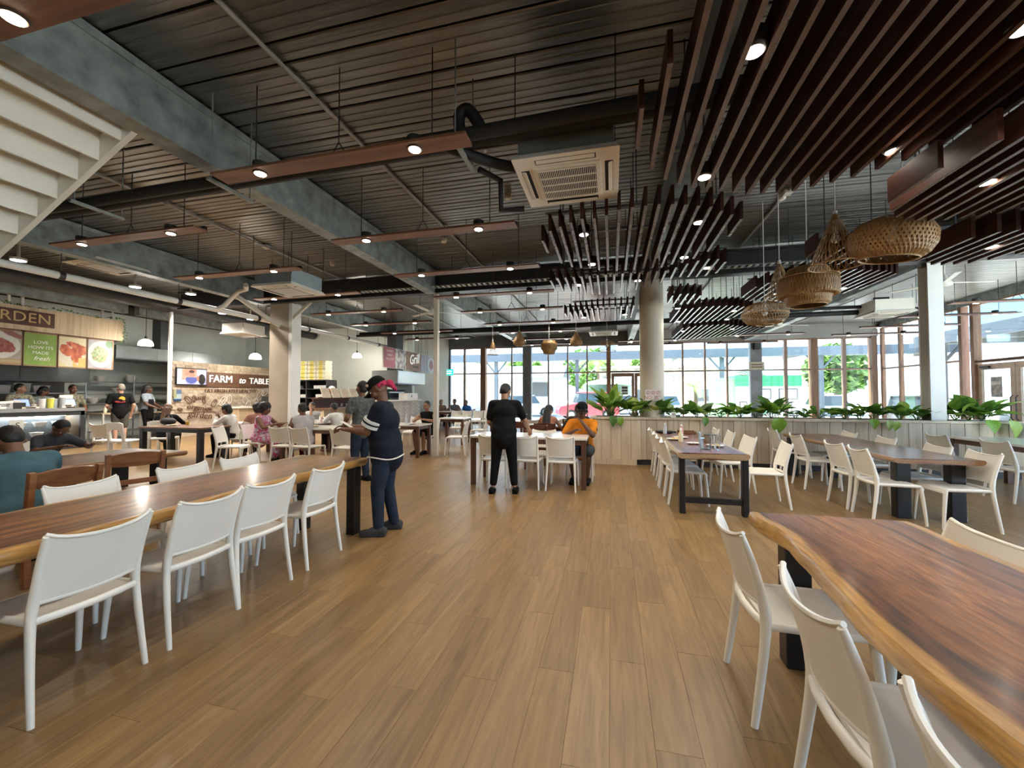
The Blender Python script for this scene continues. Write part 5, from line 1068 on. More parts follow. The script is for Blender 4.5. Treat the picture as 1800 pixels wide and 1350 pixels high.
# ============================================================ food counters on the kitchen side
M_steel = mat('brushed_steel', (.42, .43, .44), .32, .85, .08, 4, stretch=(1, 1, 8)); M_steeld = mat('dark_hood', (.09, .095, .10), .4, .6, .08, 4)
M_pwood = wood('pale_slat', (.40, .30, .19), (.52, .40, .26), (.60, .48, .33), .55, 1.0, axis=2)
M_ink = printed(); M_brown = mat('sign_brown', (.07, .022, .010), .55, 0, .06, 4); M_gold = mat('letter_gold', (.50, .36, .16), .45, 0, .05, 6)
def nz(u, v, s=1.0, k=0): return noise.noise(Vector((u * s, v * s, k)))
def mixc(a, b, t): t = max(0, min(1, t)); return tuple(x + (y - x) * t for x, y in zip(a, b))
def ell(u, v, cx, cy, rx, ry, a=0): c, s = math.cos(a), math.sin(a); x, y = u - cx, v - cy; return math.hypot((x * c + y * s) / rx, (-x * s + y * c) / ry)
# display counter
t = thing('display_counter', 'black glass-fronted food display counter behind the teal-shirted person', 'counter', (-14.8, 4.75, 0))
MB().b2((-.7, -3.75, 1.06), (.02, 3.75, 1.15)).build('counter_top', M_steel, t); MB().b2((-.02, -3.75, .94), (.0, 3.75, 1.06)).build('header', M_black, t)
for y in (-3.72, -1.3, 1.55, 3.72): MB().b2((-.06, y - .05, 0), (.0, y + .05, 1.06)).build('post', M_black, t)
MB().b2((-.7, -3.75, 0), (-.66, 3.75, 1.06)).build('back_panel', M_steeld, t); MB().b2((-.68, -3.75, 0), (.0, 3.75, .12)).build('plinth', M_black, t); MB().b2((-.66, 3.68, .12), (-.06, 3.74, 1.06)).build('end_panel', mat('end_wood', (.13, .085, .05), .5), t)
for z in (.36, .64): MB().b2((-.64, -3.65, z), (-.1, 3.65, z + .015)).build('shelf', M_clear, t)
for a, b in ((-3.67, -1.35), (-1.25, 1.5), (1.6, 3.67)): MB().b2((-.03, a, .13), (-.022, b, .93)).build('pane', M_clear, t)
MB().b2((-.6, -3.6, .92), (-.5, 3.6, .94)).build('light_strip', glow('case_light', (.85, .95, 1), 45), t)
fc = [(.75, .72, .68), (.55, .45, .33), (.62, .60, .55), (.40, .30, .25), (.7, .55, .5)]
for i in range(16):
    y = 5.1 + (i // 2) * .43; z = (.376, .656)[i % 2]; k = rnd.choice(('bowl', 'tub'))
    b = thing('food_tub', 'pale food tub on the %s glass shelf of the display counter, %s along' % (('lower', 'upper')[i % 2], ordn[i // 2]), 'food container', (-15.15, y + .05 * (i % 3), z), 0, 'tubs in the display counter')
    MB().lathe([(.09, .001), (.14, .12), (.13, .12), (.08, .01), (0, .01)] if k == 'bowl' else [(.12, .001), (.12, .15), (.11, .15), (.11, .01), (0, .01)], 16).build('tub', M_china, b, smooth=40); MB().lathe([(0, .1), (.12, .1), (.1, .115), (0, .125)] if k == 'bowl' else [(0, .1), (.109, .1), (.08, .14), (0, .14)], 14).build('food', mat('food%d' % (i % 5), fc[i % 5], .7, 0, .2, 20), b)
b = thing('price_card', 'white card with a dark letter inside the display counter', 'sign', (-14.86, 7.15, .72)); MB().box((0, 0, 0), (.01, .26, .28)).build('card', M_white, b); text_mesh('letter', 'S', .2, .002, M_dark, b, (.007, .02, 0), (R(90), 0, R(90)))
zc = 1.151
def boxthing(nm, cat, label, x, y, z, size, m, rz=0, extra=None, grp=None):
    q = thing(nm, label, cat, (x, y, z), rz, grp); MB().box((0, 0, size[2] / 2), size).build('body', m, q, bevel=.006)
    if extra: extra(q)
    return q
def tablet(x, y, label, rz=R(90)):
    q = thing('tablet', label, 'tablet', (x, y, zc), rz); MB().box((0, 0, .015), (.2, .16, .03)).build('stand', M_black, q); MB().box((0, 0, .15), (.30, .015, .22), rot=(R(-25), 0, 0)).build('case', M_black, q); MB().box((0, -.012, .152), (.27, .004, .19), rot=(R(-25), 0, 0)).build('screen', glow('tablet_screen', (.12, .17, .45), 1.2), q)
tablet(-15.1, 7.35, 'till tablet with blue screen on the display counter, beside the cups'); tablet(-15.0, 8.25, 'till tablet with violet screen at the end of the display counter')
def card(x, y, label, m=M_white, s=(.02, .3, .2)): boxthing('menu_card', 'sign', label, x, y, zc, s, m, 0, lambda q: MB().box((s[0] / 2 + .002, 0, s[2] * .6), (.002, s[1] * .6, .02)).box((s[0] / 2 + .002, 0, s[2] * .4), (.002, s[1] * .5, .02)).build('print', M_dark, q))
card(-14.9, 6.95, 'white card with printed lines on the display counter'); card(-14.95, 7.42, 'low cream card lying before the blue till tablet', mat('cream_card', (.72, .6, .45), .6), (.12, .34, .05)); card(-14.95, 8.2, 'cream card stand before the violet till tablet', mat('cream_card', (.72, .6, .45), .6), (.06, .26, .12)); card(-15.2, 8.3, 'glowing pale notice above the violet till tablet', mat('pale_notice', (.85, .72, .62), .6), (.02, .3, .36))
boxthing('hand_bag', 'bag', 'dark bag with pale top on the display counter', -15.0, 7.15, zc, (.22, .36, .16), M_black, 0, lambda q: MB().ball((0, .02, .17), (.1, .13, .06)).build('flap', mat('bag_pale', (.5, .45, .4), .7), q, smooth=True))
for i, (y, c, h, lab) in enumerate(((7.68, (.6, .58, .54), .24, 'pale paper cup stack on the display counter'), (7.7, (.45, .13, .08), .14, 'red-brown pot before the paper cups'), (7.85, (.62, .58, .08), .26, 'yellow drinks carton on the display counter'), (8.0, (.5, .55, .55), .24, 'clear tumbler stack beside the yellow carton'), (8.1, (.35, .38, .4), .28, 'grey bottle next to the clear tumbler stack'), (7.6, (.7, .66, .55), .1, 'low cream pot beside the blue till tablet'))):
    q = thing('counter_pot', lab, 'container', (-14.98 - .12 * (i % 2), y, zc)); MB().lathe([(.06, .001), (.075, h), (.068, h), (.05, .01), (0, .01)], 14).build('body', mat('pot%d' % i, c, .4), q, smooth=40); MB().lathe([(0, h), (.08, h), (.08, h + .015), (0, h + .015)], 14).build('lid', M_white, q)
# fascia with sign and posters
t = thing('counter_fascia', 'pale timber fascia over the display counter with brown garden nameplate', 'sign', (-14.8, 5.2, 3.2))
y = -4.2
pm2 = MB().box((0, 0, 0), (.03, .148, .62)).mesh('slat', M_pwood)
while y < 4.12: put('slat', pm2, t, (0, y + .075, .3)); y += .15
MB().b2((-.6, -4.2, -.01), (-.015, 4.16, .60)).build('core', M_brown, t)
MB().b2((.016, -.9, .12), (.045, 2.57, .51)).build('nameplate', M_brown, t)
text_mesh('lettering', 'GARDEN', .36, .006, M_gold, t, (.052, 2.5, .315), (R(90), 0, R(90)), 'RIGHT', sx=1.0, spacing=1.05)
mb = MB()
for yy in (1.75, 2.0, 3.72, 3.97): mb.tube([(-.1, yy, .6), (-.1, yy, 1.4)], .035, 8)
mb.build('hanging_post', M_white, t)
MB().b2((-.32, -4.2, -.03), (.03, 4.16, -.01)).build('soffit', M_brown, t)
g = leaf_cloud(0, (1, 1, 1), (0, 0, 0), .1)
for i in range(520):
    yy = rnd.uniform(-4.2, 4.2); e_ = rnd.random() < .12
    p = Vector((rnd.uniform(-.1, .06), 4.18 + rnd.uniform(-.02, .1) if e_ else yy, rnd.uniform(-.05, .6) if e_ else .61 + rnd.uniform(0, .07) + .03 * math.sin(yy * 5))); M = Euler((rnd.uniform(-1, 1), rnd.uniform(-1, 1), rnd.uniform(0, 6.3))).to_matrix(); s = rnd.uniform(.04, .08)
    g.add([p + M @ Vector(q) * s for q in ((0, -.5, 0), (.3, 0, .1), (0, .6, 0), (-.3, 0, .1))], [(0, 1, 2, 3)])
tag(g.build('garland', M_l1, t), kind='stuff')
def steak(u, v):
    c = mixc((.55, .52, .47), (.40, .36, .31), nz(u, v, 3) + .5)
    if ell(u, v, .35, .55, .62, .42) < 1: c = (.78, .77, .73)
    if v < .16: c = mixc((.45, .28, .12), (.6, .5, .3), (v * 9) % 1)
    if ell(u, v, .5, .55, .36, .2, -.3) < 1 + .15 * nz(u, v, 9): c = mixc((.28, .05, .04), (.45, .14, .10), nz(u, v, 14) + .5)
    if ell(u, v, .08, .6, .16, .16) < 1 + .3 * nz(u, v, 12): c = (.10, .22, .04)
    if ell(u, v, .75, .92, .3, .08, -.4) < 1: c = (.32, .12, .11)
    return c
def green(u, v): return mixc((.24, .42, .06), (.30, .47, .09), nz(u, v, 4) + .5)
def chicken(u, v):
    c = mixc((.80, .66, .36), (.88, .78, .5), v)
    if ell(u, v, .45, .35, .6, .36, -.5) < 1: c = (.82, .76, .6)
    for cx, cy_, rx, ry, a in ((.28, .55, .26, .17, -.5), (.62, .72, .36, .10, -.25), (.62, .42, .2, .28, .2), (.85, .58, .2, .16, .2)):
        if ell(u, v, cx, cy_, rx, ry, a) < 1 + .1 * nz(u, v, 10): c = mixc((.40, .03, .01), (.85, .22, .07), nz(u, v, 8, cx * 9) + .55)
    if u + v < .75 and v < .3 and u > .5 or (u > .72 and v < .32): c = mixc((.75, .5, .12), (.85, .65, .25), nz(u, v, 20) + .5)
    return c
def salad(u, v):
    c = mixc((.42, .40, .46), (.52, .50, .54), nz(u, v, 4) + .5)
    if ell(u, v, .5, .5, .5, .46) < 1: c = (.76, .77, .76)
    if ell(u, v, .5, .5, .42, .37) < 1: c = (.60, .61, .60)
    if ell(u, v, .48, .5, .33, .28) < 1 + .2 * nz(u, v, 7): c = mixc((.09, .20, .03), (.42, .48, .22), nz(u, v, 12) + .5)
    if ell(u, v, .48, .5, .3, .26) < 1 and nz(u, v, 15, 5) > .3: c = (.5, .22, .14)
    if ell(u, v, .88, .88, .18, .14) < 1: c = (.08, .2, .06)
    return c
for nm, fn, y0, y1, lab in (('steak', steak, 6.42, 7.18, 'menu picture of grilled meat on a plate above the counter'), ('green', green, 7.22, 7.86, 'green menu panel with white lettering above the counter'), ('chicken', chicken, 7.90, 8.51, 'menu picture of red glazed chicken above the counter'), ('salad', salad, 8.55, 9.15, 'menu picture of a bowl of salad above the counter')):
    q = thing('menu_picture', lab, 'menu board', (-14.84, (y0 + y1) / 2, 2.72), 0, 'menu panels above the display counter'); print_panel('print', y1 - y0, .84, fn, 44, M_ink, q, (.02, 0, 0), (R(90), 0, R(90)))
    mb = MB(); h = (y1 - y0) / 2 + .012
    for s in (-1, 1): mb.b2((-.02, s * h - .018, -.44), (.025, s * h + .018, .46)); mb.b2((-.02, -h, s * .432 - .016), (.025, h, s * .432 + .016))
    mb.build('frame', mat('frame_wood', (.25, .15, .08), .5), q); MB().b2((-.02, -.25, .44), (0, -.21, .47)).b2((-.02, .21, .44), (0, .25, .47)).build('bracket', M_dark, q)
    if nm == 'green':
        for k, s in enumerate(('LOVE', 'HOW ITS', 'MADE')): text_mesh('line', s, .115, .001, M_white, q, (.026, 0, .19 - k * .14), (R(90), 0, R(90)), sx=1.05)
        text_mesh('line', 'fresh', .16, .001, M_white, q, (.026, .02, -.24), (R(90), 0, R(90)), shear=.35)
    if nm == 'chicken': l = bpy.data.lights.new('picture_lamp', 'SPOT'); l.energy = 12; l.spot_size = R(80); l.spot_blend = .6; l.color = (1, .85, .6); o = bpy.data.objects.new('picture_lamp', l); COL.objects.link(o); o.location = (-14.55, 8.2, 3.15); o.rotation_euler = (0, R(-25), 0)
# kitchen behind
def hood(nm, label, x0, x1, y0, y1, z0, z1, m, lip=.04):
    q = thing(nm, label, 'cooker hood', ((x0 + x1) / 2, (y0 + y1) / 2, z0)); a, b = (x1 - x0) / 2, (y1 - y0) / 2
    MB().b2((-a, -b, 0), (a, b, z1 - z0)).build('canopy', m, q); MB().b2((-a - .02, -b - .02, -lip), (a + .02, b + .02, 0)).build('rim', M_steeld, q); MB().b2((a + .001, -b, .02), (a + .012, -b + (2 * b) * .32, z1 - z0 - .02)).b2((a + .001, -b + 2 * b * .34, .02), (a + .012, -b + 2 * b * .66, z1 - z0 - .02)).b2((a + .001, -b + 2 * b * .68, .02), (a + .012, b, z1 - z0 - .02)).build('panel', m, q)
    MB().b2((-.2, -.2, z1 - z0), (.2, .2, 4.63 - z0)).build('flue', M_steeld, q); return q
hood('cooker_hood', 'long grey steel cooker hood behind the salad picture', -16.6, -15.4, 9.6, 13.2, 2.72, 3.12, mat('hood_grey', (.20, .22, .23), .35, .6, .06, 3))
hood('cooker_hood', 'dark wide cooker hood low behind the food pictures', -17.0, -16.2, 4.5, 9.4, 1.95, 2.45, M_steeld)
t = thing('back_counter', 'steel back counter of the kitchen under the dark hood', 'counter', (-16.75, 7.6, 0)); MB().b2((-.5, -3.2, .86), (.4, 1.75, .92)).build('counter_top', M_steel, t); MB().b2((-.5, -3.2, 0), (.35, 1.75, .86)).build('cabinet', M_steeld, t); MB().b2((-.5, -3.2, .92), (-.46, 1.75, 2.0)).build('splashback', mat('splash_grey', (.16, .16, .155), .5, .3, .05, 2), t); MB().b2((-.5, -3.2, 1.55), (-.15, 1.75, 1.58)).build('shelf', M_steel, t)
for i in range(9):
    y = 5.3 + i * .42; s = .1 + .03 * (i % 2); q = thing('white_tub', 'white takeaway tub on the kitchen back shelf, %s from the nameplate side' % ordn[i], 'container', (-17.05, y, 1.581), 0, 'white tubs on the kitchen shelf'); MB().box((0, 0, s), (.26, .34, s * 2), top=(1.1, 1.1)).build('body', M_china, q, bevel=.02); MB().box((0, 0, s * 2 + .01), (.3, .38, .02)).build('lid', M_china, q)
t = thing('steel_bench', 'open steel bench with shelves behind the man with printed shirt', 'bench', (-16.1, 10.4, 0)); MB().b2((-.35, -.9, .88), (.35, 1.3, .92)).build('counter_top', mat('bench_top', (.5, .38, .26), .5), t)
for x in (-.32, .32):
    for y in (-.86, .2, 1.26): MB().tube([(x, y, 0), (x, y, .88)], .025, 8).build('leg', M_white, t)
MB().b2((-.33, -.88, .3), (.33, 1.28, .33)).build('shelf', M_steel, t)
t = thing('steel_rack', 'tall steel rack with pale bowls beyond the kitchen staff', 'rack', (-16.9, 11.0, 0))
for z in (1.2, 1.55, 1.95): MB().b2((-.2, -1.4, z), (.2, 1.3, z + .02)).build('shelf', M_steel, t)
for y in (-1.38, 0, 1.28): MB().tube([(.18, y, 0), (.18, y, 2.2)], .02, 8).build('post', M_steel, t)
for i, (y, z, n) in enumerate(((10.1, 1.97, 2), (11.0, 1.97, 3), (10.6, 1.57, 2), (11.5, 1.57, 1), (9.9, 1.22, 2), (11.2, 1.22, 2))):
    for k in range(n): q = thing('mixing_bowl', 'pale bowl in the %s stack of the tall steel rack, %s from below' % (ordn[i], ordn[k]), 'bowl', (-16.9, y, z + .001 + k * .075), 0, 'bowls on the steel rack'); MB().lathe([(.08, .0), (.17, .11), (.16, .11), (.07, .01), (0, .01)], 18).build('dish', M_china, q, smooth=40)
for i in range(6): bottle(-16.05, 9.75 + i * .3, .921, ['cream', 'green', 'amber', 'white', 'red', 'clear'][i] + ' squeeze bottle on the steel bench, %s along' % (ordn[i]), [(.7, .62, .45), (.25, .4, .2), (.5, .3, .1), (.7, .7, .68), (.5, .1, .07), (.5, .55, .55)][i], .22, .045)

# ============================================================ lettered stone wall
fw = thing('stone_wall', 'pale stone-tiled wall with timber name board and lettering', 'feature wall', (-15.0, 13.25, 0)); fw['kind'] = 'structure'
MB().b2((-.2, -2.2, 0), (-.03, 2.3, 2.72)).build('core', mat('mortar', (.42, .34, .26), .9, 0, .1, 10), fw)
M_stile = [mat('stone_tile_%d' % i, c, .8, 0, .14, 8, bump=.4, bscale=25, obj_var=.12) for i, c in enumerate(((.36, .28, .20), (.42, .34, .25), (.32, .24, .165)))]
tms = [MB().box((0, 0, 0), (.03, w_, .108)).mesh('tile', M_stile[i]) for i, w_ in enumerate((.30, .36, .24))]
cnt = 0
for r_ in range(16):
    z = 2.66 - r_ * .115; y = -2.2 + (.12 if r_ % 2 else 0)
    while y < 2.2 and cnt < 300:
        i = rnd.choice((0, 1, 2)); w_ = (.30, .36, .24)[i]; put('tile', tms[i], fw, (-.015 + rnd.uniform(-.004, .006), y + w_ / 2, z)); y += w_ + .006; cnt += 1
nb = thing('name_board', 'dark timber board with white farm to table lettering', 'sign', (-14.97, 13.65, 2.11))
M_dt = wood('board_dark', (.06, .026, .013), (.10, .045, .024), (.15, .07, .04), .5, 1, axis=1)
for i in range(6): MB().box((0, -1.62 + .27 + i * .54, 0), (.03, .535, .56)).build('plank', M_dt, nb)
M_wl = mat('white_letter', (.85, .85, .82), .5, 0, .01, 3, emit=(1, 1, .95), estr=.25)
text_mesh('lettering', 'FARM', .40, .015, M_wl, nb, (.03, -.82, .02), (R(90), 0, R(90)), sx=1.0); text_mesh('lettering', 'to', .36, .015, M_wl, nb, (.03, .12, .0), (R(90), 0, R(90)), shear=.3); text_mesh('lettering', 'TABLE', .36, .015, M_wl, nb, (.03, .98, -.01), (R(90), 0, R(90)), sx=1.02)
sg = thing('slogan_lettering', 'brown slogan and garden lettering with leaf outlines on the stone wall', 'lettering', (-14.96, 13.2, 1.4))
text_mesh('lettering', 'EAT FRESH KEEP HEALTHY', .2, .008, M_brown, sg, (0, .15, .27), (R(90), 0, R(90)), sx=.98)
text_mesh('lettering', 'FRESH', .14, .006, M_brown, sg, (0, -1.15, .0), (R(90), R(-12), R(90))); text_mesh('lettering', 'organic', .28, .006, M_brown, sg, (0, -1.25, -.36), (R(90), R(8), R(90)), shear=.1); text_mesh('lettering', 'garden', .34, .006, M_brown, sg, (0, -1.15, -.64), (R(90), R(8), R(90)), shear=.1)
def leaf_line(y, z, a, s, m, nm='leaf_outline'):
    pts = [(math.sin(2 * math.pi * i / 16) * .32 * s * (1 - .0), -math.cos(2 * math.pi * i / 16) * .6 * s) for i in range(17)]; c, s_ = math.cos(a), math.sin(a)
    MB().tube([(0, y + p * c - q * s_, z + p * s_ + q * c) for p, q in pts], .012, 5, caps=False).tube([(0, y + q * -s_, z + q * c) for q in (-.6 * s, .5 * s)], .008, 5).build(nm, m, sg)
for y, z, a, s in ((-1.62, -.06, .8, .26), (-1.4, -.02, .1, .2), (-1.02, -.1, .3, .18), (-.62, -.2, -.6, .26), (-1.9, -.4, 1.3, .14), (-.78, -.42, 1.2, .12)): leaf_line(y, z, a, s, M_brown)
M_chalk = mat('chalk_line', (.72, .66, .58), .8)
for y, z, a, s in ((-.1, -.3, .6, .4), (-.25, -.12, -.6, .35), (.02, -.05, 0, .3), (.0, -.55, 2.4, .4), (.75, -.1, .4, .3), (.9, -.3, -.5, .3), (.7, -.45, 1.1, .3), (1.3, -.2, .3, .3), (1.5, .1, -.6, .4), (1.75, .25, -.8, .35)): leaf_line(y, z, a, s, M_chalk, 'flower_outline')
tv = thing('television', 'wall television showing two people, beside the name board', 'television', (-14.93, 11.66, 2.18)); MB().box((0, 0, 0), (.06, 1.12, .62)).build('case', M_black, tv, bevel=.008); MB().box((-.06, 0, 0), (.06, .4, .3)).build('bracket', M_dark, tv)
def tvpic(u, v):
    c = mixc((.35, .34, .62), (.55, .52, .72), nz(u, v, 3) + .5)
    if .12 < u < .66 and v > .3: c = mixc((.55, .22, .15), (.65, .35, .26), nz(u, v, 5) + .5)
    if u < .15: c = (.55, .55, .68)
    if u > .7 and v > .4: c = (.5, .5, .85)
    if ell(u, v, .48, .34, .2, .3) < 1 and v < .48: c = (.10, .12, .35)
    if ell(u, v, .48, .68, .1, .2) < 1: c = (.48, .24, .18)
    if ell(u, v, .48, .84, .1, .1) < 1: c = (.08, .05, .05)
    if ell(u, v, .84, .34, .13, .36) < 1: c = (.03, .025, .025)
    if ell(u, v, .7, .4, .05, .18) < 1: c = (.42, .2, .14)
    return c
print_panel('screen', 1.06, .55, tvpic, 56, printed('tv_print', .2, .5), tv, (.034, 0, 0), (R(90), 0, R(90)), .002)
q = thing('wall_poster', 'small blue poster beside the television on the stone wall', 'poster', (-14.95, 11.2, 1.5)); print_panel('print', .26, .42, lambda u, v: (.12, .2, .32) if v > .6 and u > .3 else ((.45, .46, .25) if v > .3 and u < .4 else ((.5, .6, .65) if v > .22 else (.04, .08, .16))), 14, M_ink, q, (0, 0, 0), (R(90), 0, R(90)))
t = thing('order_station', 'white order counter with framed menu by the lettered wall', 'counter', (-14.1, 14.6, 0)); MB().b2((-.5, -2.0, 1.0), (.3, 1.3, 1.06)).build('counter_top', M_wtop, t); MB().b2((-.45, -1.95, 0), (.25, 1.25, 1.0)).build('front', M_pwood, t)
t = thing('framed_menu', 'brown framed menu on the order counter', 'sign', (-13.95, 15.2, 1.06)); MB().box((0, 0, .32), (.05, .62, .6)).build('frame', M_brown, t); MB().box((.028, 0, .28), (.004, .42, .36)).build('sheet', mat('menu_sheet', (.5, .46, .42), .6), t)
t = thing('coffee_machine', 'black machine on the order counter beside the framed menu', 'machine', (-14.2, 14.5, 1.06)); MB().box((0, 0, .2), (.5, .5, .4)).build('body', M_black, t, bevel=.02); MB().box((.26, 0, .1), (.08, .4, .03)).build('tray', M_steel, t)

# ============================================================ grill counter
def gp(y0, y1, nm, label, fn, res=30):
    q = thing('grill_signboard', label, 'menu board', (-8.15, (y0 + y1) / 2, 2.93), 0, 'hanging panels over the grill'); print_panel('print', y1 - y0 - .02, .76, fn, res, M_ink, q, (.012, 0, 0), (R(90), 0, R(90))); mb = MB()
    MB().b2((-.05, -(y1 - y0) / 2, -.39), (-.001, (y1 - y0) / 2, .39)).build('backing', M_white, q)
    for s in (-1, 1): mb.tube([(-.02, s * (y1 - y0) * .35, .38), (-.02, s * (y1 - y0) * .35, 1.66)], .006, 5)
    mb.build('hanging_rod', M_dark, q); return q
q = gp(13.4, 14.2, 'pink', 'pink panel with white words over the grill counter', lambda u, v: (.52, .12, .15))
for k, s in enumerate(('SAVORY', 'SWEET', 'HEALTHY')): text_mesh('line', s, .14, .001, M_white, q, (.022, 0, .24 - k * .15), (R(90), 0, R(90)), sx=.95)
gp(14.2, 15.1, 'dish', 'panel with grey picture of a served dish over the grill', lambda u, v: mixc((.26, .20, .19), (.72, .70, .68), nz(u, v, 5) * 1.4 + .55))
q = gp(15.1, 16.4, 'grill', 'brown panel with white script word over the grill', lambda u, v: mixc((.30, .13, .035), (.36, .17, .05), nz(u, v, 5) + .5))
text_mesh('lettering', 'Grill', .58, .004, M_wl, q, (.024, 0, .08), (R(90), R(-8), R(90)), shear=.35, sx=.85); text_mesh('lettering', 'KITCHEN', .13, .002, M_dark, q, (.022, .15, -.22), (R(90), 0, R(90)))
q = gp(16.4, 17.0, 'grey', 'grey panel with small lines beside the script panel', lambda u, v: (.42, .42, .46))
for k, s in enumerate(('SAVORY', 'SWEET', 'FRESH')): text_mesh('line', s, .11, .001, mat('pink_ink', (.5, .3, .32), .5), q, (.022, 0, .2 - k * .13), (R(90), 0, R(90)), sx=.8)
gp(17.0, 17.9, 'plate', 'panel with a red dish on a plate at the end of the grill row', lambda u, v: (.45, .16, .10) if ell(u, v, .5, .45, .24, .3) < 1 + .2 * nz(u, v, 9) else ((.75, .74, .72) if ell(u, v, .5, .45, .42, .46) < 1 else ((.12, .25, .08) if u > .7 and v > .6 else (.45, .45, .48))))
t = thing('grill_hood', 'stainless steel extraction hood below the grill panels', 'cooker hood', (-8.85, 15.45, 1.98)); MB().b2((-.55, -.85, 0), (.6, .8, .52)).b2((.38, .8, 0), (.6, 1.6, .52)).build('canopy', M_steel, t); MB().b2((-.57, -.87, -.05), (.62, .82, 0)).build('rim', M_steeld, t); MB().b2((.601, -.8, .03), (.61, 1.55, .49)).build('face', mat('hood_face', (.62, .64, .64), .25, .7, .05, 2), t); MB().b2((-.2, -.3, .52), (.2, .3, 2.5)).build('flue', M_steeld, t)
t = thing('grill_oven', 'black oven range standing under the steel hood', 'oven', (-9.0, 15.3, 0)); MB().b2((-.5, -.7, 0), (.3, .7, 1.75)).build('body', M_black, t); 
for z in (1.35, 1.6): MB().b2((.3, -.6, z), (.34, .6, z + .05)).build('rack', M_steel, t)
t = thing('brick_counter', 'pale brick-faced grill counter behind the person in the black vest', 'counter', (-8.05, 14.95, 0)); MB().b2((-.5, -1.6, 0), (-.04, 1.3, 1.28)).build('core', mat('mortar_pale', (.55, .48, .42), .9), t); MB().b2((-.55, -1.65, 1.28), (.06, 1.3, 1.33)).build('counter_top', M_wtop, t)
bk = [MB().box((0, 0, 0), (.03, .235, .07)).mesh('brick', mat('pale_brick_%d' % i, c, .85, 0, .1, 9, obj_var=.1)) for i, c in enumerate(((.62, .52, .45), (.68, .60, .53)))]
for r_ in range(11):
    for k in range(12):
        yy = -1.55 + k * .243 + (.12 if r_ % 2 else 0)
        if yy < 1.2: put('brick', bk[(r_ + k * 3) % 2], t, (-.03, yy, 1.22 - r_ * .078))
for k in range(5): pass
boxthing('white_box', 'box', 'white appliance box on the brick counter', -8.25, 15.5, 1.331, (.4, .9, .26), M_china, 0, lambda q: MB().box((.202, -.1, .14), (.006, .06, .1)).build('mark', M_dark, q))
t = thing('menu_counter', 'timber counter with slanted menu boards behind the men standing', 'counter', (-9.0, 12.6, 0)); MB().b2((-.4, -1.3, 0), (.0, 1.0, 1.05)).build('front', M_pwood, t); MB().b2((-.45, -1.35, 1.05), (.2, 1.05, 1.09)).build('counter_top', M_brt, t); MB().b2((-.45, -1.3, 1.09), (-.4, 1.0, 1.4)).build('riser', M_brown, t); MB().b2((-.5, -1.3, 1.38), (-.2, 1.0, 1.42)).build('upper_shelf', M_brown, t)
for i in range(4): q = thing('menu_board', 'slanted cream menu sheet on the timber menu counter, %s along' % ordn[i], 'sign', (-9.3, 11.75 + i * .5, 1.421), 0, 'slanted menu sheets'); MB().box((0, 0, .16), (.02, .4, .34), rot=(0, R(-18), 0)).build('sheet', mat('cream_sheet', (.72, .58, .44), .6), q); MB().box((-.08, 0, .012), (.14, .34, .02)).build('foot', M_brown, q)
for i in range(10): tumbler(-8.95 + .1 * (i % 2), 11.6 + i * .13, 1.0905, 'clear tumbler on the timber menu counter, %s from the square column' % ordn[i], .04, .14)
t = thing('black_cabinet', 'black open-shelved cabinet under the stacked pizza boxes', 'cabinet', (-12.0, 14.3, 0))
MB().b2((-.95, .3, 0), (.95, .34, 2.12)).build('back_panel', M_black, t)
for x in (-.95, 0, .95): MB().b2((x - .02, -.3, 0), (x + .02, .3, 2.12)).build('upright', M_dark, t)
for z in (.4, 1.02, 1.38, 1.74, 2.10): MB().b2((-.95, -.3, z), (.95, .3, z + .03)).build('shelf', M_dark, t)
for i, (x, z) in enumerate(((-.6, 1.77), (.4, 1.77), (.7, 1.77), (-.5, 1.41), (-.2, 1.41), (.5, 1.41), (-.6, 1.05), (.5, 1.05))): boxthing('shelf_item', 'container', 'pale container on the %s shelf of the black cabinet, %s item' % ({1.77: 'top', 1.41: 'middle', 1.05: 'lowest'}[z], ordn[i]), -12.0 + x, 14.25, z + .001, (.3, .25, .12), mat('pale_plastic', (.5, .5, .48), .5), 0, lambda q: MB().box((0, 0, .125), (.31, .26, .012)).build('lid', M_china, q), 'containers in the black cabinet')
M_pz = mat('pizza_card', (.66, .62, .46), .7, 0, .04, 5); M_pzy = mat('pizza_print', (.62, .52, .06), .7)
pzs = []
for c in range(4):
    for k in range(14):
        q = thing('pizza_box', 'flat cream pizza box, %s from below in the %s stack on the black cabinet' % ((ordn + ['eleventh', 'twelfth', 'thirteenth', 'fourteenth'])[k], ordn[c]), 'box', (-12.62 + c * .42, 14.25 + .02 * math.sin(k * 2.1), 2.131 + k * .055), 0, 'stacked pizza boxes')
        if not pzs: pzs += [MB().box((0, 0, .026), (.40, .42, .050)).mesh('carton', M_pz), MB().box((0, -.211, .026), (.16, .003, .044)).mesh('print', M_pzy)]
        put('carton', pzs[0], q); put('print', pzs[1], q)
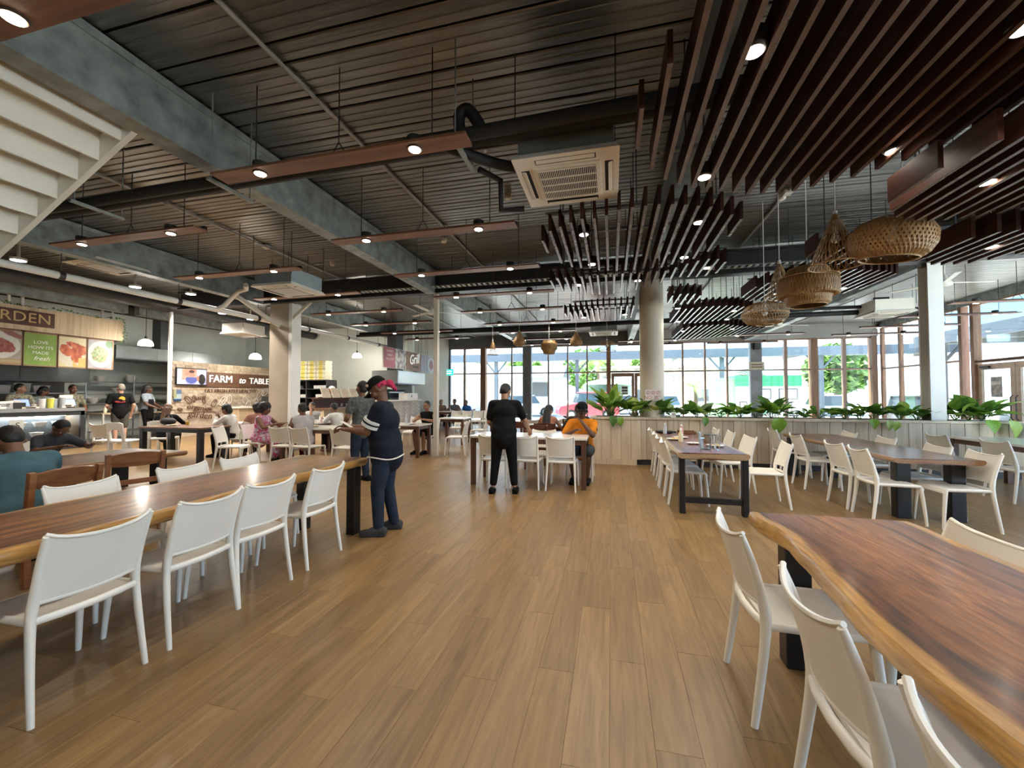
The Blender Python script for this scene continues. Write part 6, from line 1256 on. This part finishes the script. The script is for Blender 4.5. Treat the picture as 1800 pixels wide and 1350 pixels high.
# exit sign, notices, speaker
q = thing('exit_sign', 'glowing green exit sign on the charcoal end of the rear glazing', 'exit sign', (-8.45, 20.2, 2.72)); MB().box((0, 0, 0), (.62, .06, .34)).build('case', M_white, q); MB().box((0, -.034, 0), (.58, .008, .30)).build('face', glow('exit_green', (.0, .62, .42), 1.6), q); MB().box((.05, -.04, .06), (.36, .004, .05)).box((.05, -.04, -.06), (.36, .004, .05)).build('legend', glow('exit_white', (.8, 1, .95), 1.5), q)
q = thing('column_notice', 'white notice with red NO on the round column', 'sign', (.87, 9.228, 1.50)); MB().box((0, 0, 0), (.33, .012, .235)).build('sheet', M_white, q); M_red = mat('red_ink', (.55, .04, .03), .5); text_mesh('lettering', 'NO', .1, .001, M_red, q, (-.105, -.008, -.05), (R(90), 0, 0)); text_mesh('lettering', 'SMOKING\nFOOD\nDRINKS', .028, .001, M_red, q, (.02, -.008, -.05), (R(90), 0, 0), 'LEFT')
for x in (-.1, 0, .1): mb = MB(); ring(mb, .034, 0, .004, 14); mb.bar((-.024, -.024, 0), (.024, .024, 0), .005, .004).build('symbol', M_red, q, loc=(x, -.009, .06), rot=(R(90), 0, 0))
q = thing('column_plaque', 'cream plaque with two dark lines on the grey steel column', 'sign', (6.34, 20.33, 2.82)); MB().box((0, 0, 0), (.62, .03, .36)).build('board', mat('plaque_cream', (.62, .54, .38), .6), q); MB().box((0, -.017, .06), (.46, .004, .035)).box((0, -.017, -.05), (.46, .004, .035)).build('line', M_brown, q)
q = thing('wall_speaker', 'small black speaker high on the grey steel column', 'speaker', (6.34, 20.28, 3.72)); MB().box((0, 0, 0), (.24, .2, .30)).build('case', M_black, q, bevel=.01); MB().box((0, -.102, 0), (.2, .006, .26)).build('mesh_front', M_dark, q)
# ============================================================ people
def fuse(mb, vox, it=3, fac=.5):
    """one continuous surface out of the overlapping solids of mb"""
    o = bpy.data.objects.new('tmp', mb.mesh('tmp')); COL.objects.link(o)
    r = o.modifiers.new('r', 'REMESH'); r.mode = 'VOXEL'; r.voxel_size = vox; r.use_smooth_shade = True
    s = o.modifiers.new('s', 'SMOOTH'); s.factor = fac; s.iterations = it
    dg = bpy.context.evaluated_depsgraph_get(); me = bpy.data.meshes.new_from_object(o.evaluated_get(dg)); bpy.data.objects.remove(o); return me
def ik(a, c, l1, l2, hint):
    a, c = Vector(a), Vector(c); d = c - a; D = min(d.length, (l1 + l2) * .995)
    d = d.normalized() if d.length > 1e-6 else Vector((0, 0, -1)); c = a + d * D
    x = (l1 * l1 - l2 * l2 + D * D) / (2 * D); h = math.sqrt(max(l1 * l1 - x * x, 0)); hv = Vector(hint); hv = hv - d * hv.dot(d); hv.normalize()
    return a + d * x + hv * h, c
SKIN = {k: mat('skin_' + k, c, .5, 0, .05, 8) for k, c in dict(dark=(.10, .045, .025), brown=(.19, .085, .045), tan=(.33, .17, .10), pale=(.50, .29, .21)).items()}
M_hair = mat('hair_black', (.010, .008, .007), .55, 0, .2, 30, bump=.5, bscale=60); M_hairb = mat('hair_brown', (.10, .045, .02), .5, 0, .2, 30, bump=.5, bscale=60); M_hairg = mat('hair_grey', (.22, .19, .16), .6, 0, .1, 30)
M_eye = mat('eye_dark', (.015, .012, .01), .2); M_eyew = mat('eye_white', (.7, .68, .65), .3)
def cloth(name, col, var=.08, scale=9, rough=.85): return mat('cloth_' + name, col, rough, 0, var, scale, bump=.55, bscale=14, spec=.15)
def person(label, loc, rz, skin='brown', s=1.0, pose='stand', fat=1.0, lean=0, nod=0, turn=0, tilt=0, hands=None, hint=None, feet=None, shirt=None, sleeve=.62, pants=None, leg=1.0, shoes=None, hair='short', hairm=None, cap=None, skirt=None, vox=.013, twist=0, grip=0, extra=None, apron=None, shirt_len=.10, group=None):
    root = thing('person', label, 'person', loc, R(rz), group); sk = SKIN[skin]
    sit = pose == 'sit'; hp = (.545 if sit else .93 * s)
    P = Vector((0, 0, hp)); L = R(lean); sp = Vector((0, math.sin(L), math.cos(L))); fw = Vector((0, math.cos(L), -math.sin(L)))
    S = lambda k: P + sp * (k * s)
    tw = Matrix.Rotation(R(twist), 3, sp); rx = tw @ Vector((1, 0, 0)); fwt = tw @ fw
    neck = S(.50); HL = L * .6 + R(nod)
    hd = Vector((0, math.sin(HL * .7), math.cos(HL * .7))); HC = neck + Vector((0, math.sin(L * .8 + R(nod) * .35), math.cos(L * .8 + R(nod) * .35))) * .165 * s
    HM = Matrix.Rotation(R(turn), 3, 'Z') @ Matrix.Rotation(-HL, 3, 'X') @ Matrix.Rotation(R(tilt), 3, 'Y')
    hs = s * 1.08
    h = lambda x, y, z: HC + HM @ (Vector((x, y, z)) * hs)
    sh = {q: S(.445) + rx * (q * .178 * s * (1 + (fat - 1) * .35)) for q in (-1, 1)}
    hip = {q: P + Vector((q * .088 * s, 0, -.02)) for q in (-1, 1)}
    ank, kne = {}, {}
    for q in (-1, 1):
        if sit: f = (feet or {}).get(q, (q * .11, .40)); ank[q] = Vector((f[0], f[1], .085)); kh = (q * .15, 1, .6)
        else: f = (feet or {}).get(q, (q * .10, 0)); ank[q] = Vector((f[0], f[1], .09)); kh = (q * .05, 1, 0)
        kne[q], ank[q] = ik(hip[q], ank[q], (.41 if not sit else .43) * s, (.41 if not sit else .44) * s, kh)
        ank[q].z = max(ank[q].z, .08)
    hands = hands or {}; hint = hint or {}
    elb, wri = {}, {}
    for q in (-1, 1):
        tgt = hands.get(q) or ((q * .24, .06, hp - .06) if not sit else (q * .16, .36, .62)); elb[q], wri[q] = ik(sh[q], tgt, .29 * s, .255 * s, hint.get(q) or (q * .5, -.6, -.35))
    # ---- body
    B = MB(); bx = fat
    def torso(mb, o, lo=0.0):
        mb.ball(P + sp * .02, ((.155 + o) * bx * s, (.115 + o) * bx * s, (.13 + o) * s), 16, 10)
        mb.ball(S(.16) + fwt * (.02 * (bx - 1) * 3), ((.138 + o) * bx * s, (.105 + o) * bx * s, .14 * s + o), 16, 10)
        mb.ball(S(.31), ((.158 + o) * (1 + (bx - 1) * .7) * s, (.115 + o) * (1 + (bx - 1) * .8) * s, .155 * s + o), 16, 10, rot=Matrix.Rotation(-L, 3, 'X') if L else None)
        mb.capsule(sh[-1] + sp * -.01 - rx * -.03, sh[1] + sp * -.01 - rx * .03, (.066 + o) * s, (.066 + o) * s)
        mb.capsule(S(.02), S(.40), (.10 + o) * s * bx, (.105 + o) * s)
        mb.capsule(S(.43), S(.49), (.085 + o * .6) * s, (.06 + o * .4) * s)
    torso(B, 0)
    B.capsule(neck - sp * .03, HC - HM @ Vector((0, .01, .05)), .056 * s * (1 + (fat - 1) * .4), .052 * s)
    B.ball(HC + HM @ Vector((0, -.008, .018)) * hs, (.076 * hs, .094 * hs, .098 * hs), 18, 14, rot=HM); B.ball(h(0, .022, -.052), (.056 * hs, .062 * hs, .062 * hs), 14, 10, rot=HM); B.ball(h(0, .055, -.088), (.028 * hs, .026 * hs, .022 * hs), 10, 7, rot=HM)
    B.capsule(h(0, .085, .012), h(0, .102, -.026), .010 * hs, .0155 * hs, 10); B.ball(h(0, .088, -.058), (.024 * hs, .012 * hs, .012 * hs), 10, 7, rot=HM)
    for q in (-1, 1): B.ball(h(q * .077, -.006, -.012), (.012 * hs, .020 * hs, .031 * hs), 10, 7, rot=HM); B.ball(h(q * .033, .074, .036), (.026 * hs, .014 * hs, .010 * hs), 8, 6, rot=HM); B.ball(h(q * .042, .058, -.028), (.026 * hs, .026 * hs, .026 * hs), 8, 6)
    for q in (-1, 1):
        B.capsule(sh[q], elb[q], .052 * s * (1 + (fat - 1) * .6), .040 * s * (1 + (fat - 1) * .4)); B.capsule(elb[q], elb[q].lerp(wri[q], .35), .041 * s, .043 * s); B.capsule(elb[q].lerp(wri[q], .35), wri[q], .043 * s, .027 * s)
        B.capsule(hip[q], kne[q], .088 * s * (1 + (fat - 1) * .6), .056 * s); B.capsule(kne[q], kne[q].lerp(ank[q], .35), .055 * s, .057 * s); B.capsule(kne[q].lerp(ank[q], .35), ank[q], .057 * s, .037 * s)
        ft = Vector((ank[q].x + q * .015, ank[q].y, 0)); B.capsule(ft + Vector((0, -.045, .045)), ft + Vector((0, .06, .045)), .04 * s, .036 * s); B.capsule(ft + Vector((0, .06, .035)), ft + Vector((q * .008, .15, .028)), .038 * s, .026 * s)
    FG = MB()
    for q in (-1, 1):
        d = (wri[q] - elb[q]).normalized(); up = Vector((0, 0, 1)); w_ = d.cross(up)
        if w_.length < .2: w_ = Vector((1, 0, 0))
        w_.normalize(); nrm = w_.cross(d).normalized(); pc = wri[q] + d * .045 * s
        M3 = Matrix((w_, d, nrm)).transposed(); B.ball(pc, (.040 * s, .055 * s, .018 * s), 12, 8, rot=M3); B.capsule(wri[q], pc, .026 * s, .024 * s)
        cu = .4 + .5 * grip
        for k in range(4):
            a = pc + d * .045 * s + w_ * (k - 1.5) * .0185 * s; l = (.040, .047, .044, .034)[k] * s; d1 = (d - nrm * cu * .5).normalized(); b = a + d1 * l; d2 = (d - nrm * cu * 1.5).normalized(); c = b + d2 * l * .65; d3 = (d - nrm * cu * 2.6).normalized(); e = c + d3 * l * .45
            T = FG if vox > .0095 else B
            r_ = (.0082 if vox > .0095 else .0095) * s
            T.capsule(a - d * .015, b, r_, r_ * .95, 8); T.capsule(b, c, r_ * .95, r_ * .88, 8); T.capsule(c, e, r_ * .88, r_ * .75, 8)
        T = FG if vox > .0095 else B
        a = pc - d * .015 * s - w_ * q * .03 * s; b = a - w_ * q * .03 * s + d * .03 * s - nrm * .012 * s; T.capsule(a, b, .012 * s, .010 * s, 8); T.capsule(b, b + d * .03 * s - nrm * .012 * s, .010 * s, .008 * s, 8)
    me = fuse(B, vox, 2 if vox < .01 else 1)
    if FG.v:
        bm = bmesh.new(); bm.from_mesh(me); tmp = FG.mesh('f', None, 'all'); bm.from_mesh(tmp); bm.to_mesh(me); bm.free(); bpy.data.meshes.remove(tmp)
        me.polygons.foreach_set('use_smooth', [True] * len(me.polygons))
    me.materials.clear(); me.materials.append(sk); me.name = 'body'; put('body', me, root)
    # ---- face
    for q in (-1, 1):
        e = MB().ball(h(q * .033, .0815, .014), (.013 * hs, .009 * hs, .0075 * hs), 10, 7, rot=HM).build('eye', M_eyew, root, 'all'); MB().ball(h(q * .033, .0885, .014), .0055 * hs, 8, 6).build('iris', M_eye, e, 'all')
        MB().capsule(h(q * .016, .094, .040), h(q * .05, .083, .042), .0045 * hs, .0035 * hs, 6).build('eyebrow', M_hair, root, 'all')
    MB().ball(h(0, .0965, -.053), (.022 * hs, .006 * hs, .0045 * hs), 10, 6, rot=HM).ball(h(0, .0965, -.062), (.019 * hs, .006 * hs, .005 * hs), 10, 6, rot=HM).build('mouth', mat('lips', (.22, .08, .07), .45), root, 'all')
    # ---- clothes
    vc = max(vox, .011)
    if pants:
        B = MB(); B.ball(P + sp * .02, (.168 * bx * s, .128 * bx * s, .12 * s), 16, 10); B.capsule(P + Vector((0, 0, .0)), S(.10), .125 * s * bx, .12 * s * bx)
        for q in (-1, 1):
            k2 = leg; B.capsule(hip[q], kne[q] if k2 > .5 else hip[q].lerp(kne[q], k2 * 2), .102 * s * (1 + (fat - 1) * .6), .078 * s if k2 > .5 else .088 * s)
            if k2 > .5: e = kne[q].lerp(ank[q], min(1, (k2 - .5) * 2)); B.capsule(kne[q], e, .076 * s, .058 * s)
        m_ = fuse(B, vc, 7); m_.materials.append(pants); m_.name = 'trousers'; put('trousers' if leg > .7 else 'shorts', m_, root)
    if skirt:
        B = MB(); B.ball(P, (.185 * bx * s, .15 * bx * s, .13 * s), 16, 10)
        for q in (-1, 0, 1):
            hq = P if q == 0 else hip[q]; kq = (kne[-1] + kne[1]) / 2 if q == 0 else kne[q]; aq = (ank[-1] + ank[1]) / 2 if q == 0 else ank[q]
            B.capsule(hq, kq, .12 * s, .105 * s); B.capsule(kq, kq.lerp(aq, .7), .105 * s, .10 * s)
        m_ = fuse(B, vc, 3); m_.materials.append(skirt); put('skirt', m_, root)
    if shirt:
        B = MB(); torso(B, .021); B.capsule(P - sp * (shirt_len - .02), S(.12), .135 * s * bx, .13 * s * bx); B.ball(P - sp * (shirt_len - .06), (.172 * bx * s, .135 * bx * s, .10 * s), 16, 9)
        for q in (-1, 1):
            if sleeve <= 0: continue
            if sleeve <= 1: B.capsule(sh[q], sh[q].lerp(elb[q], sleeve), .070 * s * (1 + (fat - 1) * .5), .066 * s * (1 + (fat - 1) * .4))
            else: B.capsule(sh[q], elb[q], .068 * s, .056 * s); B.capsule(elb[q], elb[q].lerp(wri[q], sleeve - 1), .055 * s, .042 * s)
        m_ = fuse(B, vc, 26, .6)
        # open neckline: drop what climbs the neck
        m_.materials.append(shirt); m_.name = 'shirt'; put('shirt', m_, root)
        MB().tube([neck + sp * -.008 + (tw @ Vector((math.cos(a) * .068 * s, math.sin(a) * .068 * s, 0))) for a in [2 * math.pi * i / 14 for i in range(15)]], .011 * s, 6, caps=False).build('collar', shirt, root, 'all')
    if apron:
        B = MB(); B.grid(lambda u, v: tuple(S(-.28 + .62 * v) + rx * ((u - .5) * (.34 - .1 * v) * s) + fwt * ((.150 - .1 * (u - .5) ** 2 * 4 * .5) * s * bx)), 8, 8, .008); B.build('apron', apron, root, 'all')
    if shoes:
        for q in (-1, 1):
            B = MB(); ft = Vector((ank[q].x + q * .015, ank[q].y, 0)); B.capsule(ft + Vector((0, -.05, .052)), ft + Vector((0, .06, .05)), .050 * s, .048 * s); B.capsule(ft + Vector((0, .06, .042)), ft + Vector((q * .008, .165, .034)), .047 * s, .035 * s); B.box(ft + Vector((0, .05, .014)), (.085 * s, .27 * s, .028))
            m_ = fuse(B, .009, 2); m_.materials.append(shoes); put('shoe', m_, root)
    hm = hairm or M_hair
    if hair and hair != 'none':
        B = MB()
        if hair == 'short': B.ball(h(0, -.018, .036), (.081 * hs, .090 * hs, .086 * hs), 16, 12, rot=HM); B.ball(h(0, -.048, -.002), (.074 * hs, .056 * hs, .075 * hs), 14, 10, rot=HM)
        if hair == 'bob': B.ball(h(0, -.02, .036), (.090 * hs, .100 * hs, .092 * hs), 16, 12, rot=HM); B.ball(h(0, -.045, -.03), (.094 * hs, .070 * hs, .105 * hs), 14, 10, rot=HM)
        if hair == 'curly': B.ball(h(0, -.03, .04), (.115 * hs, .115 * hs, .11 * hs), 16, 12, rot=HM); B.ball(h(0, -.06, -.02), (.12 * hs, .09 * hs, .10 * hs), 14, 10, rot=HM)
        if hair == 'long': B.ball(h(0, -.02, .036), (.090 * hs, .100 * hs, .092 * hs), 16, 12, rot=HM); B.ball(h(0, -.05, -.03), (.092 * hs, .068 * hs, .10 * hs), 14, 10, rot=HM); B.capsule(h(0, -.06, -.04), S(.30) - fw * (.125 * s), .075 * s, .055 * s); B.capsule(h(.04, -.05, -.05), S(.33) - fw * (.11 * s) + rx * .06, .05 * hs, .04 * s); B.capsule(h(-.04, -.05, -.05), S(.33) - fw * (.11 * s) - rx * .06, .05 * hs, .04 * s)
        m_ = fuse(B, .010, 2)
        if hair == 'curly':
            for v in m_.vertices: v.co += Vector(noise.noise_vector(v.co * 45)) * .012
        m_.materials.append(hm); put('hair', m_, root)
    if cap:
        B = MB(); c_, brim, back = cap
        B.grid(lambda u, v: tuple(h(math.cos(u * 2 * math.pi) * .090 * math.cos(v * math.pi / 2) ** .8, math.sin(u * 2 * math.pi) * .107 * math.cos(v * math.pi / 2) ** .8 - .012, .036 + .098 * math.sin(v * math.pi / 2))), 24, 8); o = B.build('cap', c_, root, 'all')
        MB().grid(lambda u, v: tuple(h((u - .5) * .17, .075 + .095 * v * (1 - (u - .5) ** 2 * 1.4), .040 - .012 * v - .03 * (u - .5) ** 2 * 4)), 10, 4, .006).build('brim', c_, o, 'all')
    if extra: extra(root, dict(h=h, HM=HM, HC=HC, sh=sh, elb=elb, wri=wri, S=S, P=P, s=s, rx=rx, fw=fwt, kne=kne, ank=ank, sp=sp))
    return root
M_navy = cloth('navy', (.013, .016, .026)); M_jean = cloth('jean', (.022, .031, .05), .15); M_blk = cloth('black', (.006, .006, .0065)); M_wht = cloth('white', (.70, .68, .64)); M_orange = cloth('orange', (.62, .20, .015)); M_teal = cloth('teal', (.075, .15, .18)); M_grey = cloth('grey', (.10, .105, .10), .3, 25); M_shoe = cloth('shoe_grey', (.055, .055, .055)); M_maroon = cloth('maroon', (.12, .012, .02)); M_pinkhead = cloth('bandana', (.42, .035, .09), .2, 30); M_khaki = cloth('khaki', (.08, .075, .065))
def floral():
    m, nt, b = new_mat('floral_cloth'); N = nt.nodes.new; L = nt.links.new; tc = N('ShaderNodeTexCoord'); n = N('ShaderNodeTexNoise'); n.inputs['Scale'].default_value = 16; n.inputs['Detail'].default_value = 3; n.inputs['Distortion'].default_value = 1.4
    L(tc.outputs['Object'], n.inputs['Vector']); r = _ramp(nt, [(.42, (.45, .04, .13)), (.5, (.62, .22, .32)), (.56, (.50, .48, .62)), (.7, (.62, .58, .68))]); L(n.outputs['Fac'], r.inputs[0]); L(r.outputs[0], b.inputs['Base Color']); b.inputs['Roughness'].default_value = .8; return m
def mottled(name, a, c, d, sc=22):
    m, nt, b = new_mat(name); N = nt.nodes.new; L = nt.links.new; tc = N('ShaderNodeTexCoord'); n = N('ShaderNodeTexNoise'); n.inputs['Scale'].default_value = sc; L(tc.outputs['Object'], n.inputs['Vector'])
    r = _ramp(nt, [(.42, a), (.5, c), (.6, d)]); L(n.outputs['Fac'], r.inputs[0]); L(r.outputs[0], b.inputs['Base Color']); b.inputs['Roughness'].default_value = .85; return m
M_floral = floral(); M_hawaii = mottled('uniform_print', (.10, .09, .06), (.28, .24, .16), (.18, .20, .14)); M_uni2 = mottled('uniform_green', (.07, .10, .08), (.25, .25, .22), (.12, .17, .14))

# standing man in the cap reading a slip
def ex1(root, d):
    h, s = d['h'], d['s']
    B = MB(); B.grid(lambda u, v: tuple(h(math.cos((u * 1.1 + .95) * math.pi) * (.085 + .012), math.sin((u * 1.1 + .95) * math.pi) * .105 - .010, -.028 + v * .062)), 18, 3, .006); B.ball(h(0, -.125, -.03), (.055, .045, .045), 12, 8); B.capsule(h(.02, -.13, -.06), h(.03, -.125, -.115), .03, .02); B.capsule(h(-.02, -.13, -.06), h(-.03, -.13, -.10), .03, .018); m_ = fuse(B, .008, 2); m_.materials.append(M_pinkhead); put('bandana', m_, root)
    MB().ball(h(-.062, .052, .088), (.012, .02, .016), 8, 6).build('cap_badge', mat('badge', (.6, .42, .25), .5), root, 'all')
    for q in (-1, 1):
        a, b = d['sh'][q], d['elb'][q]
        for t0, t1, m_ in ((.46, .55, M_wht), (.55, .62, M_navy), (.62, .74, M_wht)): MB().tube([a.lerp(b, t0), a.lerp(b, t1)], [.0985 * s, .100 * s], 18).build('sleeve_band', m_, root, 60)
    P, sp = d['P'], d['sp']
    MB().tube([P + Vector((math.cos(t) * .244, math.sin(t) * .190 + .005, -.085 + .012 * math.sin(t * 3))) for t in [2 * math.pi * i / 28 for i in range(29)]], .008, 6, caps=False).build('undershirt_hem', M_wht, root, 'all')
person('standing man in black cap, pink bandana and navy polo reading a slip', (-2.42, 4.05, 0), 108, 'brown', .99, fat=1.36, lean=5, nod=38, hands={-1: (-.06, .40, 1.13), 1: (.09, .42, 1.15)}, hint={-1: (-.3, -.8, -.6), 1: (.3, -.8, -.6)}, feet={-1: (-.11, .05), 1: (.10, -.07)}, shirt=M_navy, sleeve=.66, pants=M_jean, leg=1.0, shoes=M_shoe, hair=None, cap=(M_blk, 0, 0), vox=.0075, grip=.8, extra=ex1, shirt_len=.12)
t = thing('paper_slip', 'white paper slip in the hands of the man in the cap', 'paper', (-2.835, 3.93, 1.165), R(108)); MB().grid(lambda u, v: ((u - .5) * .10, (v - .5) * .16, .02 * math.sin(v * 2)), 4, 6, .0015).build('sheet', M_white, t, rot=(R(25), 0, 0))
# bending waiter
person('waiter in black clothes bending over the white table, back to the viewer', (-1.63, 6.12, 0), 8, 'tan', 1.0, fat=1.2, lean=17, nod=28, turn=-14, hands={-1: (-.17, .34, .97), 1: (.36, .40, .96)}, hint={-1: (-.35, -.7, -.4), 1: (.3, -.7, -.4)}, feet={-1: (-.16, -.05), 1: (.17, -.02)}, shirt=M_blk, sleeve=.72, pants=M_blk, leg=.93, shoes=M_blk, hair='short', vox=.009, grip=.6, shirt_len=.13)
# man in orange, hand on his mouth
person('person in orange T-shirt and black cap resting hand on mouth', (-.50, 7.46, 0), 176, 'dark', 1.06, 'sit', 1.12, lean=12, nod=4, turn=12, hands={-1: (-.035, .31, 1.02), 1: (.12, .36, .88)}, hint={-1: (-.7, .3, -1), 1: (.7, -.3, -.5)}, shirt=M_orange, sleeve=.7, pants=cloth('grey_short', (.05, .055, .06)), leg=.5, shoes=M_blk, hair=None, cap=(M_blk, 0, 0), vox=.0095, grip=1.0,
       extra=lambda r, d: [MB().tube([d['sh'][q] + Vector((0, 0, .072)), d['sh'][q].lerp(d['elb'][q], .7) + Vector((q * .06, 0, .02))], .02, 8).build('sleeve_stripe', M_blk, r, 'all') for q in (-1, 1)])
# teal shirt, bowed over the brown table
person('person in teal shirt bowed over the brown table, back to the viewer', (-4.80, 2.42, 0), 84, 'brown', 1.02, 'sit', 1.3, lean=34, nod=30, hands={-1: (-.16, .56, .87), 1: (.16, .56, .87)}, hint={-1: (-.5, -.3, -1), 1: (.5, -.3, -1)}, shirt=M_teal, sleeve=.75, pants=M_jean, leg=1.0, shoes=M_blk, hair='short', vox=.011)
person('dark-haired person bowed beyond the brown table', (-7.95, 4.05, 0), -85, 'brown', .95, 'sit', 1.0, lean=36, nod=42, hands={-1: (-.2, .66, .80), 1: (.2, .66, .80)}, shirt=cloth('rust', (.06, .06, .07)), sleeve=.7, pants=M_jean, hair='short')
# kitchen side tables
person('person with brown hair in black seen from behind at the brown kitchen table', (-10.82, 7.82, 0), 34, 'tan', .95, 'sit', 1.12, lean=12, nod=20, hands={-1: (-.2, .42, .84), 1: (.2, .42, .84)}, shirt=M_blk, sleeve=1.9, pants=M_blk, hair='long', hairm=M_hairb)
person('person in white long-sleeved top with black hair eating at the brown kitchen table', (-8.98, 8.12, 0), 108, 'brown', .98, 'sit', 1.0, lean=20, nod=14, hands={-1: (-.08, .40, 1.0), 1: (.10, .45, .98)}, hint={-1: (-.6, -.2, -1), 1: (.6, -.2, -1)}, shirt=M_wht, sleeve=1.85, pants=M_blk, shoes=M_blk, hair='bob', grip=.8)
person('person in pink patterned dress with curly hair at the mid table', (-7.72, 7.6, 0), -76, 'brown', 1.0, 'sit', 1.18, lean=10, nod=10, hands={-1: (-.14, .45, .86), 1: (.14, .44, .86)}, hint={-1: (-.8, -.3, -.6), 1: (.8, -.3, -.6)}, shirt=M_floral, sleeve=0, skirt=M_floral, shoes=M_blk, hair='curly')
person('person with long black hair sitting beyond the pink dress', (-8.55, 8.35, 0), 70, 'tan', .98, 'sit', 1.0, lean=8, nod=8, hands={-1: (-.1, .4, .86), 1: (.14, .4, .86)}, shirt=cloth('peach', (.4, .2, .15)), sleeve=.5, pants=M_jean, hair='bob')
person('person with short dark hair in white vest holding a snack', (-6.38, 7.42, 0), 62, 'brown', 1.02, 'sit', 1.15, lean=12, nod=8, hands={-1: (-.03, .36, .98), 1: (.1, .40, .96)}, hint={-1: (-.7, -.2, -1), 1: (.7, -.2, -1)}, shirt=cloth('vest_pale', (.45, .42, .42)), sleeve=0, pants=M_maroon, leg=.9, hair='short', grip=.8, extra=lambda r, d: MB().ball((d['S'](0) + Vector((0, 0, 0))), .001).build('strap', M_blk, r) and None)
person('person in pale blouse resting chin on hand by the black cabinet', (-8.72, 10.55, 0), 190, 'tan', .97, 'sit', 1.0, lean=14, nod=14, hands={-1: (-.02, .26, 1.14), 1: (.14, .38, .86)}, hint={-1: (-.4, .6, -1)}, shirt=cloth('grey_blouse', (.42, .42, .40), .2, 20), sleeve=.8, pants=M_jean, hair='short', grip=1)
person('person in white shirt leaning on the pale table, side on', (-7.05, 9.5, 0), 80, 'brown', 1.0, 'sit', 1.05, lean=22, nod=12, hands={-1: (-.16, .5, .86), 1: (.16, .5, .86)}, shirt=M_wht, sleeve=.7, pants=M_blk, hair='short')
person('standing man in speckled grey T-shirt looking toward the kitchen', (-4.25, 6.3, 0), 70, 'brown', 1.02, fat=1.06, lean=0, nod=-3, hands={-1: (-.2, .2, 1.0), 1: (.2, .2, 1.0)}, shirt=M_grey, sleeve=.65, pants=M_jean, shoes=M_blk, hair='short')
person('person in black vest with shorts seated behind the brown-edged table', (-4.72, 9.98, 0), 172, 'tan', 1.03, 'sit', 1.1, lean=6, nod=16, hands={-1: (-.16, .40, .88), 1: (.06, .42, .90)}, hint={-1: (-.9, -.2, -.5), 1: (.9, -.2, -.5)}, shirt=M_blk, sleeve=0, pants=M_blk, leg=.45, shoes=M_blk, hair='short')
person('person with long dark hair and bare shoulders by the juice glass', (-1.42, 9.07, 0), -12, 'tan', .95, 'sit', 1.0, lean=14, nod=18, turn=-25, hands={-1: (-.16, .36, .84), 1: (.16, .36, .84)}, shirt=cloth('peach_top', (.5, .2, .12)), sleeve=0, pants=M_jean, hair='long')
person('person in dark top half hidden behind the person in orange', (-.70, 9.0, 0), 6, 'dark', 1.0, 'sit', 1.1, lean=18, nod=22, hands={-1: (-.2, .36, .84), 1: (.2, .36, .84)}, shirt=cloth('dark_brown', (.05, .035, .03)), sleeve=.7, pants=M_blk, hair='short')
person('far bare-armed person facing the room at the rear glazing', (-7.2, 18.05, 0), 185, 'tan', 1.0, 'sit', 1.1, lean=5, hands={-1: (-.2, .36, .86), 1: (.2, .36, .86)}, shirt=cloth('slate', (.2, .22, .25)), sleeve=0, pants=M_jean, hair='short', vox=.018)
person('far fair-haired person side on at the rear glazing', (-7.9, 18.05, 0), -150, 'pale', .97, 'sit', 1.0, lean=10, shirt=cloth('tan_top', (.4, .25, .15)), sleeve=.5, pants=M_jean, hair='bob', hairm=mat('hair_fair', (.45, .30, .15), .6), vox=.018)
person('far person in blue shirt at the rear glazing', (-6.5, 18.05, 0), 160, 'tan', .98, 'sit', 1.0, lean=20, nod=10, shirt=cloth('blue', (.06, .2, .6)), sleeve=.7, pants=M_jean, hair='short', hairm=M_hairg, vox=.018)
# kitchen staff and customer
def ex2(root, d):
    c = d['S'](.33) - d['fw'] * .142; mb = MB(); n = 20; mb.ball(c + Vector((.02, 0, .03)), (.075, .012, .075), 16, 10).build('shirt_print', mat('print_sun', (.70, .38, .03), .7), root, 'all'); MB().ball(c + Vector((-.02, .0, -.06)), (.13, .014, .035), 14, 8).build('shirt_print', mat('print_red', (.25, .02, .03), .7), root, 'all')
person('man in black T-shirt with sunset print and grey shorts at the order bench', (-14.75, 9.35, 0), 62, 'pale', 1.08, fat=1.14, nod=12, turn=20, hands={-1: (-.2, .2, 1.05), 1: (.26, .05, .95)}, shirt=M_blk, sleeve=.7, pants=M_khaki, leg=.48, shoes=cloth('sandal', (.4, .32, .25)), hair='short', hairm=M_hairg, extra=ex2)
person('kitchen worker in black apron and braids serving at the bench', (-15.35, 10.5, 0), -60, 'dark', 1.08, nod=14, turn=30, hands={-1: (-.1, .35, 1.1), 1: (.15, .34, 1.08)}, shirt=cloth('staff_grey', (.25, .28, .32)), sleeve=.6, pants=M_blk, hair='long', apron=M_blk)
for x, y, lab, sk, sh_, hr, tr_ in ((-15.75, 7.6, 'counter worker in brown printed shirt looking aside', 'tan', M_hawaii, 'short', 50), (-15.9, 8.15, 'counter worker in black beret bending behind the till', 'brown', M_uni2, 'bob', 60), (-15.8, 8.75, 'counter worker in printed shirt facing the aisle', 'brown', M_hawaii, 'short', 0)):
    person(lab, (x, y, 0), -90, sk, 1.06 if 'beret' not in lab else 1.02, nod=10 if 'beret' not in lab else 25, turn=tr_, lean=4, hands={-1: (-.16, .32, 1.1), 1: (.16, .32, 1.1)}, shirt=sh_, sleeve=.7, pants=M_blk, hair=hr)
person('chef in white cap and printed uniform behind the menu counter', (-9.95, 12.9, 0), -70, 'brown', 1.06, nod=12, hands={-1: (-.16, .32, 1.1), 1: (.16, .32, 1.1)}, shirt=M_uni2, sleeve=.7, pants=M_blk, hair=None, cap=(M_wht, 0, 0))
